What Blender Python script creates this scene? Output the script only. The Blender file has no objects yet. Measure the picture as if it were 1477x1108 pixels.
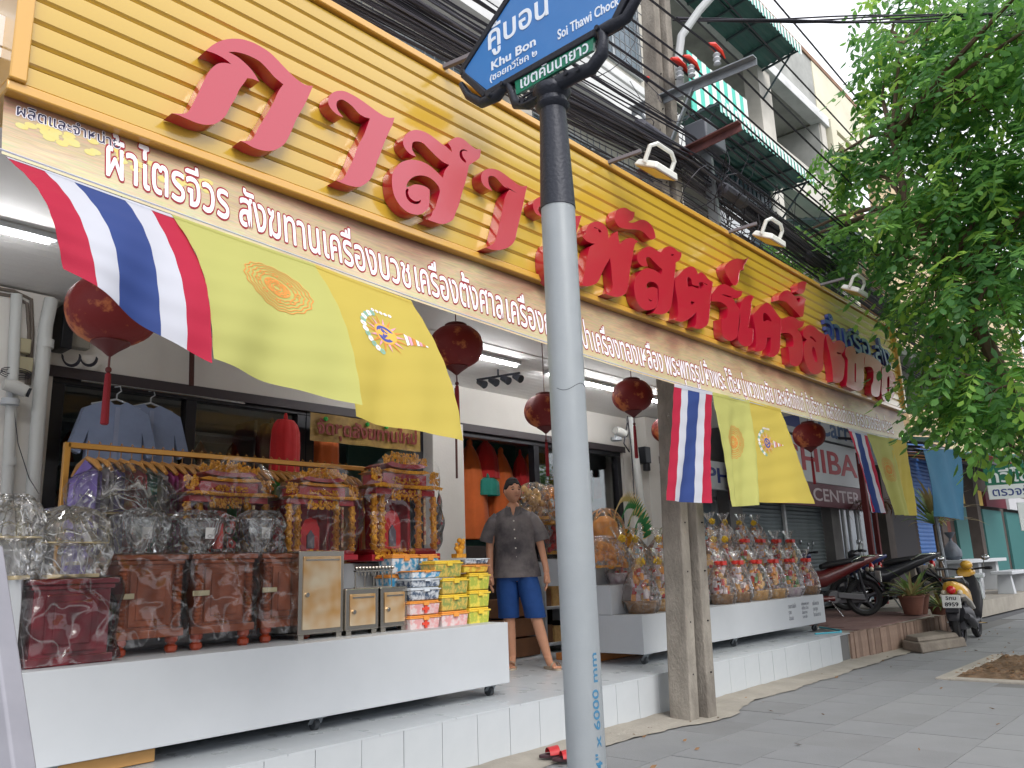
import bpy, bmesh, math, random
import numpy as np
from mathutils import Vector, Matrix, geometry
SC = bpy.context.scene
COL = SC.collection
random.seed(7)
# ---------------------------------------------------------------- camera
CX, CY = 738.5, 554.0
H = 1.21
_vx = np.array([1826.0 - CX, 783.0 - CY]); _vz = np.array([550.0 - CX, -4600.0 - CY])
FPX = math.sqrt(-float(_vx @ _vz))
_X = np.array([_vx[0], _vx[1], FPX]); _X /= np.linalg.norm(_X)
_Z = np.array([_vz[0], _vz[1], FPX]); _Z /= np.linalg.norm(_Z)
_Y = np.cross(_Z, _X)
RC = np.array([_X, _Y, _Z])
cam = bpy.data.cameras.new('camera'); camo = bpy.data.objects.new('camera', cam); COL.objects.link(camo)
cam.sensor_width = 36.0; cam.lens = FPX / 1477.0 * 36.0
cam.clip_start = 0.05; cam.clip_end = 2000
m = Matrix.Identity(4)
for i in range(3):
    m[i][0] = RC[i][0]; m[i][1] = -RC[i][1]; m[i][2] = -RC[i][2]
m[2][3] = H
camo.matrix_world = m
SC.camera = camo

def at(u, v, ax, val):
    d = RC @ np.array([u - CX, v - CY, FPX]); o = (0, 0, H)
    t = (val - o[ax]) / d[ax]
    return Vector((d[0] * t, d[1] * t, H + d[2] * t))
# ---------------------------------------------------------------- world and sun
W = bpy.data.worlds.new('World'); SC.world = W; W.use_nodes = True
nt = W.node_tree; nt.nodes.clear()
SUN_EL, SUN_AZ = math.radians(40), math.radians(200)
sky = nt.nodes.new('ShaderNodeTexSky'); sky.sky_type = 'NISHITA'; sky.sun_disc = False
sky.sun_elevation = SUN_EL; sky.sun_rotation = SUN_AZ
sky.air_density = 1.0; sky.dust_density = 4.0; sky.ozone_density = 1.0
mixw = nt.nodes.new('ShaderNodeMix'); mixw.data_type = 'RGBA'; mixw.inputs[0].default_value = 0.86
mixw.inputs[7].default_value = (11.8, 11.9, 12.6, 1)
bg = nt.nodes.new('ShaderNodeBackground'); bg.inputs[1].default_value = 0.10
wo = nt.nodes.new('ShaderNodeOutputWorld')
nt.links.new(sky.outputs[0], mixw.inputs[6]); nt.links.new(mixw.outputs[2], bg.inputs[0]); nt.links.new(bg.outputs[0], wo.inputs[0])
sl = bpy.data.lights.new('sun', 'SUN'); sl.energy = 1.5; sl.angle = math.radians(30); sl.color = (1.0, 0.96, 0.9)
so = bpy.data.objects.new('sun', sl); COL.objects.link(so)
_az = math.radians(200)
sd = Vector((math.sin(_az) * math.cos(SUN_EL), math.cos(_az) * math.cos(SUN_EL), math.sin(SUN_EL)))
so.rotation_euler = sd.to_track_quat('Z', 'Y').to_euler()
SC.view_settings.view_transform = 'Standard'; SC.view_settings.look = 'None'
SC.view_settings.exposure = 0.62; SC.view_settings.gamma = 1.0; SC.view_settings.use_curve_mapping = False
SC.render.engine = 'CYCLES'
SC.cycles.max_bounces = 7; SC.cycles.transparent_max_bounces = 24; SC.cycles.diffuse_bounces = 6; SC.cycles.glossy_bounces = 3
SC.cycles.use_denoising = True

# ---------------------------------------------------------------- helpers
def C(r, g, b):
    f = lambda c: (c / 255 / 12.92) if c / 255 <= 0.04045 else ((c / 255 + 0.055) / 1.055) ** 2.4
    return (f(r), f(g), f(b), 1)

MATS = {}
def M(name, col, rough=0.5, metal=0.0, col2=None, scale=4.0, cmix=0.5, bump=0.0, bscale=60.0, coat=0.0, coat_ior=1.5,
      emit=0.0, alpha=1.0, stretch=(1, 1, 1), rvar=0.0, trans=0.0, ior=1.45, sheen=0.0, detail=5.0, sub=0.0):
    if name in MATS: return MATS[name]
    mt = bpy.data.materials.new(name); mt.use_nodes = True
    n = mt.node_tree.nodes; l = mt.node_tree.links; p = n['Principled BSDF']
    p.inputs['Base Color'].default_value = col; p.inputs['Roughness'].default_value = rough
    p.inputs['Metallic'].default_value = metal; p.inputs['IOR'].default_value = ior
    p.inputs['Coat Weight'].default_value = coat; p.inputs['Coat IOR'].default_value = coat_ior; p.inputs['Coat Roughness'].default_value = 0.12
    p.inputs['Transmission Weight'].default_value = trans; p.inputs['Alpha'].default_value = alpha
    p.inputs['Sheen Weight'].default_value = sheen
    if emit: p.inputs['Emission Color'].default_value = col; p.inputs['Emission Strength'].default_value = emit
    if col2 or bump or rvar:
        tc = n.new('ShaderNodeTexCoord'); mp = n.new('ShaderNodeMapping'); mp.inputs['Scale'].default_value = stretch
        l.new(tc.outputs['Object'], mp.inputs[0])
        nz = n.new('ShaderNodeTexNoise'); nz.inputs['Scale'].default_value = scale; nz.inputs['Detail'].default_value = detail
        nz.inputs['Roughness'].default_value = 0.62
        l.new(mp.outputs[0], nz.inputs['Vector'])
        if col2:
            cr = n.new('ShaderNodeValToRGB'); cr.color_ramp.elements[0].position = 0.5 - cmix * 0.5; cr.color_ramp.elements[1].position = 0.5 + cmix * 0.5
            cr.color_ramp.elements[0].color = col; cr.color_ramp.elements[1].color = col2
            l.new(nz.outputs['Fac'], cr.inputs[0]); l.new(cr.outputs[0], p.inputs['Base Color'])
        if rvar:
            mr = n.new('ShaderNodeMapRange'); mr.inputs[3].default_value = max(0, rough - rvar); mr.inputs[4].default_value = min(1, rough + rvar)
            l.new(nz.outputs['Fac'], mr.inputs[0]); l.new(mr.outputs[0], p.inputs['Roughness'])
        if bump:
            nb = n.new('ShaderNodeTexNoise'); nb.inputs['Scale'].default_value = bscale; nb.inputs['Detail'].default_value = 4
            l.new(mp.outputs[0], nb.inputs['Vector'])
            bp = n.new('ShaderNodeBump'); bp.inputs['Strength'].default_value = bump; bp.inputs['Distance'].default_value = 0.01
            l.new(nb.outputs['Fac'], bp.inputs['Height']); l.new(bp.outputs[0], p.inputs['Normal'])
    MATS[name] = mt
    return mt

class MB:
    def __init__(s): s.v = []; s.f = []; s.mi = []; s.uv = None; s.cur = 0
    def add(s, vs, fs, mi=None):
        b = len(s.v); s.v.extend([tuple(v) for v in vs]); s.f.extend([tuple(b + i for i in f) for f in fs])
        s.mi.extend([s.cur if mi is None else mi] * len(fs)); return s
    def box(s, x0, x1, y0, y1, z0, z1, mi=None):
        v = [(x, y, z) for z in (z0, z1) for y in (y0, y1) for x in (x0, x1)]
        return s.add(v, [(0, 2, 3, 1), (4, 5, 7, 6), (0, 1, 5, 4), (2, 6, 7, 3), (0, 4, 6, 2), (1, 3, 7, 5)], mi)
    def hexa(s, b4, t4, mi=None):
        return s.add(list(b4) + list(t4), [(3, 2, 1, 0), (4, 5, 6, 7), (0, 1, 5, 4), (1, 2, 6, 5), (2, 3, 7, 6), (3, 0, 4, 7)], mi)
    def obox(s, p0, p1, w, h, up=(0, 0, 1), mi=None):
        p0 = Vector(p0); p1 = Vector(p1); d = (p1 - p0).normalized(); up = Vector(up)
        sx = d.cross(up)
        if sx.length < 1e-4: sx = d.cross(Vector((1, 0, 0)))
        sx.normalize(); uy = sx.cross(d).normalized()
        q = lambda p: [p + sx * a * w / 2 + uy * b * h / 2 for a, b in ((-1, -1), (1, -1), (1, 1), (-1, 1))]
        return s.hexa(q(p0), q(p1), mi)
    def tube(s, pts, r, n=8, cap=True, mi=None, closed=False):
        pts = [Vector(p) for p in pts]; k = len(pts); rs = r if isinstance(r, (list, tuple)) else [r] * k
        b = len(s.v); prev = None
        for i, p in enumerate(pts):
            d = (pts[min(i + 1, k - 1)] - pts[max(i - 1, 0)])
            if d.length < 1e-9: d = Vector((0, 0, 1))
            d.normalize()
            if prev is None:
                a = Vector((0, 0, 1)) if abs(d.z) < 0.9 else Vector((1, 0, 0))
                u = d.cross(a).normalized()
            else:
                u = (prev - d * prev.dot(d))
                u = u.normalized() if u.length > 1e-6 else d.orthogonal().normalized()
            prev = u; w = d.cross(u)
            for j in range(n):
                t = 2 * math.pi * j / n
                s.v.append(tuple(p + (u * math.cos(t) + w * math.sin(t)) * rs[i]))
        fs = []
        for i in range(k - 1):
            for j in range(n):
                fs.append((b + i * n + j, b + i * n + (j + 1) % n, b + (i + 1) * n + (j + 1) % n, b + (i + 1) * n + j))
        if cap:
            fs.append(tuple(b + j for j in reversed(range(n)))); fs.append(tuple(b + (k - 1) * n + j for j in range(n)))
        s.f.extend(fs); s.mi.extend([s.cur if mi is None else mi] * len(fs)); return s
    def cyl(s, p0, p1, r, r1=None, n=16, mi=None, cap=True):
        return s.tube([p0, p1], [r, r if r1 is None else r1], n, cap, mi)
    def lathe(s, prof, c=(0, 0, 0), n=24, mi=None, sx=1.0, sy=1.0, a0=0.0):
        b = len(s.v); c = Vector(c)
        for r, z in prof:
            for j in range(n):
                t = a0 + 2 * math.pi * j / n
                s.v.append((c.x + r * sx * math.cos(t), c.y + r * sy * math.sin(t), c.z + z))
        fs = []
        for i in range(len(prof) - 1):
            for j in range(n):
                fs.append((b + i * n + j, b + i * n + (j + 1) % n, b + (i + 1) * n + (j + 1) % n, b + (i + 1) * n + j))
        if prof[0][0] > 1e-5: fs.append(tuple(b + j for j in reversed(range(n))))
        if prof[-1][0] > 1e-5: fs.append(tuple(b + (len(prof) - 1) * n + j for j in range(n)))
        s.f.extend(fs); s.mi.extend([s.cur if mi is None else mi] * len(fs)); return s
    def ball(s, c, r, n=10, m=6, sc=(1, 1, 1), mi=None):
        prof = [(max(1e-6, math.sin(math.pi * i / m)) * r, -math.cos(math.pi * i / m) * r * sc[2]) for i in range(m + 1)]
        return s.lathe(prof, c, n, mi, sc[0], sc[1])
    def grid(s, fn, nu, nv, mi=None, uv=True):
        b = len(s.v)
        if s.uv is None and uv: s.uv = {}
        for j in range(nv + 1):
            for i in range(nu + 1):
                s.v.append(tuple(fn(i / nu, j / nv)))
                if uv: s.uv[len(s.v) - 1] = (i / nu, j / nv)
        for j in range(nv):
            for i in range(nu):
                a = b + j * (nu + 1) + i
                s.f.append((a, a + 1, a + nu + 2, a + nu + 1)); s.mi.append(mi(i / nu, j / nv) if callable(mi) else (s.cur if mi is None else mi))
        return s
    def prism(s, poly, y0, y1, holes=(), mi=None, bev=0.0):
        """poly in (x,z); extruded along y from y0 (front, street side) to y1"""
        loops = [poly] + list(holes)
        tri = geometry.tessellate_polygon([[Vector((p[0], p[1], 0)) for p in L] for L in loops])
        flat = [p for L in loops for p in L]; k = len(flat); b = len(s.v)
        s.v.extend([(p[0], y0, p[1]) for p in flat]); s.v.extend([(p[0], y1, p[1]) for p in flat])
        fs = []
        for t in tri:
            a, c, d = [flat[i] for i in t]
            cr = (c[0] - a[0]) * (d[1] - a[1]) - (c[1] - a[1]) * (d[0] - a[0])
            if abs(cr) < 1e-12: continue
            if (cr > 0) == (y0 < y1): fs.append((b + t[0], b + t[1], b + t[2])); fs.append((b + k + t[2], b + k + t[1], b + k + t[0]))
            else: fs.append((b + t[2], b + t[1], b + t[0])); fs.append((b + k + t[0], b + k + t[1], b + k + t[2]))
        o = 0
        for li, L in enumerate(loops):
            ar = sum(L[i][0] * L[(i + 1) % len(L)][1] - L[(i + 1) % len(L)][0] * L[i][1] for i in range(len(L)))
            ccw = ar > 0
            if li: ccw = not ccw
            if y0 > y1: ccw = not ccw
            for i in range(len(L)):
                i2 = (i + 1) % len(L); q = (b + o + i, b + k + o + i, b + k + o + i2, b + o + i2)
                fs.append(q if not ccw else q[::-1])
            o += len(L)
        s.f.extend(fs); s.mi.extend([s.cur if mi is None else mi] * len(fs)); return s
    def mesh(s, name, mats, off=(0, 0, 0), smooth=True, ang=0.6):
        me = bpy.data.meshes.new(name)
        o = Vector(off)
        me.from_pydata([(v[0] - o.x, v[1] - o.y, v[2] - o.z) for v in s.v], [], s.f)
        mats = mats if isinstance(mats, (list, tuple)) else [mats]
        for m_ in mats: me.materials.append(m_)
        if len(mats) > 1: me.polygons.foreach_set('material_index', s.mi)
        if s.uv:
            ul = me.uv_layers.new(name='uv')
            li = np.empty(len(me.loops), dtype=np.int32); me.loops.foreach_get('vertex_index', li)
            ul.data.foreach_set('uv', np.array([s.uv.get(int(i), (0, 0)) for i in li], dtype=np.float32).ravel())
        if smooth:
            me.polygons.foreach_set('use_smooth', [True] * len(me.polygons)); me.set_sharp_from_angle(angle=ang)
        me.update(); return me

def props(o, label=None, cat=None, group=None, kind=None):
    if label: o['label'] = label
    if cat: o['category'] = cat
    if group: o['group'] = group
    if kind: o['kind'] = kind
    return o
def origin(p):
    while p.parent: p = p.parent
    return p.location
def thing(name, label, cat, loc=(0, 0, 0), rz=0.0, group=None, kind=None):
    o = bpy.data.objects.new(name, None); o.empty_display_size = 0.1; COL.objects.link(o)
    o.location = loc; o.rotation_euler = (0, 0, rz); return props(o, label, cat, group, kind)
def part(name, mb, mat, parent, local=False, label=None, bevel=0.0, smooth=True, kind=None, ang=0.6):
    me = mb.mesh(name, mat, (0, 0, 0) if local else origin(parent), smooth, ang)
    o = bpy.data.objects.new(name, me); COL.objects.link(o); o.parent = parent
    if bevel: bv(o, bevel)
    return props(o, label, kind=kind)
def bv(o, w):
    b = o.modifiers.new('bevel', 'BEVEL'); b.width = w; b.segments = 2; b.limit_method = 'ANGLE'; b.angle_limit = 0.7; b.harden_normals = False
def solo(name, mb, mat, label, cat, group=None, bevel=0.0, smooth=True, kind=None, loc=None, ang=0.6):
    if loc is None:
        a = np.array(mb.v); loc = ((a[:, 0].min() + a[:, 0].max()) / 2, (a[:, 1].min() + a[:, 1].max()) / 2, a[:, 2].min())
    me = mb.mesh(name, mat, loc, smooth, ang); o = bpy.data.objects.new(name, me); COL.objects.link(o); o.location = loc
    if bevel: bv(o, bevel)
    return props(o, label, cat, group, kind)
def struct(name, mb, mat, parent=None, smooth=False, bevel=0.0, ang=0.6):
    if parent: return part(name, mb, mat, parent, smooth=smooth, bevel=bevel)
    return solo(name, mb, mat, None, None, kind='structure', smooth=smooth, loc=(0, 0, 0), bevel=bevel, ang=ang)
def link_mesh(name, me, parent, loc, rot=(0, 0, 0), scale=(1, 1, 1)):
    o = bpy.data.objects.new(name, me); COL.objects.link(o); o.parent = parent
    o.location = Vector(loc) - (origin(parent) if parent else Vector((0, 0, 0))); o.rotation_euler = rot; o.scale = scale; return o
def copy_tree(o, label=None, loc=None, rz=None, parent=None, scale=None):
    c = o.copy(); COL.objects.link(c)
    if parent: c.parent = parent
    if label: c['label'] = label
    if loc is not None: c.location = loc
    if rz is not None: c.rotation_euler = (0, 0, rz)
    if scale: c.scale = scale
    for ch in list(o.children): copy_tree(ch, parent=c)
    return c

_DG = None
def text_poly(body, offset=0.0, extrude=0.0, res=3):
    cu = bpy.data.curves.new('t', 'FONT'); cu.body = body; cu.offset = offset; cu.extrude = extrude; cu.resolution_u = res
    cu.size = 1.0
    o = bpy.data.objects.new('t', cu); COL.objects.link(o)
    dg = bpy.context.evaluated_depsgraph_get(); dg.update()
    me = o.evaluated_get(dg).to_mesh()
    v = [tuple(x.co) for x in me.vertices]; f = [tuple(p.vertices) for p in me.polygons]
    o.evaluated_get(dg).to_mesh_clear(); bpy.data.objects.remove(o); bpy.data.curves.remove(cu)
    return v, f
def text(name, body, mat, parent, fn, w, h=None, bold=0.0, outline=0.0, omat=None, oname=None, thick=0.004, res=3, back=0.004, local=False, box=None):
    """lay lettering over a surface: fn(x, z, d) -> world point, x 0..w to the right, z up, d out of the surface"""
    v, f = text_poly(body, 0.0 if outline else bold, 0.0, res)
    a = np.array(v); x0, x1 = a[:, 0].min(), a[:, 0].max(); y0, y1 = a[:, 1].min(), a[:, 1].max()
    sx = w / (x1 - x0); sz = (h / (y1 - y0)) if h else sx
    if not h: zc = y0
    out = []
    def lay(v, f, d0, d1, nm, mt):
        mb = MB(); k = len(v)
        vv = [fn((p[0] - x0) * sx, (p[1] - y0) * sz, d1) for p in v] + [fn((p[0] - x0) * sx, (p[1] - y0) * sz, d0) for p in v]
        ff = list(f)
        ec = {}
        for t in f:
            for i in range(len(t)):
                e = (t[i], t[(i + 1) % len(t)]); ec[e] = ec.get(e, 0) + 1
        for (a_, b_) in ec:
            if (b_, a_) not in ec: ff.append((b_, a_, a_ + k, b_ + k))
        mb.add(vv, ff)
        o = part(nm, mb, mt, parent, smooth=False, local=local); out.append(o); return o
    if outline:   # heavier strokes and their border are laid from slightly shifted sheets
        def sheets(rad, n_, d0, nm, mt):
            mb = MB()
            for k in range(n_):
                a_ = 2 * math.pi * k / n_; ox_, oz_ = rad * sx * math.cos(a_), rad * sz * math.sin(a_)
                mb.add([fn((p[0] - x0) * sx + ox_, (p[1] - y0) * sz + oz_, d0 + .00012 * k) for p in v], f)
            o = part(nm, mb, mt, parent, smooth=False, local=local); out.append(o)
        sheets(bold + outline, 8, .0006, oname or name + '_outline', omat)
        sheets(bold, 4, .0022, name, mat)
    else:
        lay(v, f, 0.0, thick, name, mat)
    return out
# ---------------------------------------------------------------- materials
white_tile = M('white_tile', C(192, 197, 201), 0.25, col2=C(176, 182, 187), scale=3, cmix=0.8, rvar=0.1)
floor_tile = M('floor_tile', C(196, 202, 206), 0.3, col2=C(170, 176, 182), scale=2.2, cmix=0.9, rvar=0.15)
grout = M('grout', C(104, 104, 104), 0.9)
paver = M('paver', C(132, 134, 137), 0.85, col2=C(114, 116, 118), scale=1.3, cmix=0.7, bump=0.35, bscale=90)
paver2 = M('paver_dark', C(130, 132, 134), 0.85, col2=C(112, 113, 115), scale=1.7, cmix=0.7, bump=0.35, bscale=90)
paver3 = M('paver_light', C(134, 136, 138), 0.85, col2=C(116, 118, 120), scale=1.1, cmix=0.7, bump=0.35, bscale=90)
cement = M('cement', C(172, 166, 156), 0.9, col2=C(128, 124, 116), scale=3, cmix=0.8, bump=0.6, bscale=40)
concrete = M('concrete', C(158, 152, 142), 0.9, col2=C(88, 82, 76), scale=4.5, cmix=0.55, bump=0.9, bscale=70, stretch=(1, 1, .45), detail=10)
plaster = M('plaster', C(230, 227, 222), 0.85, col2=C(214, 210, 204), scale=1.2, cmix=0.7, bump=0.15, bscale=40)
old_wall = M('old_wall', C(216, 213, 204), 0.9, col2=C(160, 157, 150), scale=0.8, cmix=0.55, bump=0.2, bscale=20, detail=9)
old_wall2 = M('old_wall_grey', C(184, 186, 182), 0.9, col2=C(120, 122, 120), scale=1.1, cmix=0.6, bump=0.2, bscale=20, detail=9)
cream_wall = M('cream_wall', C(226, 222, 200), 0.9, col2=C(196, 192, 172), scale=0.9, cmix=0.6)
white_paint = M('white_paint', C(190, 194, 199), 0.5, col2=C(174, 179, 184), scale=1.8, cmix=0.8)
white_band = M('white_band', C(226, 228, 230), 0.8, col2=C(176, 178, 178), scale=1.4, cmix=0.5, stretch=(1, 1, 3), detail=8)
ceil_m = M('ceiling_panel', C(230, 228, 226), 0.6, col2=C(218, 216, 214), scale=1, cmix=0.7)
dark_frame = M('dark_frame', C(42, 42, 48), 0.35, metal=0.3)
black_in = M('interior_dark', C(46, 44, 44), 0.9)
asphalt = M('asphalt', C(96, 98, 102), 0.9, col2=C(78, 80, 84), scale=3, bump=0.5, bscale=120)
soil = M('soil', C(126, 104, 82), 0.95, col2=C(84, 66, 50), scale=9, cmix=0.6, bump=1.0, bscale=50)
brick_m = M('brick_face', C(158, 136, 122), 0.9, col2=C(112, 90, 78), scale=6, cmix=0.7, bump=0.5, bscale=60)
brick_m2 = M('brick_face_dark', C(138, 116, 104), 0.9, col2=C(98, 80, 70), scale=6, cmix=0.7, bump=0.5, bscale=60)
red_tile = M('red_tile', C(134, 106, 102), 0.7, col2=C(112, 88, 86), scale=3, cmix=0.7, rvar=0.15)
metal_gray = M('galvanised', C(160, 166, 172), 0.45, metal=0.6, col2=C(130, 136, 142), scale=8, cmix=0.6)
black_metal = M('black_metal', C(34, 36, 42), 0.4, metal=0.2)
shutter_gray = M('shutter_grey', C(132, 142, 146), 0.5, metal=0.4, col2=C(104, 112, 116), scale=2)
shutter_blue = M('shutter_blue', C(52, 104, 172), 0.5, col2=C(44, 88, 150), scale=2)
gold = M('gold_paint', C(214, 158, 62), 0.32, metal=0.75, col2=C(160, 104, 34), scale=30, cmix=0.6, bump=0.4, bscale=120)

def glass_mat(name, tint, refl=0.08, rough=0.02, haze=0.0, bump=0.0, bscale=8.0, dens=1.0):
    """thin film or pane: transparent mixed with a mirror by angle, plus pale diffuse with white lines painted as crease highlights"""
    mt = bpy.data.materials.new(name); mt.use_nodes = True; n = mt.node_tree.nodes; l = mt.node_tree.links; n.clear()
    out = n.new('ShaderNodeOutputMaterial'); tr = n.new('ShaderNodeBsdfTransparent'); tr.inputs[0].default_value = tint
    gl = n.new('ShaderNodeBsdfGlossy'); gl.inputs['Roughness'].default_value = rough; gl.inputs[0].default_value = (1, 1, 1, 1)
    fr = n.new('ShaderNodeFresnel'); fr.inputs[0].default_value = 1.5
    ma = n.new('ShaderNodeMath'); ma.operation = 'MULTIPLY_ADD'; ma.inputs[1].default_value = 0.9; ma.inputs[2].default_value = refl
    l.new(fr.outputs[0], ma.inputs[0])
    mx = n.new('ShaderNodeMixShader'); l.new(ma.outputs[0], mx.inputs[0]); l.new(tr.outputs[0], mx.inputs[1]); l.new(gl.outputs[0], mx.inputs[2])
    last = mx
    if haze or bump:
        tc = n.new('ShaderNodeTexCoord'); nz = n.new('ShaderNodeTexNoise'); nz.inputs['Scale'].default_value = bscale; nz.inputs['Detail'].default_value = 1.5
        nz.inputs['Distortion'].default_value = 0.9; nz.inputs['Roughness'].default_value = 0.5
        l.new(tc.outputs['Object'], nz.inputs['Vector'])
    if haze:
        df = n.new('ShaderNodeBsdfDiffuse'); df.inputs[0].default_value = (0.82, 0.83, 0.86, 1)
        cr = n.new('ShaderNodeValToRGB'); e0, e1 = cr.color_ramp.elements; e0.position = 0.478; e1.position = 0.522
        e0.color = e1.color = (haze * 0.35,) * 3 + (1,); em = cr.color_ramp.elements.new(0.5); em.color = (min(1, haze * 7),) * 3 + (1,)  # thin white lines in the colour imitate highlights along the creases
        l.new(nz.outputs['Fac'], cr.inputs[0])
        m2 = n.new('ShaderNodeMixShader'); l.new(cr.outputs[0], m2.inputs[0]); l.new(mx.outputs[0], m2.inputs[1]); l.new(df.outputs[0], m2.inputs[2]); last = m2
    if bump:
        bp = n.new('ShaderNodeBump'); bp.inputs['Strength'].default_value = bump; bp.inputs['Distance'].default_value = 0.05
        l.new(nz.outputs['Fac'], bp.inputs['Height']); l.new(bp.outputs[0], gl.inputs['Normal'])
    l.new(last.outputs[0], out.inputs[0]); MATS[name] = mt; return mt
pane_m = glass_mat('window_glass', (0.84, 0.88, 0.88, 1), 0.0)
film = glass_mat('clear_film', (0.99, 0.99, 0.99, 1), 0.0, 0.10, haze=0.022, bump=0.8, bscale=5.0)
film2 = glass_mat('wrinkled_film', (0.99, 0.99, 0.99, 1), 0.02, 0.14, haze=0.05, bump=1.0, bscale=9.0)
crystal = glass_mat('clear_acrylic', (0.98, 0.99, 0.99, 1), 0.05, 0.05, haze=0.12, bump=0.3, bscale=4.0)

# ---------------------------------------------------------------- ground
mb = MB(); mb.box(-150, 260, -150, 150, -0.5, -0.03); struct('ground', mb, asphalt)
mb = MB(); mb.box(-6, 60, -2.6, 3.93, -0.03, -0.004); pavement = struct('pavement', mb, grout)
rnd = random.Random(3)
slab_me = []
for mt in (paver, paver2, paver3, paver):
    s = MB(); s.box(-0.247, 0.247, -0.247, 0.247, -0.012, 0.0); me = s.mesh('paving_slab', mt, smooth=False); slab_me.append(me)
PIT = (9.3, 11.4, 0.9, 2.55)
for i in range(32):
    for j in range(10):
        x = 1.9 + 0.5 * i + (0.25 if j % 2 else 0); y = 3.36 - 0.5 * j
        if PIT[0] - 0.2 < x < PIT[1] + 0.2 and PIT[2] - 0.2 < y < PIT[3] + 0.2: continue
        d = math.hypot(x, y)
        if y < 0.9 - 0.02 * x or x - y < 0.2: continue
        o = link_mesh('paving_slab', rnd.choice(slab_me), pavement, (x, y, rnd.uniform(-0.002, 0.002)), (rnd.uniform(-.002, .002), rnd.uniform(-.002, .002), 0))
mb = MB(); mb.box(17.8, 60, -2.6, 3.9, -0.004, 0.002); mb.box(-6, 1.6, -2.6, 3.62, -0.004, 0.002); struct('far_pavement', mb, paver)
# cement strip along the platform with a broken edge
def wob(x, s=1.0, ph=0.0):
    return 0.02 * math.sin(x * 1.3 * s + ph) + 0.018 * math.sin(x * 5.3 * s + 1 + ph) + 0.012 * math.sin(x * 13.1 * s + 2 + ph) + 0.01 * math.sin(x * 31.7 * s + ph)
mb = MB(); mb.grid(lambda u, v: (2.0 + 12 * u, 3.6 + wob(2 + 12 * u) - (0.22 * math.exp(-((2 + 12 * u - 6.2) / 0.5) ** 2)) * (1 - v) + v * (0.36 - wob(2 + 12 * u)), 0.008 + 0.022 * v * (1 + 0.5 * wob(2 + 12 * u, 2) / 0.08)), 160, 3)
struct('cement_strip', mb, cement, smooth=True)
# low kerb and soil of the tree pit
mb = MB(); x0, x1, y0, y1 = PIT
mb.box(x0 - .13, x1 + .13, y1, y1 + .13, -0.03, 0.02); mb.box(x0 - .13, x1 + .13, y0 - .13, y0, -0.03, 0.02)
mb.box(x0 - .13, x0, y0, y1, -0.03, 0.02); mb.box(x1, x1 + .13, y0, y1, -0.03, 0.02)
struct('tree_pit_kerb', mb, cement, bevel=0.01)
mb = MB(); r2 = random.Random(5); hh = [[r2.uniform(0, 0.05) for _ in range(41)] for _ in range(33)]
mb.grid(lambda u, v: (x0 + (x1 - x0) * u, y0 + (y1 - y0) * v, 0.0 + hh[min(32, int(v * 32))][min(40, int(u * 40))] * (1 if 0 < u < 1 and 0 < v < 1 else 0)), 40, 32)
struct('tree_pit_soil', mb, soil, smooth=True)
mb = MB()
for _ in range(700):
    x = r2.uniform(x0, x1); y = r2.uniform(y0, y1); s_ = r2.uniform(0.008, 0.028); a = r2.uniform(0, 6.28); z = 0.05 + r2.uniform(-0.01, 0.012)
    c_, d_ = math.cos(a) * s_, math.sin(a) * s_
    mb.add([(x - c_, y - d_, z), (x + d_ * .5, y - c_ * .5, z + 0.008), (x + c_, y + d_, z + r2.uniform(0, .01)), (x - d_ * .5, y + c_ * .5, z + 0.004)], [(0, 1, 2, 3)])
litter = M('leaf_litter', C(150, 112, 76), 0.9, col2=C(92, 70, 50), scale=20)
props(struct('leaf_litter', mb, litter), kind='stuff')
# pebbles and fallen leaves on the pavement
mb = MB()
for _ in range(90):
    x = r2.uniform(4, 16); y = r2.choice([r2.uniform(3.2, 3.85), r2.uniform(1.0, 3.8)]); s_ = r2.uniform(0.008, 0.03); a = r2.uniform(0, 6.28); c_, d_ = math.cos(a) * s_, math.sin(a) * s_; z = 0.008
    if x > PIT[0] - .2 and x < PIT[1] + .2 and y < PIT[3] + .2: continue
    mb.add([(x - c_, y - d_, z), (x + d_ * .5, y - c_ * .5, z), (x + c_, y + d_, z + .012), (x - d_ * .5, y + c_ * .5, z + .01)], [(0, 1, 2, 3)])
props(struct('fallen_leaves', mb, litter), kind='stuff')

# ---------------------------------------------------------------- shop platform
mb = MB(); mb.box(-3, 10.3, 3.93, 6.2, 0.0, 0.318); mb.add([(10.3, 3.93, 0), (10.3, 6.2, 0), (12.9, 6.2, 0), (10.3, 3.93, .318), (10.3, 6.2, .318), (12.9, 6.2, .318)], [(2, 1, 0), (3, 4, 5), (0, 3, 5, 2), (1, 2, 5, 4), (0, 1, 4, 3)])
platform = struct('platform', mb, grout)
s = MB(); s.box(-0.150, 0.150, -0.012, 0.0, 0.004, 0.318); ft = s.mesh('front_tile', white_tile, smooth=False)
for i in range(31):
    x = 1.04 + 0.305 * i
    if x + .15 > 10.33: break
    link_mesh('front_tile', ft, platform, (x, 3.93 + rnd.uniform(-.001, .001), 0), (0, rnd.uniform(-.002, .002), 0))
s = MB(); s.box(-0.298, 0.298, -0.298, 0.298, 0, 0.011); st = s.mesh('floor_tile', floor_tile, smooth=False)
s = MB(); s.box(-0.298, 0.298, -0.298, 0.2, 0, 0.011); st2 = s.mesh('floor_tile', floor_tile, smooth=False)
for i in range(16):
    for j in range(4):
        x = 1.05 + 0.6 * i; y = 4.215 + 0.6 * j
        if x > 10.05: continue
        link_mesh('floor_tile', st if j < 3 else st2, platform, (x, y, 0.318))
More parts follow.
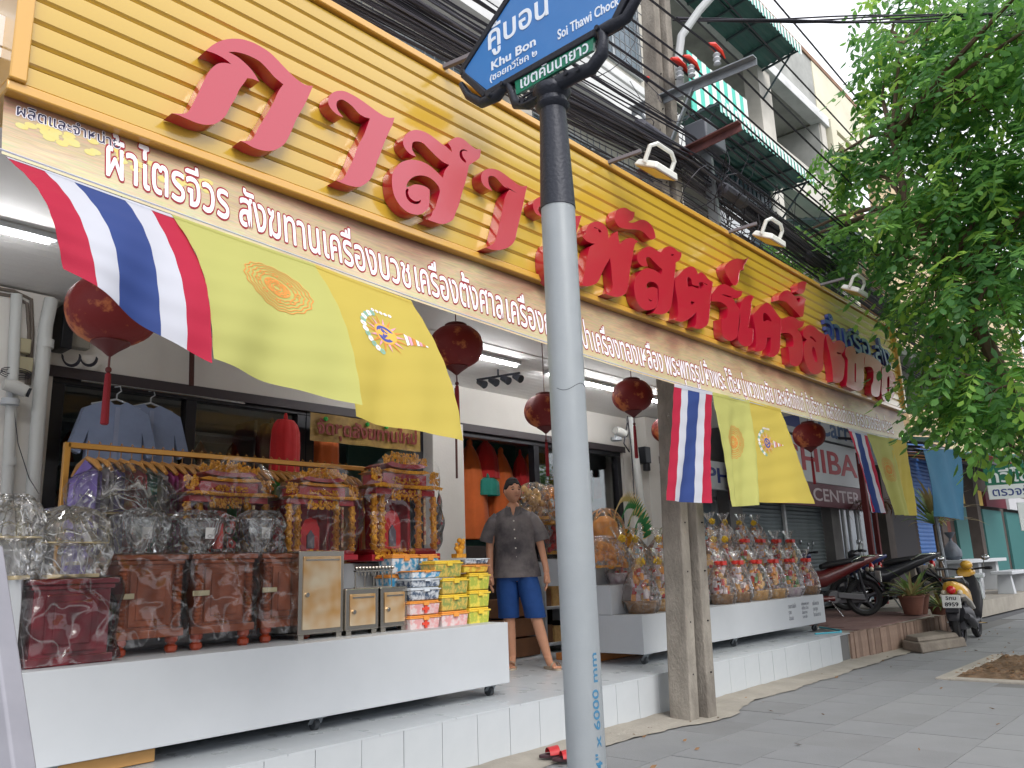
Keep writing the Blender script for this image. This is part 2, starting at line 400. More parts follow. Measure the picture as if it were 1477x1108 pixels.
for j in range(1, 4):
    mb = MB(); y0_ = 3.917 + .6 * j; f = lambda y: 10.3 + (y - 3.93) * 1.145
    mb.add([(10.36, y0_ + .004, .318), (f(y0_) - .01, y0_ + .004, .318), (f(y0_ + .596) - .01, y0_ + .596, .318), (10.36, y0_ + .596, .318)] + [(10.36, y0_ + .004, .329), (f(y0_) - .01, y0_ + .004, .329), (f(y0_ + .596) - .01, y0_ + .596, .329), (10.36, y0_ + .596, .329)],
           [(4, 5, 6, 7), (0, 1, 5, 4), (1, 2, 6, 5), (2, 3, 7, 6), (3, 0, 4, 7)])
    part('floor_tile', mb, floor_tile, platform, smooth=False)
# neighbour's brick platform
mb = MB(); mb.add([(10.335, 3.94, 0), (13.9, 3.74, 0), (15.6, 6.2, 0), (12.95, 6.2, 0), (10.335, 3.94, .31), (13.9, 3.74, .31), (15.6, 6.2, .31), (12.95, 6.2, .31)], [(3, 2, 1, 0), (4, 5, 6, 7), (0, 1, 5, 4), (1, 2, 6, 5), (2, 3, 7, 6), (3, 0, 4, 7)])
brickp = struct('brick_platform', mb, cement)
bm_ = []
for mt in (brick_m, brick_m2):
    s = MB(); s.box(-0.046, 0.046, -0.03, 0.03, 0.0, 0.33); bm_.append(s.mesh('brick', mt, smooth=False))
for i in range(36):
    t = i / 36; link_mesh('brick', rnd.choice(bm_), brickp, (10.39 + 3.5 * t, 3.935 - 0.197 * t + rnd.uniform(-.008, .008), rnd.uniform(-.008, .004)), (0, rnd.uniform(-.02, .02), -0.056))
k = 0
for i in range(16):
    for j in range(7):
        xa = 10.5 + 0.33 * i + 0.05; ya = 3.98 + 0.315 * j
        lim0 = 10.335 + (ya + .3 - 3.94) * 1.155; lim1 = 13.9 + (ya - 3.74) * 0.69
        if xa < lim0 or xa + .32 > lim1: continue
        mb = MB(); mb.box(xa, xa + .32, ya, ya + .305, .31, .325); part('floor_tile', mb, red_tile, brickp, smooth=False)

# ---------------------------------------------------------------- shop building, ground floor
YW = 6.3
shop = thing('shop_building', 'shophouse with yellow signboard, grey framed glass front and open tiled platform', 'building', (0, YW, 0))
mb = MB()
def wall_x(x0, x1, z0, z1, y0=YW, y1=YW + .22): mb.box(x0, x1, y0, y1, z0, z1)
wall_x(-3, 2.06, 0.33, 2.76); wall_x(-3, 11.2, 2.76, 4.1); wall_x(5.66, 6.1, .33, 2.758, YW - .12); wall_x(9.25, 9.70, .33, 2.758, YW - .02)
mb.box(9.42, 9.7, YW - .3, YW - .02, .33, 3.2)
wall = part('wall', mb, plaster, shop, smooth=False)
# interior shell
mb = MB(); Y0, Y1 = YW + .24, 11.5
mb.box(1.6, 9.6, Y1, Y1 + .1, .33, 3.1); mb.box(1.5, 1.6, Y0, Y1, .33, 3.1); mb.box(9.6, 9.7, Y0, Y1, .33, 3.1); mb.box(1.5, 9.7, Y0, Y1 + .1, 3.1, 3.2)
part('interior_wall', mb, M('interior_wall', C(150, 150, 148), 0.9), shop, smooth=False)
mb = MB(); mb.box(1.5, 9.7, 6.2, Y1, .2, .329); part('interior_floor', mb, floor_tile, shop, smooth=False)
# ceiling of the canopy: plain band then ribbed strips
mb = MB(); mb.box(-3, 11.2, 3.3, 4.9, 3.22, 3.26); part('ceiling_panel', mb, ceil_m, shop, smooth=False)
s = MB(); s.box(-7.1, 7.1, -0.048, 0.048, 0, 0.02); s.box(-7.1, 7.1, 0.048, 0.052, 0.012, 0.02); cs = s.mesh('ceiling_strip', ceil_m, smooth=False)
for i in range(14): link_mesh('ceiling_strip', cs, shop, (4.1, 4.953 + 0.1 * i, 3.215))
mb = MB(); mb.box(-3, 11.2, 3.3, 6.3, 3.27, 3.4); part('canopy_slab', mb, plaster, shop, smooth=False)
# glazing frames
def frame(x0, x1, z0, z1, y, t=0.07, d=0.1, mat=dark_frame, mull=()):
    fm = MB(); fm.box(x0, x1, y, y + d, z1 - t, z1); fm.box(x0, x1, y, y + d, z0, z0 + t)
    fm.box(x0, x0 + t, y + .001, y + d - .001, z0 + t, z1 - t); fm.box(x1 - t, x1, y + .001, y + d - .001, z0 + t, z1 - t)
    for m_ in mull: fm.box(m_, m_ + t, y + .001, y + d - .001, z0 + t, z1 - t)
    return fm
w1 = part('window_frame', frame(2.065, 4.22, .33, 2.755, YW + .02, .09, mull=(3.08,)), dark_frame, shop, bevel=.004)
mb = MB(); mb.box(2.15, 4.14, YW + .065, YW + .07, .42, 2.67); part('pane', mb, pane_m, w1, smooth=False)
w2 = part('window_frame', frame(6.105, 9.245, .33, 2.755, YW + .02, .09, mull=(7.43,)), dark_frame, shop, bevel=.004)
mb = MB(); mb.box(7.53, 9.16, YW + .065, YW + .07, .42, 2.67); part('pane', mb, pane_m, w2, smooth=False)
w3 = part('door_frame', frame(4.225, 5.655, .33, 2.755, YW + .02, .09), dark_frame, shop, bevel=.004)
mb = MB(); mb.box(2.0, 6.1, YW - .02, YW, 2.70, 2.78); mb.box(6.1, 9.3, YW - .03, YW, 2.72, 2.80); part('lintel', mb, M('dark_lintel', C(66, 58, 62), 0.5), shop, smooth=False)
# skirting white plinth of left pier
mb = MB(); mb.box(1.0, 1.93, YW - .30, YW - .01, .33, 3.2); part('pier', mb, plaster, shop, smooth=False, bevel=.01)
# ---------------------------------------------------------------- yellow signboard
YS = 3.2
sign_y = M('sign_yellow', C(200, 166, 56), 0.3, coat=1.0, coat_ior=1.65, col2=C(190, 152, 44), scale=0.7, cmix=0.8, rvar=0.06)
sign_trim = M('sign_trim', C(206, 156, 62), 0.3, coat=1.0, coat_ior=1.6)
letter_red = M('letter_red', C(176, 16, 48), 0.3, coat=1.0, coat_ior=1.7)
letter_side = letter_red
letter_blue = M('letter_blue', C(34, 54, 130), 0.35, coat=1.0, coat_ior=1.6)
ZB, ZT, XL, XR = 3.06, 4.155, 0.84, 11.22
signb = thing('signboard', 'long yellow slatted metal signboard over the shop front carrying big red letters', 'signboard', (XL, YS, ZB))
mb = MB()
mb.box(XL - .05, XR + .05, YS - .022, YS + .30, ZB - .03, ZB + .012); mb.box(XL - .05, XR + .05, YS - .03, YS + .30, ZT, ZT + .045)
mb.box(XL - .05, XL + .012, YS - .04, YS + .295, ZB + .012, ZT); mb.box(XR - .012, XR + .05, YS - .04, YS + .295, ZB + .012, ZT)
mb.box(XL, XR, YS + .05, YS + .29, ZB + .02, ZT - .01)
part('frame', mb, sign_trim, signb, bevel=.006)
NS = 11; ph = (ZT - ZB - .014) / NS
s = MB(); L_ = XR - XL - .026
s.add([(0, 0.012, 0.0), (L_, 0.012, 0.0), (L_, -0.002, 0.012), (0, -0.002, 0.012), (0, -0.004, ph * .5), (L_, -0.004, ph * .5), (0, -0.002, ph - .012), (L_, -0.002, ph - .012), (0, 0.014, ph - .004), (L_, 0.014, ph - .004), (0, 0.03, ph - .004), (L_, 0.03, ph - .004), (0, 0.03, 0), (L_, 0.03, 0)],
      [(0, 1, 2, 3), (3, 2, 5, 4), (4, 5, 7, 6), (6, 7, 9, 8), (8, 9, 11, 10), (1, 0, 12, 13)])
slat_me = s.mesh('slat', sign_y, ang=0.3)
for i in range(NS): link_mesh('slat', slat_me, signb, (XL + .013, YS, ZB + .013 + i * ph))

# big letters, outlined on the board plane (crop origin x, y, zoom)
CR = dict(A=(230, 40, 7.385), C=(450, 120, 9.231), E=(540, 180, 8.206), G=(670, 230, 8.206), H=(820, 290, 9.231), J=(900, 345, 9.231),
          K=(960, 370, 9.231), L=(1020, 380, 9.231), O=(1150, 460, 9.231), P=(0, 0, 1.0))
YF = YS - 0.085
def outline(crop, s, y=YF):
    ox, oy, k = CR[crop]; pts = []
    for tok in s.split():
        c = tok.endswith('!'); a, b = tok.rstrip('!').split(',')
        p = at(ox + float(a) / k, oy + float(b) / k, 1, y); pts.append(((p.x, p.z), c))
    if pts[0][0] == pts[-1][0]: pts = [(pts[0][0], pts[0][1] or pts[-1][1])] + pts[1:-1]
    n = len(pts); out = []
    for i in range(n):
        (p1, c1), (p2, c2) = pts[i], pts[(i + 1) % n]; p0 = pts[i - 1][0]; p3 = pts[(i + 2) % n][0]
        m1 = ((p2[0] - p0[0]) / 2, (p2[1] - p0[1]) / 2) if not c1 else (p2[0] - p1[0], p2[1] - p1[1])
        m2 = ((p3[0] - p1[0]) / 2, (p3[1] - p1[1]) / 2) if not c2 else (p2[0] - p1[0], p2[1] - p1[1])
        Lc = math.hypot(p2[0] - p1[0], p2[1] - p1[1])
        for v in (m1, m2): pass
        l1 = math.hypot(*m1) or 1; l2 = math.hypot(*m2) or 1
        m1 = (m1[0] * min(1, Lc / l1), m1[1] * min(1, Lc / l1)); m2 = (m2[0] * min(1, Lc / l2), m2[1] * min(1, Lc / l2))
        ns = 4 if Lc > 0.02 else 2
        for k_ in range(ns):
            t = k_ / ns; t2 = t * t; t3 = t2 * t
            out.append(tuple(p1[a] * (2 * t3 - 3 * t2 + 1) + m1[a] * (t3 - 2 * t2 + t) + p2[a] * (-2 * t3 + 3 * t2) + m2[a] * (t3 - t2) for a in (0, 1)))
    return out
def poly_area(p): return sum(p[i][0] * p[(i + 1) % len(p)][1] - p[(i + 1) % len(p)][0] * p[i][1] for i in range(len(p))) / 2
def letter(crop, s, label, holes=(), grooves=(), cham=0.0, mat=letter_red, name='sign_letter'):
    P = outline(crop, s); hs = [outline(crop, h) for h in holes]; gs = [outline(crop, g) for g in grooves]
    mb = MB(); mb.prism(P, YF, YS - .006, hs + gs)
    for g in gs: mb.prism(g, YF + .035, YS - .008)
    o = part(name, mb, mat, signb, label=label, ang=0.5)
    b = o.modifiers.new('bevel', 'BEVEL'); b.width = cham or 0.003; b.segments = 2 if cham else 1; b.limit_method = 'ANGLE'; b.angle_limit = 1.2
    return o
letter('A', "495,243! 560,190 640,145 740,120 860,120 960,145 1060,190 1170,260 1250,335 1340,430 1440,530 1520,590 1572,614 1635,620! 1612,679 1547,819 1457,979 1407,1099 1347,1219 1287,1274 1207,1309 1107,1309 997,1274 917,1229 862,1207! 957,1204 1002,1169 1057,1059 1127,949 1217,789 1267,679 1320,604! 1230,530 1150,440 1070,360 980,310 890,275 800,258 733,258! 830,310 920,385 990,460 1065,575! 990,545 935,538! 900,590 850,660 810,750 750,850 710,930 650,990 590,1025 500,1035 400,1015 280,965 200,930 130,912! 260,915 310,890 360,800 420,680 490,530 550,440 620,385 700,375 768,390! 700,335 600,280",
       'big red Thai letter nearest the left end of the board')
letter('C', "418,455! 350,370 325,290 340,240 390,218 450,240 540,310 620,400 700,450 772,470! 740,560 690,690 615,830 540,1034 470,1174 430,1250 385,1290 320,1296! 400,1329 480,1359 570,1379 640,1379 720,1334 780,1274 830,1164 870,1034 900,970 960,800 1030,640 1070,560 1100,458! 1030,460 960,435 870,380 760,300 640,215 530,150 440,110 360,102 290,120 230,170 215,240 230,300 270,360 340,420", None)
letter('E', "495,375! 450,300 445,250 460,205 520,198 580,220 650,290 740,380 820,445 888,475! 850,520 825,570 812,630! 770,590 710,530 640,475 560,435 470,415 390,420 310,450 250,510 215,580 208,680 220,780 250,870 300,950 360,1010 430,1050 500,1065 550,1058 600,1028 645,968 655,820 655,770! 610,735 540,712 470,708 410,735 375,740! 390,690 430,640 480,610 550,600 630,615 700,660 760,730 775,790 745,900 720,980 690,1028 672,1085 625,1120! 700,1148 780,1173 850,1168 930,1123 960,1048 1000,948 1040,800 1085,650 1120,480! 1180,440 1245,390 1262,290! 1200,285 1130,235 1060,175 990,148 930,165 870,215! 905,270 918,325! 850,260 800,228! 740,180 660,120 570,75 480,62 400,90 350,150 340,220 370,290 430,350", None,
       grooves=("385,755 368,800 385,870 430,920 490,940 540,925 550,888 520,905 470,900 420,860 400,810 405,765", "1105,315 1060,290 1015,310 1010,370 1040,420 1080,450 1085,430 1050,380 1038,325 1060,308"))
letter('G', "328,370! 290,300 280,240 285,205 320,195 370,215 420,270 480,330 540,350! 490,420 455,560 420,730 385,880 360,970 300,1020 250,1045! 330,1070 430,1070 520,1040 590,970 620,850 660,680 700,500 742,312! 680,318 620,290 540,225 460,165 390,125 310,108 240,125 200,180 200,250 230,310 280,350", None)
letter('P', "783,314! 777,305 777,299 783,297 792,303 803,316 812,322! 806,350 800,378 796,395 791,385 788,368 790,352! 786,362 786,385 793,404 803,410 813,402 820,380 829,345 839,311! 829,311 818,303 803,290 791,284 779,284 770,290 769,299 773,308", None)
letter('H', "180,470! 225,440 240,370 290,300 370,272 450,295 510,360 528,430 532,500! 560,470 600,430 655,400! 665,480 680,570! 720,540 780,500 850,495 930,540! 890,570 870,640 850,760 820,920 800,1097 770,1217 720,1257 650,1277 560,1262 485,1234! 560,1212 590,1127 580,1037 570,897 555,760! 500,850 450,950 410,1047 370,1097 300,1127 240,1135 180,1122! 190,1060 205,1000 230,850 260,700 290,610 350,570! 300,560 240,530", None, cham=.014, grooves=("395,380 425,385 440,410 425,425 405,410",))
letter('H', "615,200 640,130 700,95 770,95 830,135 880,145! 875,200 850,250 800,280 860,290 930,260 990,250 1060,280 1120,350 1150,430 1160,490! 1110,515 1060,480 990,410 900,380 800,375 710,360 650,320 615,250", None, cham=.012)
letter('J', "320,360! 300,300 295,250 340,240 400,300 470,370 510,405 495,470! 430,425 360,395 290,390 220,430 165,500 135,600 140,700 160,800 210,890 270,940 340,945 410,920 440,870 445,760 445,660! 400,640 350,640 305,655! 303,600 340,568 400,575 445,610 462,660 462,800 440,890 400,960 385,985! 450,1000 530,995 590,960 630,880 650,740 665,560 690,350! 690,315 740,280 765,220 765,175! 720,165 670,120 600,95 540,120 490,175! 430,150 380,110 310,100 240,140 190,190 175,260 200,320 250,360", None, cham=.011, grooves=("625,205 655,200 665,212 640,222", "325,790 360,815 385,790 360,830 335,815"))
letter('K', "95,840! 150,830 165,760 160,600 135,450 130,310 180,240 250,170 320,135 380,145 420,200 430,235! 470,210 520,240 570,300 630,340! 620,420 600,560 590,700 570,880 520,940 440,965 350,940! 395,920 410,830 415,740! 350,800 280,850 200,870", None, cham=.01,
       holes=("295,275 340,300 355,370 400,390 440,400 440,430 350,395 305,400 290,340",), grooves=("445,350 490,345 510,385 465,430 445,400", "335,600 385,610 350,645"))
letter('K', "610,600! 620,500 680,420 720,380 790,370 860,400 940,450 1025,465! 1010,520 960,555 890,550! 940,630 985,700! 990,850 954,1062 904,1112 844,1122 769,1072 749,992 744,832! 810,820 825,760 820,670 740,610 680,600", None, cham=.01, grooves=("745,505 820,515 890,545 830,540",))
letter('K', "900,385! 860,330 800,230 780,150 820,90 880,50 950,30 1050,45 1100,20! 1060,90 1035,130 1040,180! 990,190 975,250 970,320 940,380", None, cham=.009)
letter('K', "990,700! 1020,590 1080,530 1130,515 1180,540! 1145,600 1140,700 1114,872 1099,952! 1169,957! 1164,1092 1159,1142 1124,1187 1064,1197 1004,1172 969,1112 962,1000 980,850", None, cham=.01)
letter('L', "599,1159! 645,1120 650,1000 640,880 615,700 670,620 780,525 850,560 930,670 982,740! 980,900 976,980 966,1149 919,1219 859,1249 789,1224! 839,1169 849,989! 799,989! 779,1109 739,1159 669,1174", None, cham=.009, holes=("750,665 800,680 860,770 800,755 750,770",))
letter('L', "988,740! 1060,720 1100,705 1160,720 1220,760 1295,775! 1270,840 1200,870! 1250,950 1270,1050 1269,1250 1229,1349 1169,1369 1109,1339 1094,1239 1079,1109! 1144,1099 1144,989 1089,929 985,929!", None, cham=.009)
letter('L', "950,490! 960,430 1010,375 1080,360 1140,410 1180,440 1240,430 1320,480! 1300,520 1280,700 1240,712! 1180,640 1100,560 1040,510", None, cham=.008, grooves=("1190,470 1235,460 1225,520",))
letter('L', "1175,380! 1210,350 1205,290 1260,240 1320,250 1310,310 1290,380 1240,410", None, cham=.008)
letter('O', "130,275! 80,230 85,150 150,85 220,100 300,170 380,215! 355,300 345,500 345,650 300,720 240,740 170,700 110,580 85,450 90,340", None, cham=.008, grooves=("205,370 235,400 265,560 230,560 195,470", "165,250 200,270 240,310 250,300 215,250 180,232"))
letter('O', "380,220! 410,205 450,270 475,330! 530,290 590,295 635,340 625,420 590,480 630,560 625,700 610,790 570,840 520,850 475,835! 470,700 440,500 400,330", None, cham=.008, grooves=("525,440 590,460 570,475 535,465",))
letter('O', "640,480 640,420 670,375 720,365 765,390 782,470! 850,450 910,460! 890,550 890,700 880,900 850,950 790,955 700,920 655,890 665,800 670,600 670,540", None, cham=.008, holes=("764,600 782,600 778,840 764,835",))
letter('O', "905,470! 960,480 1030,520 1120,600 1115,680 1108,900 1090,1020 1040,1035 990,1000 985,900 1010,830 1015,700 980,640 890,640!", None, cham=.008)
letter('O', "1125,650! 1160,630 1200,700 1260,700 1300,780 1300,950 1270,1050 1200,1095 1140,1070 1120,980 1125,800", None, cham=.008, grooves=("1200,780 1225,780 1220,980 1200,960",))
# small blue line at the right end
p0 = at(1197, 484, 1, YF); p1 = at(1282, 520, 1, YF)
def fblue(x, z, d): return (p0.x + x, YS - .006 - d * 10, p0.z + (p1.z - p0.z) * 0 - .02 + z)
text('blue_letters', 'จำหรือ.ส่ง', letter_blue, signb, fblue, 2.15, 0.34, bold=0.02, thick=0.004)

# ---------------------------------------------------------------- banner
def bz(x):  # bottom edge of the sagging banner
    xs = [0.6, .82, 2.75, 4.2, 5.45, 7.3, 9.6, 11.3]; zs = [2.77, 2.768, 2.655, 2.60, 2.575, 2.585, 2.60, 2.65]
    return float(np.interp(x, xs, zs))
def banner_pt(x, z, d=0.0):  # z is 0 bottom .. 1 top
    b = bz(x); y = 3.185 + 0.06 * (1 - z) * 0 + 0.012 * math.sin(x * 3.1) * math.sin(z * 3)
    return (x, y + 0.05 * z - d, b + z * (3.035 - b))
mt = bpy.data.materials.new('banner_print'); mt.use_nodes = True; n = mt.node_tree.nodes; l = mt.node_tree.links; p = n['Principled BSDF']; p.inputs['Roughness'].default_value = 0.4
uvn = n.new('ShaderNodeUVMap'); uvn.uv_map = 'uv'; mp = n.new('ShaderNodeMapping'); mp.inputs['Scale'].default_value = (10, 1.2, 1); l.new(uvn.outputs[0], mp.inputs[0])
nz = n.new('ShaderNodeTexNoise'); nz.inputs['Scale'].default_value = 1.3; nz.inputs['Detail'].default_value = 8; nz.inputs['Distortion'].default_value = 0.8; l.new(mp.outputs[0], nz.inputs['Vector'])
sep = n.new('ShaderNodeSeparateXYZ'); l.new(uvn.outputs[0], sep.inputs[0])
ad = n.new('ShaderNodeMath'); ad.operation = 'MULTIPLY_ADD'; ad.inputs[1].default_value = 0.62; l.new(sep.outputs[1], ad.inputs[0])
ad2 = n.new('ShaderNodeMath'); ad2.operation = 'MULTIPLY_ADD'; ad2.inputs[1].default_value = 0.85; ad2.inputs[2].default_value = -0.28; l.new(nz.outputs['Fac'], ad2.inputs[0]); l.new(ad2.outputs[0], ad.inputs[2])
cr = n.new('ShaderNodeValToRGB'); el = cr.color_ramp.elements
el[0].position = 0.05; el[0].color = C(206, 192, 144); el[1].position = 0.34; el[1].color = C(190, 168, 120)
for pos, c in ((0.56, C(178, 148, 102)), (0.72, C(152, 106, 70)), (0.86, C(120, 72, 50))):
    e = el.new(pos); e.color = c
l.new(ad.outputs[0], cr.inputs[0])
# fine printed streaks
mp2 = n.new('ShaderNodeMapping'); mp2.inputs['Scale'].default_value = (60, 30, 1); l.new(uvn.outputs[0], mp2.inputs[0])
nz2 = n.new('ShaderNodeTexNoise'); nz2.inputs['Scale'].default_value = 1.0; nz2.inputs['Detail'].default_value = 6; nz2.inputs['Distortion'].default_value = 2.0; l.new(mp2.outputs[0], nz2.inputs['Vector'])
mx = n.new('ShaderNodeMix'); mx.data_type = 'RGBA'; mx.blend_type = 'OVERLAY'; mx.inputs[0].default_value = 0.55; l.new(cr.outputs[0], mx.inputs[6]); l.new(nz2.outputs['Color'], mx.inputs[7])
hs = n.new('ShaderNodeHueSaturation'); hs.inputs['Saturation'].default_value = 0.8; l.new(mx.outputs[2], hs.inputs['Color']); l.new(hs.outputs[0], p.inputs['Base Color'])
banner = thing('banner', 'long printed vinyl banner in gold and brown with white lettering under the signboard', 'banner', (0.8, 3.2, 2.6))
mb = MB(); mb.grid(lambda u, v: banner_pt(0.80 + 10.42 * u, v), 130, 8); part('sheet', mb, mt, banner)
text_w = M('banner_text_white', C(236, 234, 240), 0.5); text_r = M('banner_text_red', C(150, 30, 40), 0.5); text_dk = M('banner_text_navy', C(40, 38, 74), 0.5)
def on_banner(xa, za, hz=0.0):
    return lambda x, z, d: banner_pt(xa + x, ((za + z) ) / (3.035 - bz(xa + x)), d)
# words: (start pixel x on the letters' base line, end pixel x, words)
def bx_(u, v): return at(u, v, 1, 3.18).x
WORDS = [('ผ้าไตรจีวร', bx_(155, 255), bx_(332, 310)), ('สังฆทาน', bx_(347, 330), bx_(465, 365)), ('เครื่องบวช', bx_(472, 372), bx_(597, 405)), ('เครื่องตั้งศาล', bx_(604, 410), bx_(727, 450)),
         ('เครื่องกฐิน', bx_(733, 455), bx_(822, 480)), ('ผ้าป่า', bx_(828, 485), bx_(857, 490)), ('เครื่องทองเหลือง', bx_(861, 495), bx_(958, 525)), ('พระพุทธรูป', bx_(962, 528), bx_(1017, 545)),
         ('หิ้งพระ', bx_(1020, 545), bx_(1050, 555)), ('โต๊ะหมู่', bx_(1053, 553), bx_(1079, 560)), ('พวงมาลัย', bx_(1081, 560), bx_(1117, 572)), ('และผลิตภัณฑ์', bx_(1120, 570), bx_(1163, 585)),
         ('ตู้บริจาค', bx_(1166, 585), bx_(1192, 595)), ('ผลิตภัณฑ์บวช', bx_(1195, 590), bx_(1235, 605)), ('ครบวงจรจำหน่าย', bx_(1238, 605), bx_(1292, 625))]
def glyph_ext(b):
    v, f = text_poly(b, 0.0); a = np.array(v); return a[:, 1].min(), a[:, 1].max()
for wd, xa, xb in WORDS:
    lo, hi = glyph_ext(wd); sc_ = 0.255
    text('lettering', wd, text_w, banner, on_banner(xa, 0.072 + lo * sc_), xb - xa, (hi - lo) * sc_, bold=0.014, outline=0.036, omat=text_r, oname='lettering_outline', thick=0.0015, back=0.0015, res=2)
lo, hi = glyph_ext('ผลิตและจำหน่าย')
text('small_lettering', 'ผลิตและจำหน่าย', text_dk, banner, lambda x, z, d: banner_pt(0.845 + x, (3.035 - bz(.845 + x) - 0.072 + 0.0 * x + lo * .07 + z) / (3.035 - bz(.845 + x)), d), 0.38, (hi - lo) * 0.07, bold=0.010, outline=0.05, omat=text_w, oname='small_lettering_outline', thick=.001, back=.001, res=2)
# printed gilt leaves at the left end of the banner
leaf_p = M('printed_leaf', C(196, 196, 132), 0.5, col2=C(216, 190, 96), scale=14)
mb = MB(); r3 = random.Random(11)
for i in range(46):
    x = 0.86 + 0.75 * r3.random() ** 0.9; z = 0.52 + 0.25 * r3.random() - 0.22 * (x - .86) * .3; rr = 0.022
    if z > 0.8: continue
    pts = [banner_pt(x + rr * math.cos(t) * (1.2 if math.cos(t) > 0 else .9), z + rr * 3.0 * math.sin(t) * (0.75 if abs(math.sin(t)) > .5 else 1) , 0.0006 + i * 0.00001) for t in [k * 0.6283 for k in range(10)]]
    mb.add(pts, [tuple(range(10))])
o = part('printed_leaf', mb, leaf_p, banner, smooth=False, kind='stuff')
# ---------------------------------------------------------------- upper floors of the shop
glass_up = M('upper_glass', C(120, 136, 148), 0.2, col2=C(96, 110, 122), scale=1.0)
alu = M('aluminium', C(176, 182, 186), 0.4, metal=0.5)
mb = MB()
mb.box(-8, 11.15, YW + .02, YW + .3, 4.1, 13.3); part('upper_wall', mb, old_wall, shop, smooth=False)
mb = MB()
for z in (8.35, 11.75): mb.box(-8, 11.15, 5.95, YW + .02, z, z + .14)
part('sunshade_ledge', mb, white_band, shop, smooth=False, bevel=.01)
mb = MB(); mb.box(-8, 11.15, 5.75, YW + .02, 7.62, 7.85); mb.box(-8, 11.15, 5.7, 5.76, 7.55, 8.0); part('floor_slab', mb, white_band, shop, smooth=False)
for x in (-1.0, 3.3, 7.0, 10.75):
    mb = MB(); mb.box(x, x + .3, 6.0, YW + .02, 4.1, 13.2); part('pilaster', mb, old_wall, shop, smooth=False, bevel=.01)
for x in (-0.3, 3.75, 7.45):
    for z in (5.35, 9.0):
        fm = frame(x, x + 3.1, z, z + 1.9, YW - .03, .06, .06, mull=[x + .75 * k for k in (1, 2, 3)])
        w = part('window', fm, alu, shop, smooth=False)
        mb = MB(); mb.box(x + .05, x + 3.05, YW - .001, YW + .01, z + .05, z + 1.85); part('pane', mb, glass_up, w, smooth=False)
        mb = MB()
        for i in range(21): mb.obox((x + .05 + .15 * i, YW - .14, z), (x + .05 + .15 * i, YW - .14, z + 1.9), .012, .012, (0, 1, 0))
        for i in range(9): mb.obox((x, YW - .14, z + .1 + .21 * i), (x + 3.1, YW - .14, z + .1 + .21 * i), .012, .012)
        part('window_grille', mb, M('grille_metal', C(120, 124, 128), .5, metal=.3), shop, smooth=False)
# ---------------------------------------------------------------- balcony shophouse
green_sheet = M('awning_green', C(72, 116, 110), 0.45, col2=C(52, 90, 88), scale=1.5)
mint_sheet = M('awning_mint', C(150, 214, 204), 0.5, col2=C(110, 180, 170), scale=6)
white_sheet = M('awning_white', C(218, 224, 222), 0.5)
rust = M('rusty_steel', C(120, 78, 76), 0.7, col2=C(70, 46, 50), scale=8)
bal = thing('balcony_shophouse', 'grey stained concrete shophouse with open balconies and green corrugated awnings behind the cables', 'building', (15, YW, 0))
mb = MB()
mb.box(11.2, 18.6, 7.9, 8.1, 4.1, 13.0)
mb.box(11.2, 18.6, YW, YW + .2, 4.1, 5.6)
part('back_wall', mb, old_wall2, bal, smooth=False)
mb = MB(); mb.box(11.2, 18.6, YW - .02, YW + .18, 11.87, 13.30); part('parapet', mb, old_wall2, bal, smooth=False)
mb = MB(); mb.box(11.2, 19.05, YW - .12, YW + .18, 11.60, 11.86); part('beam', mb, white_band, bal, smooth=False, bevel=.01)
mb = MB(); mb.box(11.2, 18.95, YW, 7.9, 11.66, 11.84); part('ceiling', mb, old_wall2, bal, smooth=False)
mb = MB(); mb.box(11.2, 18.95, YW - .1, 7.9, 9.0, 9.2); mb.box(11.2, 18.95, YW - .1, YW + .02, 9.2, 9.9); part('balcony', mb, old_wall, bal, smooth=False)
mb = MB(); mb.box(11.2, 18.95, YW - .1, 7.9, 5.6, 5.8); mb.box(11.2, 18.95, YW - .1, YW + .02, 5.8, 6.5); part('balcony', mb, old_wall, bal, smooth=False)
for x in (11.2, 15.2, 18.65):
    mb = MB(); mb.box(x, x + (.62 if x > 15 and x < 16 else .3), YW - .05, YW + .28, 5.8, 11.6); part('pier', mb, old_wall, bal, smooth=False, bevel=.01)
mb = MB(); mb.box(18.62, 18.80, YW, 7.9, 5.8, 11.6); part('party_wall', mb, old_wall2, bal, smooth=False)
def awning(x0, x1, z, y0, y1, dz, parent, fascia=True):
    n_ = int((y1 - y0) / 0.075)
    mb = MB(); amp = .014
    mb.grid(lambda u, v: (x0 + (x1 - x0) * v, y0 + (y1 - y0) * u, z + dz * u + amp * math.cos(u * n_ * math.pi)), n_, 2)
    aw = part('awning_sheet', mb, green_sheet, parent)
    mb = MB(); k = int((x1 - x0) / 0.9) + 1
    for i in range(k + 1):
        x = x0 + (x1 - x0) * i / k; mb.obox((x, y0, z - .04), (x, y1, z + dz - .04), .03, .04)
    for y in (y0 + .03, (y0 + y1) / 2, y1 - .03): mb.obox((x0, y, z - .07), (x1, y, z - .07), .03, .04)
    mb.obox((x0 + .1, y1, z - .9), (x0 + .1, y0 + .1, z - .06), .03, .03); mb.obox((x1 - .1, y1, z - .9), (x1 - .1, y0 + .1, z - .06), .03, .03)
    part('awning_frame', mb, M('awning_steel', C(60, 76, 80), .6), parent, smooth=False)
    if fascia:
        mb = MB(); n2 = int((x1 - x0) / 0.075)
        for i in range(n2):
            a = x0 + (x1 - x0) * i / n2; b = x0 + (x1 - x0) * (i + 1) / n2; mi = i % 2; o_ = .012 * mi
            mb.add([(a, y0 - .02 - o_, z - .2 + .02 * mi), (b, y0 - .02 - o_, z - .2 + .02 * mi), (b, y0 - .02 - o_, z + .05), (a, y0 - .02 - o_, z + .05)], [(0, 1, 2, 3)], mi)
        part('awning_fascia', mb, [mint_sheet, white_sheet], parent, smooth=False)
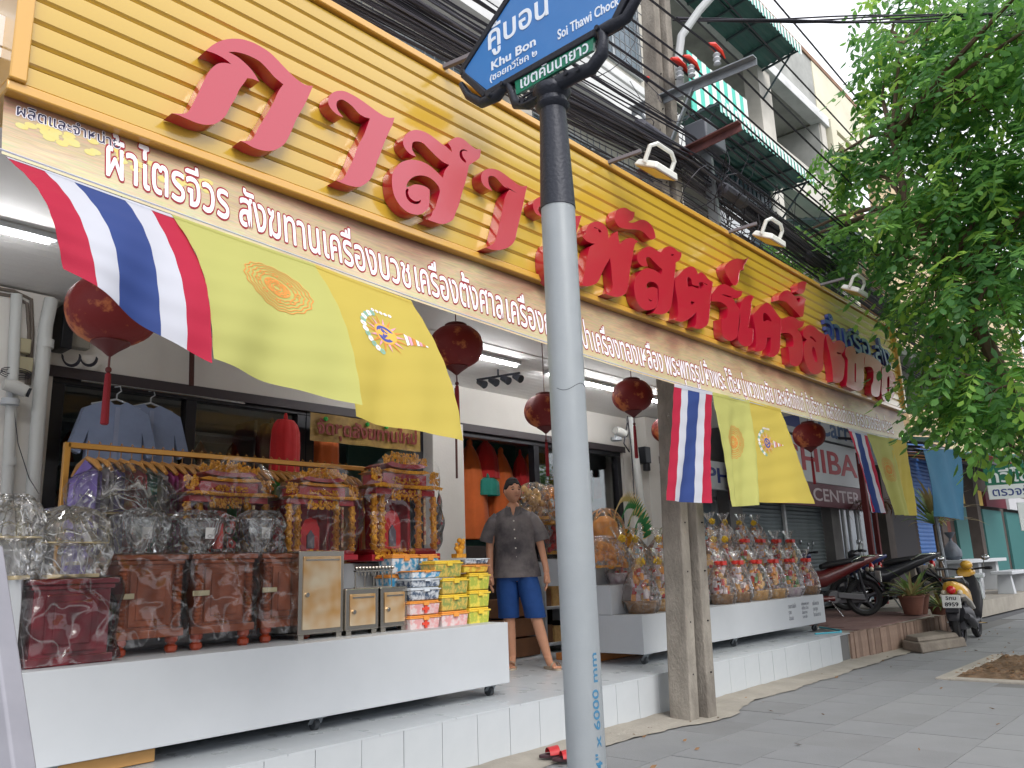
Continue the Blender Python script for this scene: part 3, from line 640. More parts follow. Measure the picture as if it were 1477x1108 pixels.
awning(10.9, 15.45, 11.64, 5.4, 6.3, -.1, bal); awning(11.4, 15.3, 8.62, 5.4, 6.3, 0, bal)
# striped blind hanging inside the upper balcony, left end
mb = MB()
for i in range(14): mb.box(11.65 + .16 * i, 11.65 + .16 * (i + 1), 6.0 - .01 * (i % 2), 6.02, 8.75, 10.0, i % 2)
part('striped_blind', mb, [M('blind_mint', C(84, 196, 178), .6), white_sheet], bal, smooth=False)
mb = MB()
for i in range(11): mb.box(13.3 + .18 * i, 13.3 + .18 * i + .12, 6.28, 6.3, 7.4, 8.55)
mb.box(12.8, 15.4, 6.34, 6.36, 7.2, 8.6); part('hanging_sheet', mb, M('dark_sheet', C(44, 66, 76), .5), bal, smooth=False)
mb = MB(); mb.box(11.2, 22.5, YW - .06, YW + .5, 13.3, 13.42); part('coping', mb, M('brown_coping', C(150, 118, 92), .8, col2=C(110, 84, 68)), bal, smooth=False)
# air conditioner units and junk on the lower floor front
mb = MB(); mb.box(12.2, 13.1, 5.85, 6.18, 6.6, 7.2); part('condenser', mb, white_paint, bal, bevel=.02)
# cream shophouse beyond
crm = thing('cream_shophouse', 'cream and ochre shophouse end behind the tree, beyond the grey balconies', 'building', (22, YW, 0))
mb = MB(); mb.box(18.6, 22.5, YW - .04, YW + .2, 11.87, 13.29); part('parapet', mb, cream_wall, crm, smooth=False)
mb = MB(); mb.box(19.1, 19.45, YW - .15, YW + .2, 4.2, 11.86); part('post', mb, cream_wall, crm, smooth=False, bevel=.01)
mb = MB(); mb.box(19.1, 40, 7.6, 7.8, 4.2, 11.86); mb.box(22.5, 40, YW, YW + .2, 4.2, 12.6); part('wall', mb, M('ochre_wall', C(206, 184, 150), .9, col2=C(186, 166, 134), scale=1), crm, smooth=False)
mb = MB(); mb.box(19.45, 22.5, YW, 7.6, 11.6, 11.8); part('ceiling', mb, cream_wall, crm, smooth=False)
mb = MB(); mb.box(19.45, 22.5, YW, 7.6, 8.6, 8.8); mb.box(19.45, 22.5, YW - .1, YW, 8.6, 9.5); part('balcony', mb, cream_wall, crm, smooth=False)
mbt = thing('green_canopy', 'lower green corrugated canopy half hidden by the leaves', 'canopy', (17, 6, 8))
awning(15.8, 19.2, 7.9, 5.2, 6.3, .3, mbt, False)

# ---------------------------------------------------------------- utility pole
PB = Vector((6.10, 3.66, -.02)); PT = Vector((6.72, 3.74, 8.6))
def pole_at(z): return PB + (PT - PB) * ((z - PB.z) / (PT.z - PB.z))
upole = thing('utility_pole', 'weathered H section concrete utility pole in front of the platform, holding the cables', 'utility pole', (PB.x, PB.y, 0))
def taper_box(a, b, wx0, wy0, wx1, wy1, ox0=0, ox1=0, oy=0):
    mb = MB(); q = lambda c, wx, wy, ox: [(c.x + ox + s_ * wx / 2, c.y + oy + t_ * wy / 2, c.z) for s_, t_ in ((-1, -1), (1, -1), (1, 1), (-1, 1))]
    mb.hexa(q(a, wx0, wy0, ox0), q(b, wx1, wy1, ox1)); return mb
part('flange', taper_box(PB, PT, .13, .20, .10, .15, -.095, -.072, .0), concrete, upole, bevel=.012, smooth=False)
part('flange', taper_box(PB + Vector((0, 0, -.0)), PT, .135, .24, .10, .17, .095, .072, -.03), concrete, upole, bevel=.012, smooth=False)
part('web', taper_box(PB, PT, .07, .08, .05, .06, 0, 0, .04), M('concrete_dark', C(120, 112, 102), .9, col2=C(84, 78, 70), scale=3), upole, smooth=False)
mb = MB()
r4 = random.Random(2)
for i in range(16):
    z = .35 + .4 * i; c = pole_at(z)
    for sx in (-.095, .095):
        mb.cyl((c.x + sx, c.y - .16 if sx > 0 else c.y - .102, z), (c.x + sx, c.y - .145 if sx > 0 else c.y - .09, z), .007, n=6)
part('bolt_hole', mb, black_in, upole, smooth=False, kind='stuff')
def arm(p0, p1, w=.07, h=.07, mat=metal_gray, name='cross_arm'):
    mb = MB(); mb.obox(p0, p1, w, .012); mb.obox(Vector(p0) + Vector((w / 2, 0, -h / 2)), Vector(p1) + Vector((w / 2, 0, -h / 2)), .012, h); return part(name, mb, mat, upole, smooth=False)
arm((6.42, 4.0, 5.72), (6.42, 2.65, 5.66)); arm((6.40, 3.95, 5.0), (6.40, 2.85, 5.08), mat=rust); arm((6.56, 3.98, 7.3), (6.56, 2.9, 7.3))
mb = MB(); mb.obox((6.46, 3.3, 5.66), (6.44, 3.62, 5.12), .045, .02); mb.obox((6.46, 3.9, 5.66), (6.44, 3.7, 5.2), .045, .02); part('brace', mb, metal_gray, upole, smooth=False)
mb = MB(); mb.tube([(6.66, 3.55, 5.75), (6.67, 3.54, 6.2), (6.7, 3.5, 6.45), (6.85, 3.35, 6.75), (7.1, 3.1, 7.15), (7.4, 2.8, 7.6)], .042, 10); part('lamp_arm', mb, M('pipe_grey', C(176, 180, 182), .5), upole)
ins_m = M('insulator_red', C(214, 58, 46), 0.4)
for (x, y, z) in ((6.5, 3.75, 5.95), (6.5, 3.45, 6.02), (6.55, 3.35, 6.02), (6.5, 3.05, 5.98)):
    mb = MB(); mb.lathe([(.016, -.08), (.038, -.065), (.022, -.04), (.04, -.015), (.022, .01), (.038, .03), (.016, .055), (1e-6, .06)], (x, y, z - .1), 10); part('insulator', mb, white_paint, upole)
    mb = MB(); mb.tube([(x - .14, y, z - .02), (x - .05, y, z + .01), (x + .08, y, z), (x + .16, y, z - .03)], [.015, .034, .034, .015], 8); part('insulator_cover', mb, ins_m, upole)
mb = MB(); mb.box(6.75, 7.15, 3.35, 3.6, 5.25, 5.5); part('terminal_box', mb, M('box_dark', C(92, 96, 104), .5), upole, bevel=.02)
mb = MB(); mb.obox((7.0, 3.5, 5.3), (7.05, 3.5, 4.5), .1, .05); part('hanging_bracket', mb, metal_gray, upole, smooth=False)

# ---------------------------------------------------------------- cables
cable_m = M('cable_black', C(44, 42, 52), 0.55); cable_g = M('cable_grey', C(82, 82, 92), 0.55)
rc_ = random.Random(21)
def cable(z0, zp, z1, y0, yp, y1, r, sag0, sag1, grp, lab, mat=cable_m):
    pts = []
    x0, xp, x1 = -7.0, 6.45, 34.0
    ph_ = rc_.uniform(0, 6)
    for i in range(23):
        t = i / 22; pts.append((x0 + (xp - x0) * t, y0 + (yp - y0) * t, z0 + (zp - z0) * t - sag0 * 4 * t * (1 - t) + .012 * math.sin(t * 23 + ph_)))
    for i in range(1, 23):
        t = i / 22; pts.append((xp + (x1 - xp) * t, yp + (y1 - yp) * t, zp + (z1 - zp) * t - sag1 * 4 * t * (1 - t) + .015 * math.sin(t * 31 + ph_)))
    mb = MB(); mb.tube(pts, r, 5, True)
    solo('utility_cable', mb, mat, lab, 'cable', grp, loc=(xp, yp, zp))
for i in range(44):   # heavy communications bundle
    a = rc_.gauss(0, 1); b = rc_.gauss(0, 1)
    zp = 4.98 + .085 * a; yp = 3.52 + .07 * b
    cable(zp + .12 + .06 * rc_.gauss(0, 1), zp, zp - .05 + .15 * rc_.gauss(0, 1), yp + .1 * rc_.gauss(0, 1), yp, yp + .15 * rc_.gauss(0, 1), rc_.uniform(.004, .011), rc_.uniform(.28, .42), rc_.uniform(.2, .55),
          'cables of the thick sagging bundle', 'black cable in the thick sagging bundle above the yellow signboard', cable_m if rc_.random() < .75 else cable_g)
for i in range(26):   # loose lines below
    zp = rc_.uniform(4.5, 4.95); yp = rc_.uniform(3.35, 3.95)
    cable(zp + rc_.uniform(-.25, .3), zp, zp + rc_.uniform(-.3, .2), yp + rc_.uniform(-.15, .15), yp, yp, rc_.choice([.004, .005, .006, .009]), rc_.uniform(.1, .4), rc_.uniform(.1, .5),
          'loose thin cables', 'thin dark cable strung loosely just above the signboard top', cable_m if rc_.random() < .7 else cable_g)
for i, (z, y, r) in enumerate(((5.3, 3.75, .013), (5.22, 3.7, .012), (5.5, 3.85, .01), (5.62, 3.9, .007), (5.15, 3.35, .014), (5.45, 3.6, .006), (5.36, 3.5, .005), (5.8, 3.95, .006), (5.12, 3.6, .012), (5.14, 3.0, .01), (5.16, 3.1, .012))):
    cable(z + rc_.uniform(0, .25), z, z + rc_.uniform(-.2, .2), y, y, y, r, rc_.uniform(.15, .3), rc_.uniform(.2, .5), 'cables on the lower cross arm', 'black cable strung to the lower rusty cross arm of the pole')
for i, (z, y) in enumerate(((5.92, 3.75), (5.98, 3.45), (5.98, 3.35), (5.95, 3.05), (7.4, 3.0), (7.4, 3.4), (7.4, 3.8))):
    cable(z + .15, z, z + .1, y, y, y, .011, .25, .45, 'power lines on insulators', 'black power line resting on the red capped insulators of the pole')
for i in range(5):   # service bundle crossing the street
    dz = .02 * i; mb = MB(); pts = []
    for k in range(25):
        t = k / 24; pts.append((6.7 + 7.5 * t, 3.5 - 7.0 * t + .02 * i, 6.62 + dz + 1.1 * t - .5 * 4 * t * (1 - t) * .5 + .03 * math.sin(t * 19 + i)))
    mb.tube(pts, .009, 5); solo('utility_cable', mb, cable_m, 'black service cable leaving the pole over the street towards the tree', 'cable', 'service cables over the street')
mb = MB(); pts = [(6.5 + 6 * t, 3.6 - 9 * t, 7.3 + .9 * t) for t in [k / 12 for k in range(13)]]; mb.tube(pts, .008, 5)
solo('utility_cable', mb, cable_m, 'single thin wire crossing the sky at the very top beside the pole', 'cable')
# tangle and loops near the pole
mb = MB()
for i in range(26):
    c = Vector((rc_.uniform(5.9, 8.6), rc_.uniform(3.25, 3.75), rc_.uniform(4.65, 5.15))); R_ = rc_.uniform(.06, .3); ph_ = rc_.uniform(0, 6.28); tilt = rc_.uniform(-.6, .6); n_ = rc_.choice([7, 10, 14])
    pts = []
    for k in range(n_):
        t = ph_ + k * .5; pts.append(c + Vector((R_ * 1.5 * math.cos(t), .15 * math.sin(t * 1.3), R_ * .8 * math.sin(t) + .15 * tilt * math.cos(t))))
    mb.tube(pts, rc_.uniform(.003, .007), 4)
for i in range(14):
    x = rc_.uniform(5.2, 9.5); z = rc_.uniform(4.7, 5.9); pts = []
    for k in range(9):
        t = k / 8; pts.append((x + (.5 + .3 * math.sin(i)) * t + .05 * math.sin(9 * t), 3.55 + .15 * math.sin(t * 5 + i), z - .5 * 4 * t * (1 - t) + .2 * t))
    mb.tube(pts, .004, 4)
o = solo('cable_tangle', mb, cable_m, 'tangle of looped black wires around the concrete pole', 'cables', kind='stuff')
# splice closures
for (x, z, y) in ((7.3, 4.86, 3.4), (9.6, 4.8, 3.5), (5.9, 5.0, 3.45)):
    mb = MB(); mb.tube([(x - .28, y, z + .02), (x - .22, y, z), (x + .22, y, z - .01), (x + .28, y, z - .02)], [.02, .065, .065, .02], 10)
    solo('splice_case', mb, M('splice_grey', C(70, 70, 80), .6), {7.3: 'dark splice case on the bundle just right of the pole', 9.6: 'dark splice case on the bundle near the third floodlight', 5.9: 'dark splice case on the bundle just left of the pole'}[x], 'splice case')

# ---------------------------------------------------------------- floodlights over the sign
fl_w = M('floodlight_white', C(226, 226, 220), .4); fl_g = M('floodlight_glass', C(206, 176, 104), .15)
def flood(x, label, hide=False):
    t = thing('floodlight', label, 'floodlight', (x, 3.2, 4.2), group='floodlights on arms over the signboard')
    mb = MB(); mb.obox((0, 0.03, -.02), (0.1, -.27, .02), .028, .028); part('arm', mb, M('arm_grey', C(110, 104, 108), .5), t, local=True, bevel=.004)
    Rm = Matrix.Rotation(math.radians(28), 3, 'X'); c = Vector((.20, -.33, -.12))
    def L(x_, y_, z_): return c + Rm @ Vector((x_, y_, z_))
    mb = MB(); mb.hexa([L((-.19)*.82, (-.13)*.82, (-.03)*.82), L((.19)*.82, (-.13)*.82, (-.03)*.82), L((.19)*.82, (.13)*.82, (-.03)*.82), L((-.19)*.82, (.13)*.82, (-.03)*.82)], [L((-.17)*.82, (-.11)*.82, (.035)*.82), L((.17)*.82, (-.11)*.82, (.035)*.82), L((.17)*.82, (.11)*.82, (.035)*.82), L((-.17)*.82, (.11)*.82, (.035)*.82)]); part('housing', mb, fl_w, t, local=True, bevel=.012)
    mb = MB(); mb.hexa([L((-.165)*.82, (-.108)*.82, (-.037)*.82), L((.165)*.82, (-.108)*.82, (-.037)*.82), L((.165)*.82, (.108)*.82, (-.037)*.82), L((-.165)*.82, (.108)*.82, (-.037)*.82)], [L((-.165)*.82, (-.108)*.82, (-.02)*.82), L((.165)*.82, (-.108)*.82, (-.02)*.82), L((.165)*.82, (.108)*.82, (-.02)*.82), L((-.165)*.82, (.108)*.82, (-.02)*.82)]); part('lens', mb, fl_g, t, local=True)
    mb = MB(); mb.tube([L((-.205)*.82, (0)*.82, (.0)*.82), L((-.205)*.82, (0)*.82, (.15)*.82), L((-.12)*.82, (0)*.82, (.2)*.82), L((.12)*.82, (0)*.82, (.2)*.82), L((.205)*.82, (0)*.82, (.15)*.82), L((.205)*.82, (0)*.82, (0)*.82)], .017, 6); part('bracket', mb, fl_w, t, local=True)
    return t
flood(3.02, 'white floodlight behind the blue street name sign'); flood(4.72, 'white floodlight just right of the street sign column, above the board'); flood(6.62, 'third floodlight from the left, above the middle letters'); flood(8.75, 'white floodlight farthest along the board, above the small blue letters')
# ---------------------------------------------------------------- buildings across the street (only seen in reflections)
opp = thing('opposite_row', 'plain row of shophouses across the street, mirrored in the shop glass', 'building', (5, -19, 0))
mb = MB(); mb.box(-30, 60, -24, -21, 0, 5.0); part('wall', mb, M('opposite_wall', C(170, 166, 160), .9, col2=C(140, 138, 134), scale=.6), opp, smooth=False)
mb = MB()
for i in range(20): mb.box(-29 + 4.4 * i, -25.4 + 4.4 * i, -21.05, -20.98, .2, 3.0)
part('shutter', mb, M('opposite_shutter', C(70, 76, 84), .7), opp, smooth=False, kind='stuff')

# ---------------------------------------------------------------- appliance shop next door
white_board = M('white_board', C(200, 202, 206), 0.5, col2=C(186, 188, 192), scale=1)
maroon = M('maroon_board', C(96, 40, 52), 0.5); red_txt = M('sign_red', C(168, 30, 44), 0.5); navy_txt = M('sign_navy', C(44, 62, 130), 0.5); grey_txt = M('sign_grey', C(90, 92, 100), 0.5)
nb = thing('appliance_shop', 'closed appliance shop beside the robe shop with grey roller shutter under signboards', 'building', (14, YW, 0))
mb = MB(); mb.box(11.21, 18.5, YW + .05, YW + .25, 3.35, 4.1); mb.box(9.95, 18.5, YW + .05, YW + .25, 2.7, 3.35); mb.box(16.17, 16.6, YW - .1, YW + .25, .33, 2.7); mb.box(12.2, 12.65, YW, YW + .25, .33, 2.7)
mb.box(9.75, 20, 9.0, 9.2, .3, 3.3); part('wall', mb, M('neighbour_wall', C(120, 118, 118), .9, col2=C(92, 90, 90), scale=1.5), nb, smooth=False)
mb = MB(); mb.box(10.4, 20, 6.2, 9, .2, .33); part('floor', mb, cement, nb, smooth=False)
s = MB(); s.add([(0, 0, 0), (3.5, 0, 0), (3.5, -.012, .02), (0, -.012, .02), (0, -.016, .045), (3.5, -.016, .045), (0, 0, .07), (3.5, 0, .07)], [(0, 1, 2, 3), (3, 2, 5, 4), (4, 5, 7, 6)]); ss = s.mesh('shutter_slat', shutter_gray)
for i in range(33): link_mesh('shutter_slat', ss, nb, (12.66, YW + .1, .34 + .071 * i))
mb = MB(); mb.box(14.3, 14.37, YW + .02, YW + .07, .34, 2.7); part('shutter_rail', mb, white_board, nb, smooth=False)
mb = MB(); mb.box(9.9, 12.2, YW + .3, YW + .32, .33, 2.7); part('pane', mb, glass_up, nb, smooth=False)
mb = MB()
for x in (9.95, 10.75, 11.5, 12.15): mb.box(x, x + .05, YW + .2, YW + .3, .33, 2.7)
mb.box(9.95, 12.2, YW + .2, YW + .3, 2.2, 2.26); part('door_frame', mb, alu, nb, smooth=False)
def board(name, x0, x1, z0, z1, y, body, mat, tmat, label, cat='sign', tx=None, tw=None, tz=None, th=None, parts=()):
    t = thing(name, label, cat, ((x0 + x1) / 2, y, z0))
    mb = MB(); mb.box(x0, x1, y, y + .09, z0, z1); part('panel', mb, mat, t, bevel=.006, smooth=False)
    if body: text('lettering', body, tmat, t, lambda x, z, d: ((tx or x0 + .1) + x, y - d, (tz or z0 + .05) + z), tw or (x1 - x0 - .2), th, bold=.015, thick=.006)
    return t
board('shop_sign', 9.72, 10.7, 2.38, 2.62, 6.2, 'Communication', white_board, grey_txt, 'small white board reading Communication beside the robe shop corner', th=.11, tz=2.44)
board('shop_sign', 11.2, 13.3, 2.32, 2.76, 6.15, 'PHILIPS', white_board, navy_txt, 'white board with blue letters mostly hidden behind the middle flags', th=.24, tz=2.42)
xl_ = at(1157, 682, 1, 6.0).x; xr_ = at(1237, 688, 1, 6.0).x; tw_ = (xr_ - xl_) * 7 / 3.75; cl_ = at(1178, 716, 1, 5.99).x; cr2_ = at(1240, 720, 1, 5.99).x
tb = board('shop_sign', xr_ - tw_ - .3, 18.25, 2.60, 3.42, 6.0, 'TOSHIBA', white_board, red_txt, 'large white board with red letters ending HIBA over the grey shutter', tx=xr_ - tw_, tw=tw_, tz=2.80, th=.46)
mb = MB(); mb.box(xr_ - tw_ - .3, 18.3, 5.99, 6.09, 2.16, 2.59); part('lower_panel', mb, maroon, tb, smooth=False, bevel=.004)
text('lettering', 'SERVICE CENTER', M('board_pale', C(196, 180, 186), .5), tb, lambda x, z, d: (cr2_ - (cr2_ - cl_) * 2.2 + x, 5.99 - d, 2.26 + z), (cr2_ - cl_) * 2.2, .24, bold=.012, thick=.005)
ca = board('shop_sign', 13.7, 18.6, 3.5, 4.2, 6.1, 'Carrier', white_board, M('sign_teal', C(86, 110, 150), .5), 'pale board reading Carrier at the top, behind the banner end', tx=15.8, tw=2.6, tz=3.58, th=.42)
mb = MB(); mb.box(14.2, 14.9, 6.09, 6.1, 3.62, 4.08); part('logo', mb, navy_txt, ca, smooth=False)
# pipes and window right of the shutter
mb = MB()
for x in (16.75, 17.05, 17.5, 17.65): mb.tube([(x, 6.2, .33), (x, 6.2, 2.2)], .035, 8)
part('pipe', mb, white_paint, nb)
leafy = M('reflected_garden', C(120, 150, 90), .3, col2=C(70, 90, 60), scale=4)
mb = MB(); mb.box(16.6, 19.6, 6.5, 6.52, .33, 2.2); part('pane', mb, glass_up, nb, smooth=False)
# third shop : dark opening, blue shutter
sh3 = thing('blue_shutter_shop', 'dark shop front with a half seen blue roller shutter behind the hanging blue cloth', 'building', (22, YW, 0))
mb = MB(); mb.box(18.55, 36, YW + .1, YW + .4, 3.6, 4.2); mb.box(19.65, 20.1, YW, YW + .3, .33, 3.6); mb.box(24.0, 24.5, YW, YW + .3, .33, 3.6); mb.box(18.5, 36, 9.4, 9.6, .2, 4.2); mb.box(28, 28.4, YW, YW + .3, .33, 3.6)
part('wall', mb, M('brown_dim_wall', C(92, 84, 80), .9, col2=C(64, 58, 56), scale=1.2), sh3, smooth=False)
s = MB(); s.add([(0, 0, 0), (1.9, 0, 0), (1.9, -.016, .03), (0, -.016, .03), (0, -.016, .07), (1.9, -.016, .07), (0, 0, .1), (1.9, 0, .1)], [(0, 1, 2, 3), (3, 2, 5, 4), (4, 5, 7, 6)]); ss = s.mesh('shutter_slat', shutter_blue)
for i in range(26): link_mesh('shutter_slat', ss, sh3, (22.05, YW + .05, .95 + .101 * i))
mb = MB(); mb.box(22.05, 23.95, YW, YW + .3, 3.6, 4.2); part('shutter_box', mb, shutter_blue, sh3, smooth=False)
lw = thing('low_wall', 'low grey concrete wall below the blue shutter', 'wall', (22, 6, 0))
mb = MB(); mb.box(20.2, 24.0, 6.0, 6.2, .0, .98); part('wall', mb, concrete, lw, smooth=False, bevel=.01)
# raised concrete apron with kerb
mb = MB(); mb.add([(16.6, 4.35, 0), (36, 3.9, 0), (36, 9.4, 0), (16.6, 9.4, 0), (16.6, 4.35, .3), (36, 3.9, .3), (36, 9.4, .3), (16.6, 9.4, .3)], [(4, 5, 6, 7), (0, 1, 5, 4), (1, 2, 6, 5), (3, 0, 4, 7)]); struct('raised_apron', mb, cement)
mb = MB(); mb.add([(15.6, 6.2, 0), (16.6, 4.35, 0), (16.6, 6.2, 0), (15.6, 6.2, .3), (16.6, 4.35, .3), (16.6, 6.2, .3)], [(3, 4, 5), (0, 1, 4, 3), (2, 1, 0)]); mb.box(13.6, 20, 6.2, 6.4, -.0, .33); struct('apron_edge', mb, cement)
# white concrete benches and table
def bench(x, y, rz, label, w=1.6):
    t = thing('stone_bench', label, 'bench', (x, y, .3), rz, 'white benches in front of the far shops')
    mb = MB(); mb.box(-w / 2, w / 2, -.22, .22, .42, .5); part('seat', mb, white_paint, t, local=True, bevel=.015, smooth=False)
    for sx in (-1, 1):
        mb = MB(); mb.hexa([(sx * w * .36 - .1, -.17, 0), (sx * w * .36 + .1, -.17, 0), (sx * w * .36 + .1, .17, 0), (sx * w * .36 - .1, .17, 0)], [(sx * w * .36 - .06, -.13, .42), (sx * w * .36 + .06, -.13, .42), (sx * w * .36 + .06, .13, .42), (sx * w * .36 - .06, .13, .42)]); part('leg', mb, white_paint, t, local=True, bevel=.01, smooth=False)
bench(19.6, 4.7, .2, 'white bench nearest the palm, left of the long table', 1.1); bench(22.2, 4.5, 0, 'white bench at the right edge below the pharmacy sign', 2.0)
t = thing('stone_table', 'long white table standing behind the benches on the raised apron', 'table', (21.8, 5.4, .3))
mb = MB(); mb.box(20.3, 24.4, 5.0, 5.8, 1.0, 1.08); part('tabletop', mb, white_paint, t, bevel=.01, smooth=False)
for x in (20.7, 22.3, 24.0):
    mb = MB(); mb.box(x - .12, x + .12, 5.15, 5.65, .3, 1.0); part('leg', mb, white_paint, t, bevel=.01, smooth=False)
# wrapped bundle on the table
mb = MB(); mb.lathe([(.12, 0), (.2, .08), (.2, .2), (.12, .34), (.04, .42), (.03, .48), (.1, .58), (.13, .62)], (20.7, 5.3, 1.08), 12)
solo('wrapped_bundle', mb, M('pale_bundle', C(104, 116, 128), .5, col2=C(70, 70, 80), scale=6), 'pale plastic wrapped bundle tied at the neck on the far white table', 'bundle')
# green pharmacy signs
grn = M('sign_green', C(30, 110, 84), 0.5); grn2 = M('cross_green', C(44, 150, 88), .5); wht = M('sign_white', C(226, 232, 232), .5)
g = thing('clinic_sign', 'green and white hanging sign with white Thai letters over blue ones', 'sign', (19.2, 3.85, 2.1))
q0 = (19.0, 4.05); q1 = (19.35, 3.05)   # faces the pavement walkers
def gs(x, z, d): 
    dx, dy = q1[0] - q0[0], q1[1] - q0[1]; L0 = math.hypot(dx, dy); return (q0[0] + dx * x / L0 - d * 1.0, q0[1] + dy * x / L0 - d * .35, z)
def slab(x0, x1, z0, z1, th=.06, d0=0):
    mb = MB(); mb.hexa([gs(x0, z0, d0), gs(x1, z0, d0), gs(x1, z0, d0 - th), gs(x0, z0, d0 - th)], [gs(x0, z1, d0), gs(x1, z1, d0), gs(x1, z1, d0 - th), gs(x0, z1, d0 - th)]); return mb
part('upper_panel', slab(0, 1.25, 2.56, 2.96), grn, g, smooth=False); part('lower_panel', slab(.03, 1.25, 2.27, 2.555), wht, g, smooth=False)
text('lettering', 'ทวีโชค', wht, g, lambda x, z, d: gs(.06 + x, 2.6 + z, d), .98, .30, bold=.02, thick=.006)
text('lettering', 'ตรวจรักษา', navy_txt, g, lambda x, z, d: gs(.1 + x, 2.33 + z, d), 1.05, .19, bold=.01, thick=.006)
g2 = thing('pharmacy_sign', 'white board with a green cross below the clinic sign', 'sign', (19.3, 3.3, 1.6))
part('panel', slab(.5, 1.4, 1.62, 2.18), wht, g2, smooth=False)
mb = slab(.85, 1.03, 1.7, 2.1, .02, .02); mb2 = slab(.66, 1.22, 1.82, 1.98, .02, .025); mb.add(mb2.v, mb2.f); part('cross', mb, grn2, g2, smooth=False)
mb = MB(); mb.tube([gs(1.3, 0, .0), gs(1.3, 3.4, 0)], .04, 8); solo('sign_post', mb, metal_gray, 'thin pale post holding the clinic and pharmacy signs', 'post')
# awning frames over the far shops
far = thing('far_awning', 'old awning with green and yellow roof sheets on dark steel frames over the far shops', 'awning', (20, 5, 3.4))
for i, (x0, x1, z, mt) in enumerate(((17.2, 18.4, 3.6, cream_wall), (18.5, 19.5, 3.55, mint_sheet), (20.4, 22.6, 3.35, M('awning_orange', C(206, 140, 70), .6)), (22.7, 26, 3.5, M('awning_rust', C(150, 70, 56), .6)), (26, 32, 3.8, mint_sheet))):
    mb = MB(); mb.hexa([(x0, 4.6, z), (x1, 4.6, z), (x1, 6.3, z + .3), (x0, 6.3, z + .3)], [(x0, 4.6, z + .03), (x1, 4.6, z + .03), (x1, 6.3, z + .33), (x0, 6.3, z + .33)]); part('roof_sheet', mb, mt, far, smooth=False)
mb = MB()
for x in np.arange(16.8, 32, 1.2): mb.obox((x, 4.5, 3.3), (x, 6.3, 3.65), .05, .05)
for y, z in ((4.5, 3.3), (5.4, 3.5)): mb.obox((16.8, y, z), (32, y, z), .05, .06)
for x in (17, 20, 24, 28): mb.obox((x, 4.5, 3.3), (x + 1.2, 4.5, 3.75), .03, .03)
part('frame', mb, M('far_steel', C(60, 60, 66), .6), far, smooth=False)
# pale blue grey box at the board end
mb = MB(); mb.box(11.35, 11.75, 3.6, 3.9, 2.45, 3.25); solo('meter_box', mb, M('pale_box', C(150, 168, 190), .5), 'pale blue grey box fixed beyond the right end of the banner', 'box', bevel=.01)
# blue cloth sunshade on a pole
def ripple(u, v, a, k, ph): return a * math.sin(u * k + ph) * (0.3 + 0.7 * (1 - v))
A, B, C_, D = at(1331, 650, 1, 4.1), at(1383, 648, 1, 4.05), at(1396, 750, 1, 4.0), at(1347, 745, 1, 4.15)
def quadfn(A, B, C_, D, amp=.02, kx=9, kz=2.0, ph=0.0, out=(0, -1, 0)):
    o = Vector(out)
    def f(u, v):
        p = (A * (1 - u) + B * u) * v + (D * (1 - u) + C_ * u) * (1 - v)
        return p + o * (amp * (1 - v * .85) * math.sin(kx * u + ph + kz * v) + amp * .4 * math.sin(kx * 2.3 * u + 3 * v + ph))
    return f
blue_cloth = M('blue_cloth', C(58, 112, 142), 0.85, col2=C(48, 96, 126), scale=2, bump=.2, bscale=20)
mb = MB(); f_ = quadfn(A, B, C_, D, .05, 5)
mb.grid(f_, 20, 20); mb.grid(lambda u, v: f_(u, v) + Vector((0, .006, 0)), 20, 20); solo('sunshade_cloth', mb, blue_cloth, 'faded blue cloth sunshade hanging beyond the last yellow flag', 'sunshade')
mb = MB(); p0_ = at(1332, 650, 1, 4.2); mb.tube([(p0_.x - .1, 4.2, p0_.z + .05), (p0_.x + 2.4, 4.2, p0_.z + .2)], .025, 8); mb.tube([at(1349, 742, 1, 4.4), at(1367, 838, 1, 4.4)], .035, 8)
solo('sunshade_pole', mb, metal_gray, 'pale poles carrying the blue cloth sunshade', 'pole')
# stepping stone
slabm = M('slab_concrete', C(140, 132, 122), .9, col2=C(94, 86, 78), scale=5, cmix=.7, bump=.7, bscale=30)
mb = MB(); mb.hexa([(11.45, 3.45, -.002), (12.55, 3.2, -.002), (12.9, 3.62, -.002), (11.75, 3.78, -.002)], [(11.43, 3.46, .13), (12.53, 3.22, .12), (12.9, 3.62, .13), (11.75, 3.78, .13)])
bmk = solo('stepping_slab', mb, slabm, 'rough broken concrete slab used as a step in front of the brick platform', 'step', bevel=.02)
mb = MB(); mb.hexa([(11.52, 3.5, .131), (12.5, 3.27, .121), (12.84, 3.62, .131), (11.8, 3.76, .131)], [(11.56, 3.52, .19), (12.48, 3.3, .18), (12.8, 3.61, .19), (11.83, 3.74, .19)])
solo('upper_slab', mb, slabm, 'thinner grey slab lying on top of the broken step slab', 'slab', bevel=.015)

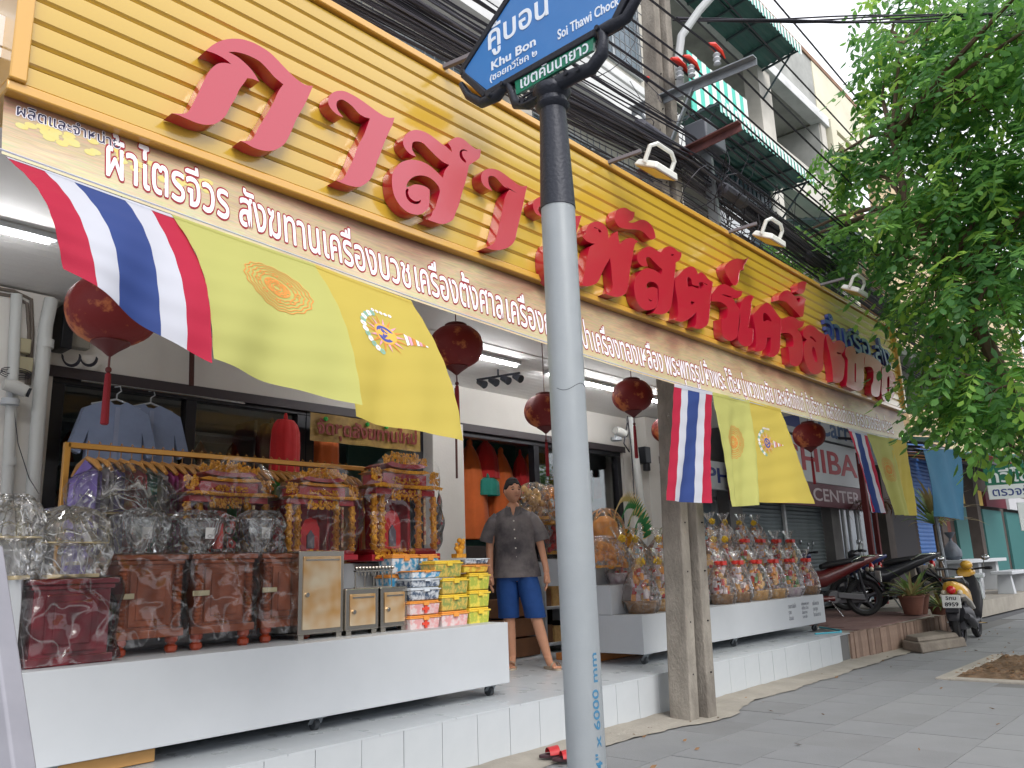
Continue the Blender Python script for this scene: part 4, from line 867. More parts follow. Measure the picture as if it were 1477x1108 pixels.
# ---------------------------------------------------------------- tree
def leaf_mat(name, c1, c2, tr=.4):
    mt = bpy.data.materials.new(name); mt.use_nodes = True; n = mt.node_tree.nodes; l = mt.node_tree.links; p = n['Principled BSDF']
    p.inputs['Roughness'].default_value = .42; tc = n.new('ShaderNodeTexCoord'); nz = n.new('ShaderNodeTexNoise'); nz.inputs['Scale'].default_value = 5.0; nz.inputs['Detail'].default_value = 3
    l.new(tc.outputs['Object'], nz.inputs['Vector']); cr = n.new('ShaderNodeValToRGB'); cr.color_ramp.elements[0].position = .35; cr.color_ramp.elements[1].position = .7
    cr.color_ramp.elements[0].color = c1; cr.color_ramp.elements[1].color = c2; l.new(nz.outputs['Fac'], cr.inputs[0]); l.new(cr.outputs[0], p.inputs['Base Color'])
    tl = n.new('ShaderNodeBsdfTranslucent'); hs = n.new('ShaderNodeHueSaturation'); hs.inputs['Value'].default_value = 1.7; hs.inputs['Hue'].default_value = .48; l.new(cr.outputs[0], hs.inputs['Color']); l.new(hs.outputs[0], tl.inputs[0])
    mx = n.new('ShaderNodeMixShader'); mx.inputs[0].default_value = tr; l.new(p.outputs[0], mx.inputs[1]); l.new(tl.outputs[0], mx.inputs[2]); l.new(mx.outputs[0], n['Material Output'].inputs[0]); MATS[name] = mt; return mt
LG = [leaf_mat('leaf_green', C(88, 140, 68), C(112, 164, 82), .5), leaf_mat('leaf_deep', C(62, 110, 62), C(82, 132, 72), .5), leaf_mat('leaf_young', C(124, 168, 70), C(148, 188, 84), .5)]
bark = M('bark', C(120, 100, 84), .95, col2=C(74, 60, 50), scale=8, bump=1.0, bscale=30, stretch=(1, 1, .3))
def spray(seed, n=9, L=.42, lw=.056, ll=.12):
    """one compound leaf drooping from the origin along +x"""
    r = random.Random(seed); V = []; F = []; MI = []
    V0 = []
    for i in range(n):
        s = (i // 2 + 1) / (n // 2 + 1); side = -1 if i % 2 else 1
        if i == n - 1: side = 0; s = 1
        bx = L * s; bz_ = -.22 * L * s * s * 2
        ang = math.radians(62) * side if side else 0
        ang += r.uniform(-.2, .2); l_ = ll * r.uniform(.8, 1.15); w_ = lw * r.uniform(.85, 1.1); dr = r.uniform(.15, .75)
        d = Vector((math.cos(ang), math.sin(ang), -dr)).normalized(); sd = Vector((-math.sin(ang), math.cos(ang), r.uniform(-.3, .3))).normalized(); up = d.cross(sd) * -1
        b = Vector((bx, 0, bz_)); k = len(V)
        V += [b, b + d * l_ * .35 + sd * w_ * .5 + up * .006, b + d * l_ * .75 + sd * w_ * .38 + up * .004, b + d * l_, b + d * l_ * .75 - sd * w_ * .38 + up * .004, b + d * l_ * .35 - sd * w_ * .5 + up * .006, b + d * l_ * .5 - up * .002]
        F += [(k, k + 1, k + 6, k + 5)] + [(k + 1, k + 2, k + 3, k + 6), (k + 6, k + 3, k + 4, k + 5)]
    # rachis
    k = len(V); V += [Vector((0, -.003, 0)), Vector((0, .003, 0)), Vector((L, .001, -.44 * L)), Vector((L, -.001, -.44 * L)), Vector((L * .5, .003, -.11 * L)), Vector((L * .5, -.003, -.11 * L))]
    F += [(k, k + 1, k + 4, k + 5), (k + 5, k + 4, k + 2, k + 3)]
    return np.array([tuple(v) for v in V]), F
sprays = [spray(i) for i in range(5)]
def rotm(az, pitch, roll):
    return np.array((Matrix.Rotation(az, 3, 'Z') @ Matrix.Rotation(pitch, 3, 'Y') @ Matrix.Rotation(roll, 3, 'X')))
rt = random.Random(77)
BL = [(1335, 70, 9.9, .70), (1405, 140, 9.4, .85), (1462, 40, 9.6, .95), (1300, 195, 9.9, .55), (1275, 118, 10.2, .34), (1235, 245, 10.0, .36), (1205, 225, 9.8, .2), (1185, 345, 10.1, .34), (1300, 310, 9.7, .6), (1375, 290, 9.2, .85),
      (1240, 368, 9.9, .3), (1350, 415, 9.6, .58), (1430, 400, 9.0, .8), (1352, 488, 9.5, .34), (1388, 545, 9.1, .42), (1352, 585, 9.2, .20), (1440, 560, 8.8, .6), (1330, 545, 9.6, .14), (1400, 600, 9.0, .26), (1135, 345, 10.3, .24), (1480, 610, 8.8, .3), (1480, 250, 9.3, 1.0), (1110, 372, 10.4, .2), (1290, 30, 10.2, .3)]
blobs = []
for (u, v, X_, r_) in BL:
    p = at(u, v, 0, X_); blobs.append((p, r_))
for c, r_ in (((9.6, -.2, 6.5), 1.5), ((8.4, .2, 6.2), 1.2), ((11.5, .2, 6.8), 1.6), ((11, 1.8, 8.2), 1.4), ((12.5, 1.2, 5.4), 1.4), ((9.8, .3, 4.8), 1.2), ((8.2, -1.2, 5.4), 1.2), ((10.4, -1.6, 5.8), 1.5), ((12, -1.5, 6.6), 1.5), ((7.4, -.6, 6.6), .9), ((13.5, 1.4, 4.8), 1.5), ((15.5, .9, 5.6), 1.8), ((18, .6, 6.4), 2.0), ((14.2, .8, 3.2), 1.0)):
    blobs.append((Vector(c), r_))
NV = 0; Vs = []; Fs = []; Ms = []; near = []
tree = thing('street_tree', 'leafy green street tree with drooping branches covering the right end of the signboard', 'tree', (10.0, 1.45, 0))
for bi, (c, r_) in enumerate(blobs):
    vis = bi < len(BL)
    cnt = int((240 if vis else 100) * r_ ** 2.2) + 12
    for k in range(cnt):
        d = Vector((rt.gauss(0, 1), rt.gauss(0, 1), rt.gauss(0, 1))).normalized(); rr = r_ * rt.random() ** .45 * rt.uniform(.75, 1.12)
        p = c + Vector((d.x * rr, d.y * rr, d.z * rr * .85))
        if p.y > 3.0 and p.x < 11.4 and p.z < 4.35: continue
        if p.y > 5.2: continue
        az = math.atan2(d.y, d.x) + rt.uniform(-1.0, 1.0); pitch = rt.uniform(-.1, .9); sc = rt.uniform(.75, 1.2)
        near.append((p, az, pitch, rt.uniform(-.5, .5), sc, vis, rt.random()))
cam_p = Vector((0, 0, H))
near.sort(key=lambda q: (q[0] - cam_p).length if q[5] else 99)
crown_cls = []
spray_me = {}
for si in range(5):
    for mi in range(3):
        me = bpy.data.meshes.new('leaf_spray'); me.from_pydata([tuple(v) for v in sprays[si][0]], [], sprays[si][1]); me.materials.append(LG[mi]); me.polygons.foreach_set('use_smooth', [True] * len(me.polygons)); spray_me[(si, mi)] = me
def pick(r, z): return 2 if r < .16 else (1 if r < .52 else 0)
for i, (p, az, pitch, roll, sc, vis, r_) in enumerate(near):
    si = i % 5; mi = pick(r_, p.z)
    if i < 280:
        o = link_mesh('leaf_spray', spray_me[(si, mi)], tree, p, (0, 0, 0), (sc,) * 3)
        o.rotation_euler = (Matrix.Rotation(az, 3, 'Z') @ Matrix.Rotation(pitch, 3, 'Y') @ Matrix.Rotation(roll, 3, 'X')).to_euler(); continue
    V, F = sprays[si]; Vs.append((V * sc) @ rotm(az, pitch, roll).T + np.array(p)); Fs.append((NV, F)); Ms.append(mi); NV += len(V)
VV = np.concatenate(Vs) - np.array(tree.location); FF = [tuple(b + i for i in f) for b, F in Fs for f in F]; MM = [mi for (b, F), mi in zip(Fs, Ms) for _ in F]
me = bpy.data.meshes.new('crown'); me.from_pydata(VV.tolist(), [], FF)
for m_ in LG: me.materials.append(m_)
me.polygons.foreach_set('material_index', MM); me.polygons.foreach_set('use_smooth', [True] * len(MM)); me.update()
o = bpy.data.objects.new('crown', me); COL.objects.link(o); o.parent = tree; o['kind'] = 'stuff'
mb = MB(); tp = [(10.0, 1.45, -.05), (9.95, 1.45, .6), (9.8, 1.5, 1.6), (9.55, 1.65, 2.7), (9.45, 1.78, 3.3), (9.3, 2.0, 4.1), (9.3, 2.3, 5.0), (9.5, 2.4, 6.0), (9.7, 2.2, 7.2)]
mb.tube(tp, [.13, .11, .10, .085, .075, .06, .045, .03, .015], 10); part('trunk', mb, bark, tree)
mb = MB(); tips = [Vector(t_) for t_ in tp]
for bi, (c, r_) in enumerate(blobs):
    st = min(tips[2:], key=lambda q: (q - c).length + (0 if q.z < c.z else 1.5)); mid = (st + c) / 2 + Vector((rt.uniform(-.1, .1), rt.uniform(-.1, .1), .1))
    mb.tube([st, (st + mid) / 2 + Vector((0, 0, .04)), mid, (mid + c) / 2, c], [.035, .028, .022, .016, .01], 6)
    for k in range(7):
        d = Vector((rt.gauss(0, 1), rt.gauss(0, 1), rt.gauss(0, .6))).normalized() * r_ * .85
        mb.tube([c, c + d * .5 + Vector((0, 0, .03)), c + d], [.009, .006, .003], 4)
part('branches', mb, bark, tree, kind='stuff')

# ---------------------------------------------------------------- plants
def blade_plant(name, label, loc, n, L, w, mats, spread=1.0, droop=.6, r0=0.0, cat='plant', pot=None, seed=1, up=.8):
    r = random.Random(seed); t = thing(name, label, cat, loc); mb = MB()
    for i in range(n):
        az = r.uniform(0, 6.28); el = r.uniform(.15, 1.3) * up; l_ = L * r.uniform(.6, 1.1); p = Vector((0, 0, r0)); pts = []
        for k in range(6):
            s = k / 5; e = el - droop * 1.6 * s * s; pts.append((p.copy(), w * math.sin(math.pi * (.12 + .86 * s)) * .5)); p = p + Vector((math.cos(az) * math.cos(e), math.sin(az) * math.cos(e), math.sin(e))) * l_ / 5
        sd = Vector((-math.sin(az), math.cos(az), 0)); b = len(mb.v)
        for q, ww in pts: mb.v += [tuple(q - sd * ww), tuple(q + Vector((0, 0, -.25 * ww))), tuple(q + sd * ww)]
        for k in range(5):
            a = b + 3 * k; mb.f += [(a, a + 1, a + 4, a + 3), (a + 1, a + 2, a + 5, a + 4)]; mb.mi += [i % len(mats)] * 2
    part('leaves', mb, mats, t, local=True)
    if pot: 
        mb = MB(); mb.lathe([(pot * .7, 0), (pot, pot * 1.4), (pot * 1.08, pot * 1.4), (pot * 1.08, pot * 1.55), (pot * .9, pot * 1.55), (pot * .88, pot * 1.3), (1e-5, pot * 1.3)], (0, 0, r0 - pot * 1.5), 16); part('pot', mb, M('terracotta', C(128, 84, 70), .8, col2=C(96, 62, 54), scale=6), t, local=True)
    return t
gl_ = [leaf_mat('blade_green', C(96, 126, 70), C(120, 148, 84), .25), leaf_mat('blade_dry', C(150, 140, 90), C(126, 112, 76), .2)]
blade_plant('agave', 'spiky grey green plant on the ground just right of the yellow scooter', (14.7, 3.95, .05), 34, .62, .06, gl_, droop=.25, up=1.0, seed=4)
pm = blade_plant('dracaena', 'tall palm like plant with long arching leaves beyond the blue cloth', (19.3, 5.2, .3), 60, 1.1, .085, gl_, r0=1.55, droop=.7, up=1.1, seed=5)
mb = MB(); mb.tube([(0, 0, 0), (.03, 0, .8), (0, 0, 1.55)], [.06, .05, .05], 8); part('trunk', mb, bark, pm, local=True)
blade_plant('potted_plant', 'dry brown leafed plant in a clay pot behind the motorbikes', (14.15, 4.25, .33), 46, .55, .05, gl_, r0=.28, droop=.5, pot=.2, seed=6)
blade_plant('potted_plant', 'green strappy plant in a clay pot left of the yellow scooter', (13.6, 4.15, .33), 40, .5, .045, [gl_[0], gl_[1]], r0=.28, droop=.45, pot=.18, seed=8)
blade_plant('potted_plant', 'low sprawling plant in a pot at the platform corner', (14.5, 4.0, .2), 40, .5, .04, [gl_[1], gl_[0]], r0=.2, droop=.7, pot=.16, seed=9)
dry = [M('dry_plant', C(122, 92, 70), .9, col2=C(86, 62, 48), scale=8)]
blade_plant('hanging_dry_plant', 'bundle of dried brown stems hanging from the red post', (16.9, 5.6, 2.25), 60, .75, .04, dry, droop=2.2, up=.3, seed=12)
mb = MB(); mb.box(16.2, 16.3, 5.5, 5.6, .33, 3.2); mb.box(16.75, 16.83, 5.55, 5.63, .33, 3.2); solo('red_post', mb, M('red_post', C(110, 44, 44), .7), 'thin dark red posts beside the dried hanging plant', 'posts')
gp = MB(); gp.lathe([(.16, 0), (.24, .42), (.26, .42), (.26, .46), (.22, .46), (.2, .3), (1e-5, .3)], (18.9, 4.75, .3), 16); solo('green_bucket', gp, M('bucket_green', C(40, 140, 90), .4), 'green plastic bucket under the palm like plant', 'bucket')
mb = MB(); mb.box(11.3, 18.6, 3.6, 6.3, 4.22, 4.34); part('canopy_slab', mb, old_wall2, nb, smooth=False)  # neighbour's canopy, carried further out to shade the shop fronts
mb = MB(); mb.box(16.6, 19.7, 6.6, 6.62, 2.2, 3.6); mb.box(9.75, 9.9, 6.25, 9, .33, 2.7); part('inner_wall', mb, MATS['neighbour_wall'], nb, smooth=False)

bk = thing('far_shops', 'dim row of far shop fronts behind the benches at the right edge', 'building', (40, 8, 0))
mb = MB(); mb.box(24.5, 80, 8.6, 9.3, 0, 4.4); mb.box(52, 53, -2, 9, 0, 9); part('wall', mb, MATS['brown_dim_wall'], bk, smooth=False)
r9 = random.Random(14)
for i in range(9):
    x = 26 + 4.2 * i; mb = MB(); mb.box(x, x + 3.3, 8.5, 8.59, .3, 3.0); part('shutter', mb, [M('far_dark', C(52, 50, 56), .6), M('far_red', C(120, 62, 50), .7), M('far_teal', C(62, 112, 112), .6), shutter_gray][r9.randrange(4)], bk, smooth=False)
    mb = MB(); mb.box(x, x + 3.6, 8.3, 8.42, 3.1, 3.7); part('shop_board', mb, [white_board, grn, M('far_yellow', C(200, 170, 80), .6), maroon][i % 4], bk, smooth=False)
# ---------------------------------------------------------------- flags
fl_red = M('flag_red', C(186, 34, 66), .75, bump=.15, bscale=300, sub=0); fl_white = M('flag_white', C(208, 211, 222), .75); fl_blue = M('flag_blue', C(52, 74, 138), .75)
fl_yel = M('flag_yellow', C(208, 188, 88), .75, bump=.1, bscale=300); fl_yel2 = M('flag_pale_yellow', C(192, 192, 112), .75, bump=.1, bscale=300)
em_or = M('emblem_orange', C(204, 134, 60), .7); em_bl = M('emblem_blue', C(70, 80, 150), .7); em_pk = M('emblem_pink', C(214, 150, 170), .7); em_gd = M('emblem_gold', C(222, 170, 70), .7); em_wh = M('emblem_white', C(226, 222, 226), .7); em_gn = M('emblem_green', C(130, 170, 150), .7)
for nm in ('flag_red', 'flag_white', 'flag_blue', 'flag_yellow', 'flag_pale_yellow'):   # thin cloth lets some light through
    mt = MATS[nm]; n = mt.node_tree.nodes; l = mt.node_tree.links; p = n['Principled BSDF']; tl = n.new('ShaderNodeBsdfTranslucent')
    tl.inputs[0].default_value = p.inputs['Base Color'].default_value; mx = n.new('ShaderNodeMixShader'); mx.inputs[0].default_value = .35
    l.new(p.outputs[0], mx.inputs[1]); l.new(tl.outputs[0], mx.inputs[2]); l.new(mx.outputs[0], n['Material Output'].inputs[0])
def flagfn(px, Yb, amp=.03, k=6, ph=0.0, bulge=0.0, Yt=3.155):
    TL, TR, BR, BLc = px; A = at(*TL, 1, Yt); B = at(*TR, 1, Yt); Cc = at(*BR, 1, Yb[0]); D = at(*BLc, 1, Yb[1])
    def f(u, v):   # v: 0 top .. 1 bottom
        p = (A * (1 - u) + B * u) * (1 - v) + (D * (1 - u) + Cc * u) * v
        w = max(0.0, v) ** .8
        p = p + Vector((.25 * amp, -1, .1 * amp)) * (amp * w * math.sin(k * u + ph + 1.5 * v) + .3 * amp * w * math.sin(2.7 * k * u + 5 * v + ph) + bulge * math.sin(math.pi * v))
        p = p + Vector((0, -.004, 0)) * math.sin(38 * v + 6 * u + ph) * .5
        return p
    return f
def flag(px, Yb, mats, stripes, label, group, **kw):
    f = flagfn(px, Yb, **kw); t = thing('flag', label, 'flag', f(0, 0), group=group); mb = MB()
    mb.grid(f, 36, 44, mi=(lambda u, v: sum(u + 1e-6 >= s for s in stripes)) if stripes else 0, uv=False)
    part('cloth', mb, mats, t)
    mb = MB(); mb.grid(lambda u, v: f(u, .03 * v - .002) + Vector((0, -.003, 0)), 30, 2, uv=False); part('hem', mb, mats[1] if stripes else mats[0], t)
    return t, f
def on_flag(f, cu, cv, su, sv, rot=0.0, d=.0025):
    c_, s_ = math.cos(rot), math.sin(rot)
    def g(x, y, dd=0.0):
        xx, yy = x * c_ - y * s_, x * s_ + y * c_; u, v = cu + xx * su, cv + yy * sv; e = .01
        p = f(u, v); n = (f(u + e, v) - p).cross(f(u, v + e) - p)
        n = n.normalized() if n.length > 0 else Vector((0, -1, 0))
        if n.y > 0: n = -n
        return p + n * (d + dd)
    return g
def ring(mb, g, r0, r1, n=28, mi=0, a0=0, a1=6.2832, lobes=0, la=0.0, dd=0.0):
    b = len(mb.v)
    for i in range(n + 1):
        a = a0 + (a1 - a0) * i / n; m_ = 1 + la * math.cos(lobes * a) if lobes else 1
        mb.v += [tuple(g(r0 * m_ * math.cos(a), r0 * m_ * math.sin(a), dd)), tuple(g(r1 * m_ * math.cos(a), r1 * m_ * math.sin(a), dd))]
    for i in range(n): mb.f.append((b + 2 * i, b + 2 * i + 1, b + 2 * i + 3, b + 2 * i + 2)); mb.mi.append(mi)
def wheel(t, f, cu, cv, su, sv, rot=0):
    g = on_flag(f, cu, cv, su, sv, rot); mb = MB()
    for r in (1.0, .9, .78, .66, .54): ring(mb, g, r - .035, r, 72, 0, lobes=16, la=.03)
    for r in (.40, .30, .14): ring(mb, g, r - .045, r, 36, 0)
    for k in range(8):
        a = k * math.pi / 4; ring(mb, lambda x, y, d=0, a=a: g(.27 * math.cos(a) + x, .27 * math.sin(a) + y, d), .05, .1, 12)
        ring(mb, lambda x, y, d=0, a=a: g(.6 * math.cos(a) + x, .6 * math.sin(a) + y, d), .05, .09, 12)
    part('emblem', mb, em_or, t, smooth=False)
def crest(t, f, cu, cv, su, sv, rot=0):
    g = on_flag(f, cu, cv, su, sv, rot); mb = MB(); M_ = [em_gd, em_bl, em_wh, em_pk, em_gn, em_or]
    for k in range(18):
        a = k * math.pi / 9; r0, r1 = .42, .74 + .1 * (k % 2); w = .11
        mb.add([g(r0 * math.cos(a - w), r0 * math.sin(a - w)), g(r1 * math.cos(a), r1 * math.sin(a)), g(r0 * math.cos(a + w), r0 * math.sin(a + w))], [(0, 1, 2)], 5 if k % 2 else 3)
    ring(mb, g, 0.001, .42, 24, 0, dd=.0008); ring(mb, g, .22, .34, 24, 1, dd=.0014); ring(mb, g, .05, .16, 16, 1, dd=.0014, lobes=3, la=.4)
    for k, s in enumerate((.26, .22, .18, .14, .10, .07, .04)):    # tiered crown towards +x
        x0 = .72 + .13 * k; mb.add([g(x0, -s, .0008), g(x0 + .1, -s * .7, .0008), g(x0 + .1, s * .7, .0008), g(x0, s, .0008)], [(0, 1, 2, 3)], (2, 3, 5)[k % 3])
    for sy in (-1, 1):
        for k in range(6):
            a = 1.9 * sy + .22 * sy * k; ring(mb, lambda x, y, d=0, a=a: g(.85 * math.cos(a) + x * .9, .85 * math.sin(a) + y * .9, d), .03, .13, 10, (4, 2)[k % 2])
    for k in range(5): ring(mb, lambda x, y, d=0, k=k: g(-.1 + .16 * k, 1.0 - .04 * k + y, d) if False else g(-.2 + .17 * k + x, -.98 + y, d), .02, .07, 8, 2)
    part('emblem', mb, M_, t, smooth=False)
ST = (.185, .35, .66, .83)
G1 = 'large flags hanging at the left end of the banner'; G2 = 'flags hanging in the middle of the banner'; G3 = 'flags hanging at the right end of the banner'
flag([(8, 226), (252, 312), (312, 522), (85, 392)], (2.74, 2.86), [fl_red, fl_white, fl_blue, fl_white, fl_red], ST, 'large red white and blue striped flag at the left end, blown outwards', G1, amp=.05, k=4.5, bulge=.10)
t, f = flag([(247, 310), (452, 381), (513, 587), (304, 519)], (2.72, 2.80), [fl_yel2], None, 'large pale yellow flag with an orange wheel emblem next to the striped flag', G1, amp=.04, k=5, ph=1, bulge=.09); wheel(t, f, .56, .36, .24, .17, .15)
t, f = flag([(449, 380), (592, 434), (659, 638), (516, 600)], (2.70, 2.74), [fl_yel], None, 'large deep yellow flag with a small crest, third at the left', G1, amp=.04, k=5, ph=2.2, bulge=.07); crest(t, f, .48, .40, .25, .17, .05)
flag([(972, 554), (1027, 566), (1024, 726), (958, 722)], (3.12, 3.12), [fl_red, fl_white, fl_blue, fl_white, fl_red], ST, 'striped red white and blue flag hanging in front of the utility pole', G2, amp=.025, k=5, ph=.6)
t, f = flag([(1027, 566), (1080, 578), (1092, 729), (1050, 731)], (3.12, 3.15), [fl_yel2], None, 'folded pale yellow flag with a half hidden wheel emblem in the middle group', G2, amp=.05, k=7, ph=.2); wheel(t, f, .5, .42, .26, .15, .2)
t, f = flag([(1078, 577), (1125, 590), (1172, 727), (1093, 724)], (3.13, 3.15), [fl_yel], None, 'wide deep yellow flag with a crest in the middle group', G2, amp=.03, k=4, ph=3); crest(t, f, .38, .40, .22, .15, .0)
flag([(1222, 618), (1250, 626), (1273, 741), (1261, 738)], (3.12, 3.12), [fl_red, fl_white, fl_blue, fl_white, fl_red], ST, 'narrow twisted striped flag near the right end of the banner', G3, amp=.04, k=6, ph=1.5)
t, f = flag([(1250, 626), (1284, 633), (1310, 744), (1294, 742)], (3.12, 3.12), [fl_yel2], None, 'narrow pale yellow flag beside the twisted striped flag', G3, amp=.04, k=6, ph=2.5); wheel(t, f, .5, .42, .25, .15, .2)
flag([(1282, 632), (1307, 637), (1319, 744), (1302, 743)], (3.12, 3.12), [fl_yel], None, 'deep yellow flag last at the right end of the banner', G3, amp=.03, k=6, ph=.5)
mb = MB(); mb.tube([(.2, 3.16, 2.80)] + [(x, 3.155, bz(x) + .0) for x in np.arange(.8, 11.2, .4)], .004, 5); solo('banner_string', mb, fl_white, 'white cord along the lower edge of the banner that carries the flags', 'cord')

# ---------------------------------------------------------------- lanterns
def at_depth(u, v, d): 
    r = RC @ np.array([u - CX, v - CY, FPX]); return Vector((0, 0, H)) + Vector(r * d / FPX)
lan_m = M('lantern_silk', C(150, 34, 28), .6, col2=C(196, 108, 56), scale=7, cmix=.25, bump=.2, bscale=60, detail=8)
p_ = MATS['lantern_silk'].node_tree.nodes
for n_ in p_:
    if n_.type == 'VALTORGB': n_.color_ramp.elements[0].position = .52; n_.color_ramp.elements[1].position = .60; n_.color_ramp.elements[0].color = C(118, 24, 22); n_.color_ramp.elements[1].color = C(184, 104, 58)
lan_d = M('lantern_cap', C(90, 30, 30), .5); tas = M('tassel_red', C(130, 26, 36), .8)
ZC = 3.215
def lantern(u, v, wpx, label, tassel=.3, r=.185):
    d = 2 * r * FPX / wpx; c = at_depth(u, v, d); hz = r * .80
    t = thing('paper_lantern', label, 'lantern', c, group='round red lanterns hanging under the canopy')
    mb = MB(); prof = []
    for i in range(15):
        a = -math.pi / 2 * .80 + math.pi * .80 * i / 14; prof.append((r * math.cos(a) ** .8, hz * math.sin(a) * 1.02))
    b = len(mb.v); N = 32
    for rr, z in prof:
        for j in range(N):
            q = 1 + .02 * (1 if j % 2 else -1); a = 2 * math.pi * j / N; mb.v.append((rr * q * math.cos(a), rr * q * math.sin(a), z))
    for i in range(len(prof) - 1):
        for j in range(N): mb.f.append((i * N + j, i * N + (j + 1) % N, (i + 1) * N + (j + 1) % N, (i + 1) * N + j)); mb.mi.append(0)
    part('shade', mb, lan_m, t, local=True, ang=1.5)
    z0 = prof[0][1]; z1 = prof[-1][1]; rr = prof[0][0]
    mb = MB(); mb.lathe([(rr * 1.06, z1 - .012), (rr * 1.08, z1 + .012), (rr * .9, z1 + .02), (.01, z1 + .02)], (0, 0, 0), 20); part('cap', mb, lan_d, t, local=True); mb = MB(); mb.lathe([(.008, z0 - .06), (rr * .5, z0 - .035), (rr * 1.08, z0 - .005), (rr * 1.06, z0 + .012)], (0, 0, 0), 20); part('cap', mb, lan_d, t, local=True)
    mb = MB(); hz_ = ZC - c.z; mb.tube([(0, 0, z1), (0, 0, max(z1 + .05, hz_))], .004, 5); mb.tube([(0, 0, z0 - .04), (0, 0, z0 - .13)], .005, 5); mb.ball((0, 0, z0 - .12), .014, 8, 5); part('cord', mb, lan_d, t, local=True)
    mb = MB(); mb.lathe([(.004, 0), (.012, -.01), (.014, -.05), (.017, -tassel), (.012, -tassel - .005)], (0, 0, z0 - .13), 10); part('tassel', mb, tas, t, local=True)
lantern(163, 448, 124, 'largest red lantern, half covered by the striped flag at the left', .22)
lantern(658, 500, 77, 'red lantern hanging just right of the yellow flags at the left')
lantern(786, 593, 60, 'red lantern half hidden behind the grey street sign column')
lantern(912, 571, 58, 'red lantern between the street sign column and the utility pole')
lantern(1167, 628, 45, 'small red lantern in front of the pale board near the right end')
lantern(963, 620, 46, 'red lantern almost hidden behind the striped flag at the utility pole')

# ---------------------------------------------------------------- lamps, cameras and wiring under the canopy
tube_m = M('tube_light', C(255, 255, 255), .5, emit=50.0)
def at_z(u, v, z): return at(u, v, 2, z)
def tube_lamp(pa, pb, label):
    a = at_z(*pa, 3.175); b = at_z(*pb, 3.175); y = (a.y + b.y) / 2; a.y = b.y = y
    t = thing('tube_lamp', label, 'lamp', (a.x, y, 3.175), group='fluorescent tubes on the ceiling')
    mb = MB(); mb.box(a.x - .04, b.x + .04, y - .035, y + .035, 3.178, 3.213); part('fitting', mb, white_paint, t, bevel=.004, smooth=False)
    mb = MB(); mb.cyl((a.x, y, 3.165), (b.x, y, 3.165), .013, n=10); part('tube', mb, tube_m, t)
tube_lamp((-70, 308), (68, 350), 'lit fluorescent tube at the far left behind the striped flag')
tube_lamp((640, 500), (742, 527), 'lit fluorescent tube just right of the large lantern beside the yellow flags'); tube_lamp((798, 538), (884, 564), 'lit fluorescent tube passing behind the grey street sign column'); tube_lamp((910, 568), (962, 583), 'lit fluorescent tube near the flag at the utility pole')
t = thing('track_light', 'black track with four small spotlights on the ceiling', 'lamp', at_z(720, 540, 3.2))
a = at_z(688, 548, 3.14); b = at_z(750, 538, 3.14); mb = MB(); mb.tube([a, b], .012, 6); mb.tube([(a + b) / 2, (a + b) / 2 + Vector((0, 0, .08))], .01, 6); part('bar', mb, black_metal, t)
for i in range(4):
    c = a.lerp(b, (i + .3) / 3.6); mb = MB(); mb.cyl(c + Vector((0, .03, -.02)), c + Vector((0, -.06, -.07)), .028, .042, n=12); part('spotlight', mb, black_metal, t)
yp = 5.985
def P(u, v, y=yp): return at(u, v, 1, y)
pipe_w = M('pipe_white', C(196, 198, 196), .5)
for k, (pts, r, lab) in enumerate(([[(24, 425), (14, 640), (0, 900)], .035, 'white drain pipe at the far left edge of the wall'], [[(74, 432), (66, 470), (52, 640), (42, 800)], .045, 'thick white pipe beside the left window'])):
    mb = MB(); mb.tube([P(u, v, 5.93) for u, v in pts], r, 12); mb.tube([P(pts[1][0], pts[1][1] + 20, 5.93), P(pts[1][0] - 1, pts[1][1] + 32, 5.93)], r * 1.18, 12); solo('wall_pipe', mb, pipe_w, lab, 'pipe')
mb = MB(); mb.tube([P(-30, 412), P(20, 420), P(45, 432), P(47, 480), P(42, 555)], .012, 6); mb.tube([P(-30, 420), P(18, 427), P(39, 438), P(42, 480), P(38, 555)], .012, 6); solo('wall_conduit', mb, M('conduit_brown', C(110, 100, 92), .6), 'thin brown conduits bending down the left wall', 'conduit')
for (u, v, lab) in ((33, 499, 'upper small beige junction box on the left wall'), (36, 526, 'lower small beige junction box on the left wall')):
    p = P(u, v, 5.95); mb = MB(); mb.box(p.x - .045, p.x + .045, 5.93, 5.985, p.z - .05, p.z + .05); solo('junction_box', mb, M('box_beige', C(168, 160, 132), .6), lab, 'junction box', bevel=.006)
mb = MB(); c = P(22, 541, 5.93)
for k in range(3): mb.tube([c + Vector((.09 * math.cos(a) , -.01 * k, .025 * math.sin(a) + .01 * k)) for a in [j * .5 for j in range(14)]], .003, 4)
mb.tube([P(20, 590, 5.9), P(26, 640, 5.9), P(42, 690, 5.9), P(56, 712, 5.6)], .003, 4); solo('loose_wire', mb, cable_m, 'black wire coil and lead hanging on the left wall', 'wire')
def cctv(c, s, label, dirx=1):
    t = thing('security_camera', label, 'camera', c); mb = MB(); mb.cyl((0, .05, -.05), (0, .05, -.09), .06 * s, n=14); mb.cyl((0, .05, -.05), (0, .05, 0), .02 * s, n=8); part('base', mb, white_paint, t, local=True)
    mb = MB(); mb.tube([(-.07 * s, 0, .03), (0, 0, .025), (.08 * s, -.02, -.005)], [.04 * s, .05 * s, .045 * s], 12); part('body', mb, M('camera_grey', C(190, 190, 186), .4), t, local=True)
    mb = MB(); mb.cyl((.08 * s, -.02, -.005), (.1 * s, -.025, -.01), .035 * s, n=12); part('lens', mb, black_metal, t, local=True)
cctv(P(20, 563, 5.85), .9, 'small white dome camera on the pipe at the left wall')
t = thing('wall_speaker', 'dark box and black loudspeaker by the lantern at the left window', 'speaker', P(100, 470, 6.2)); p = P(97, 470, 6.15)
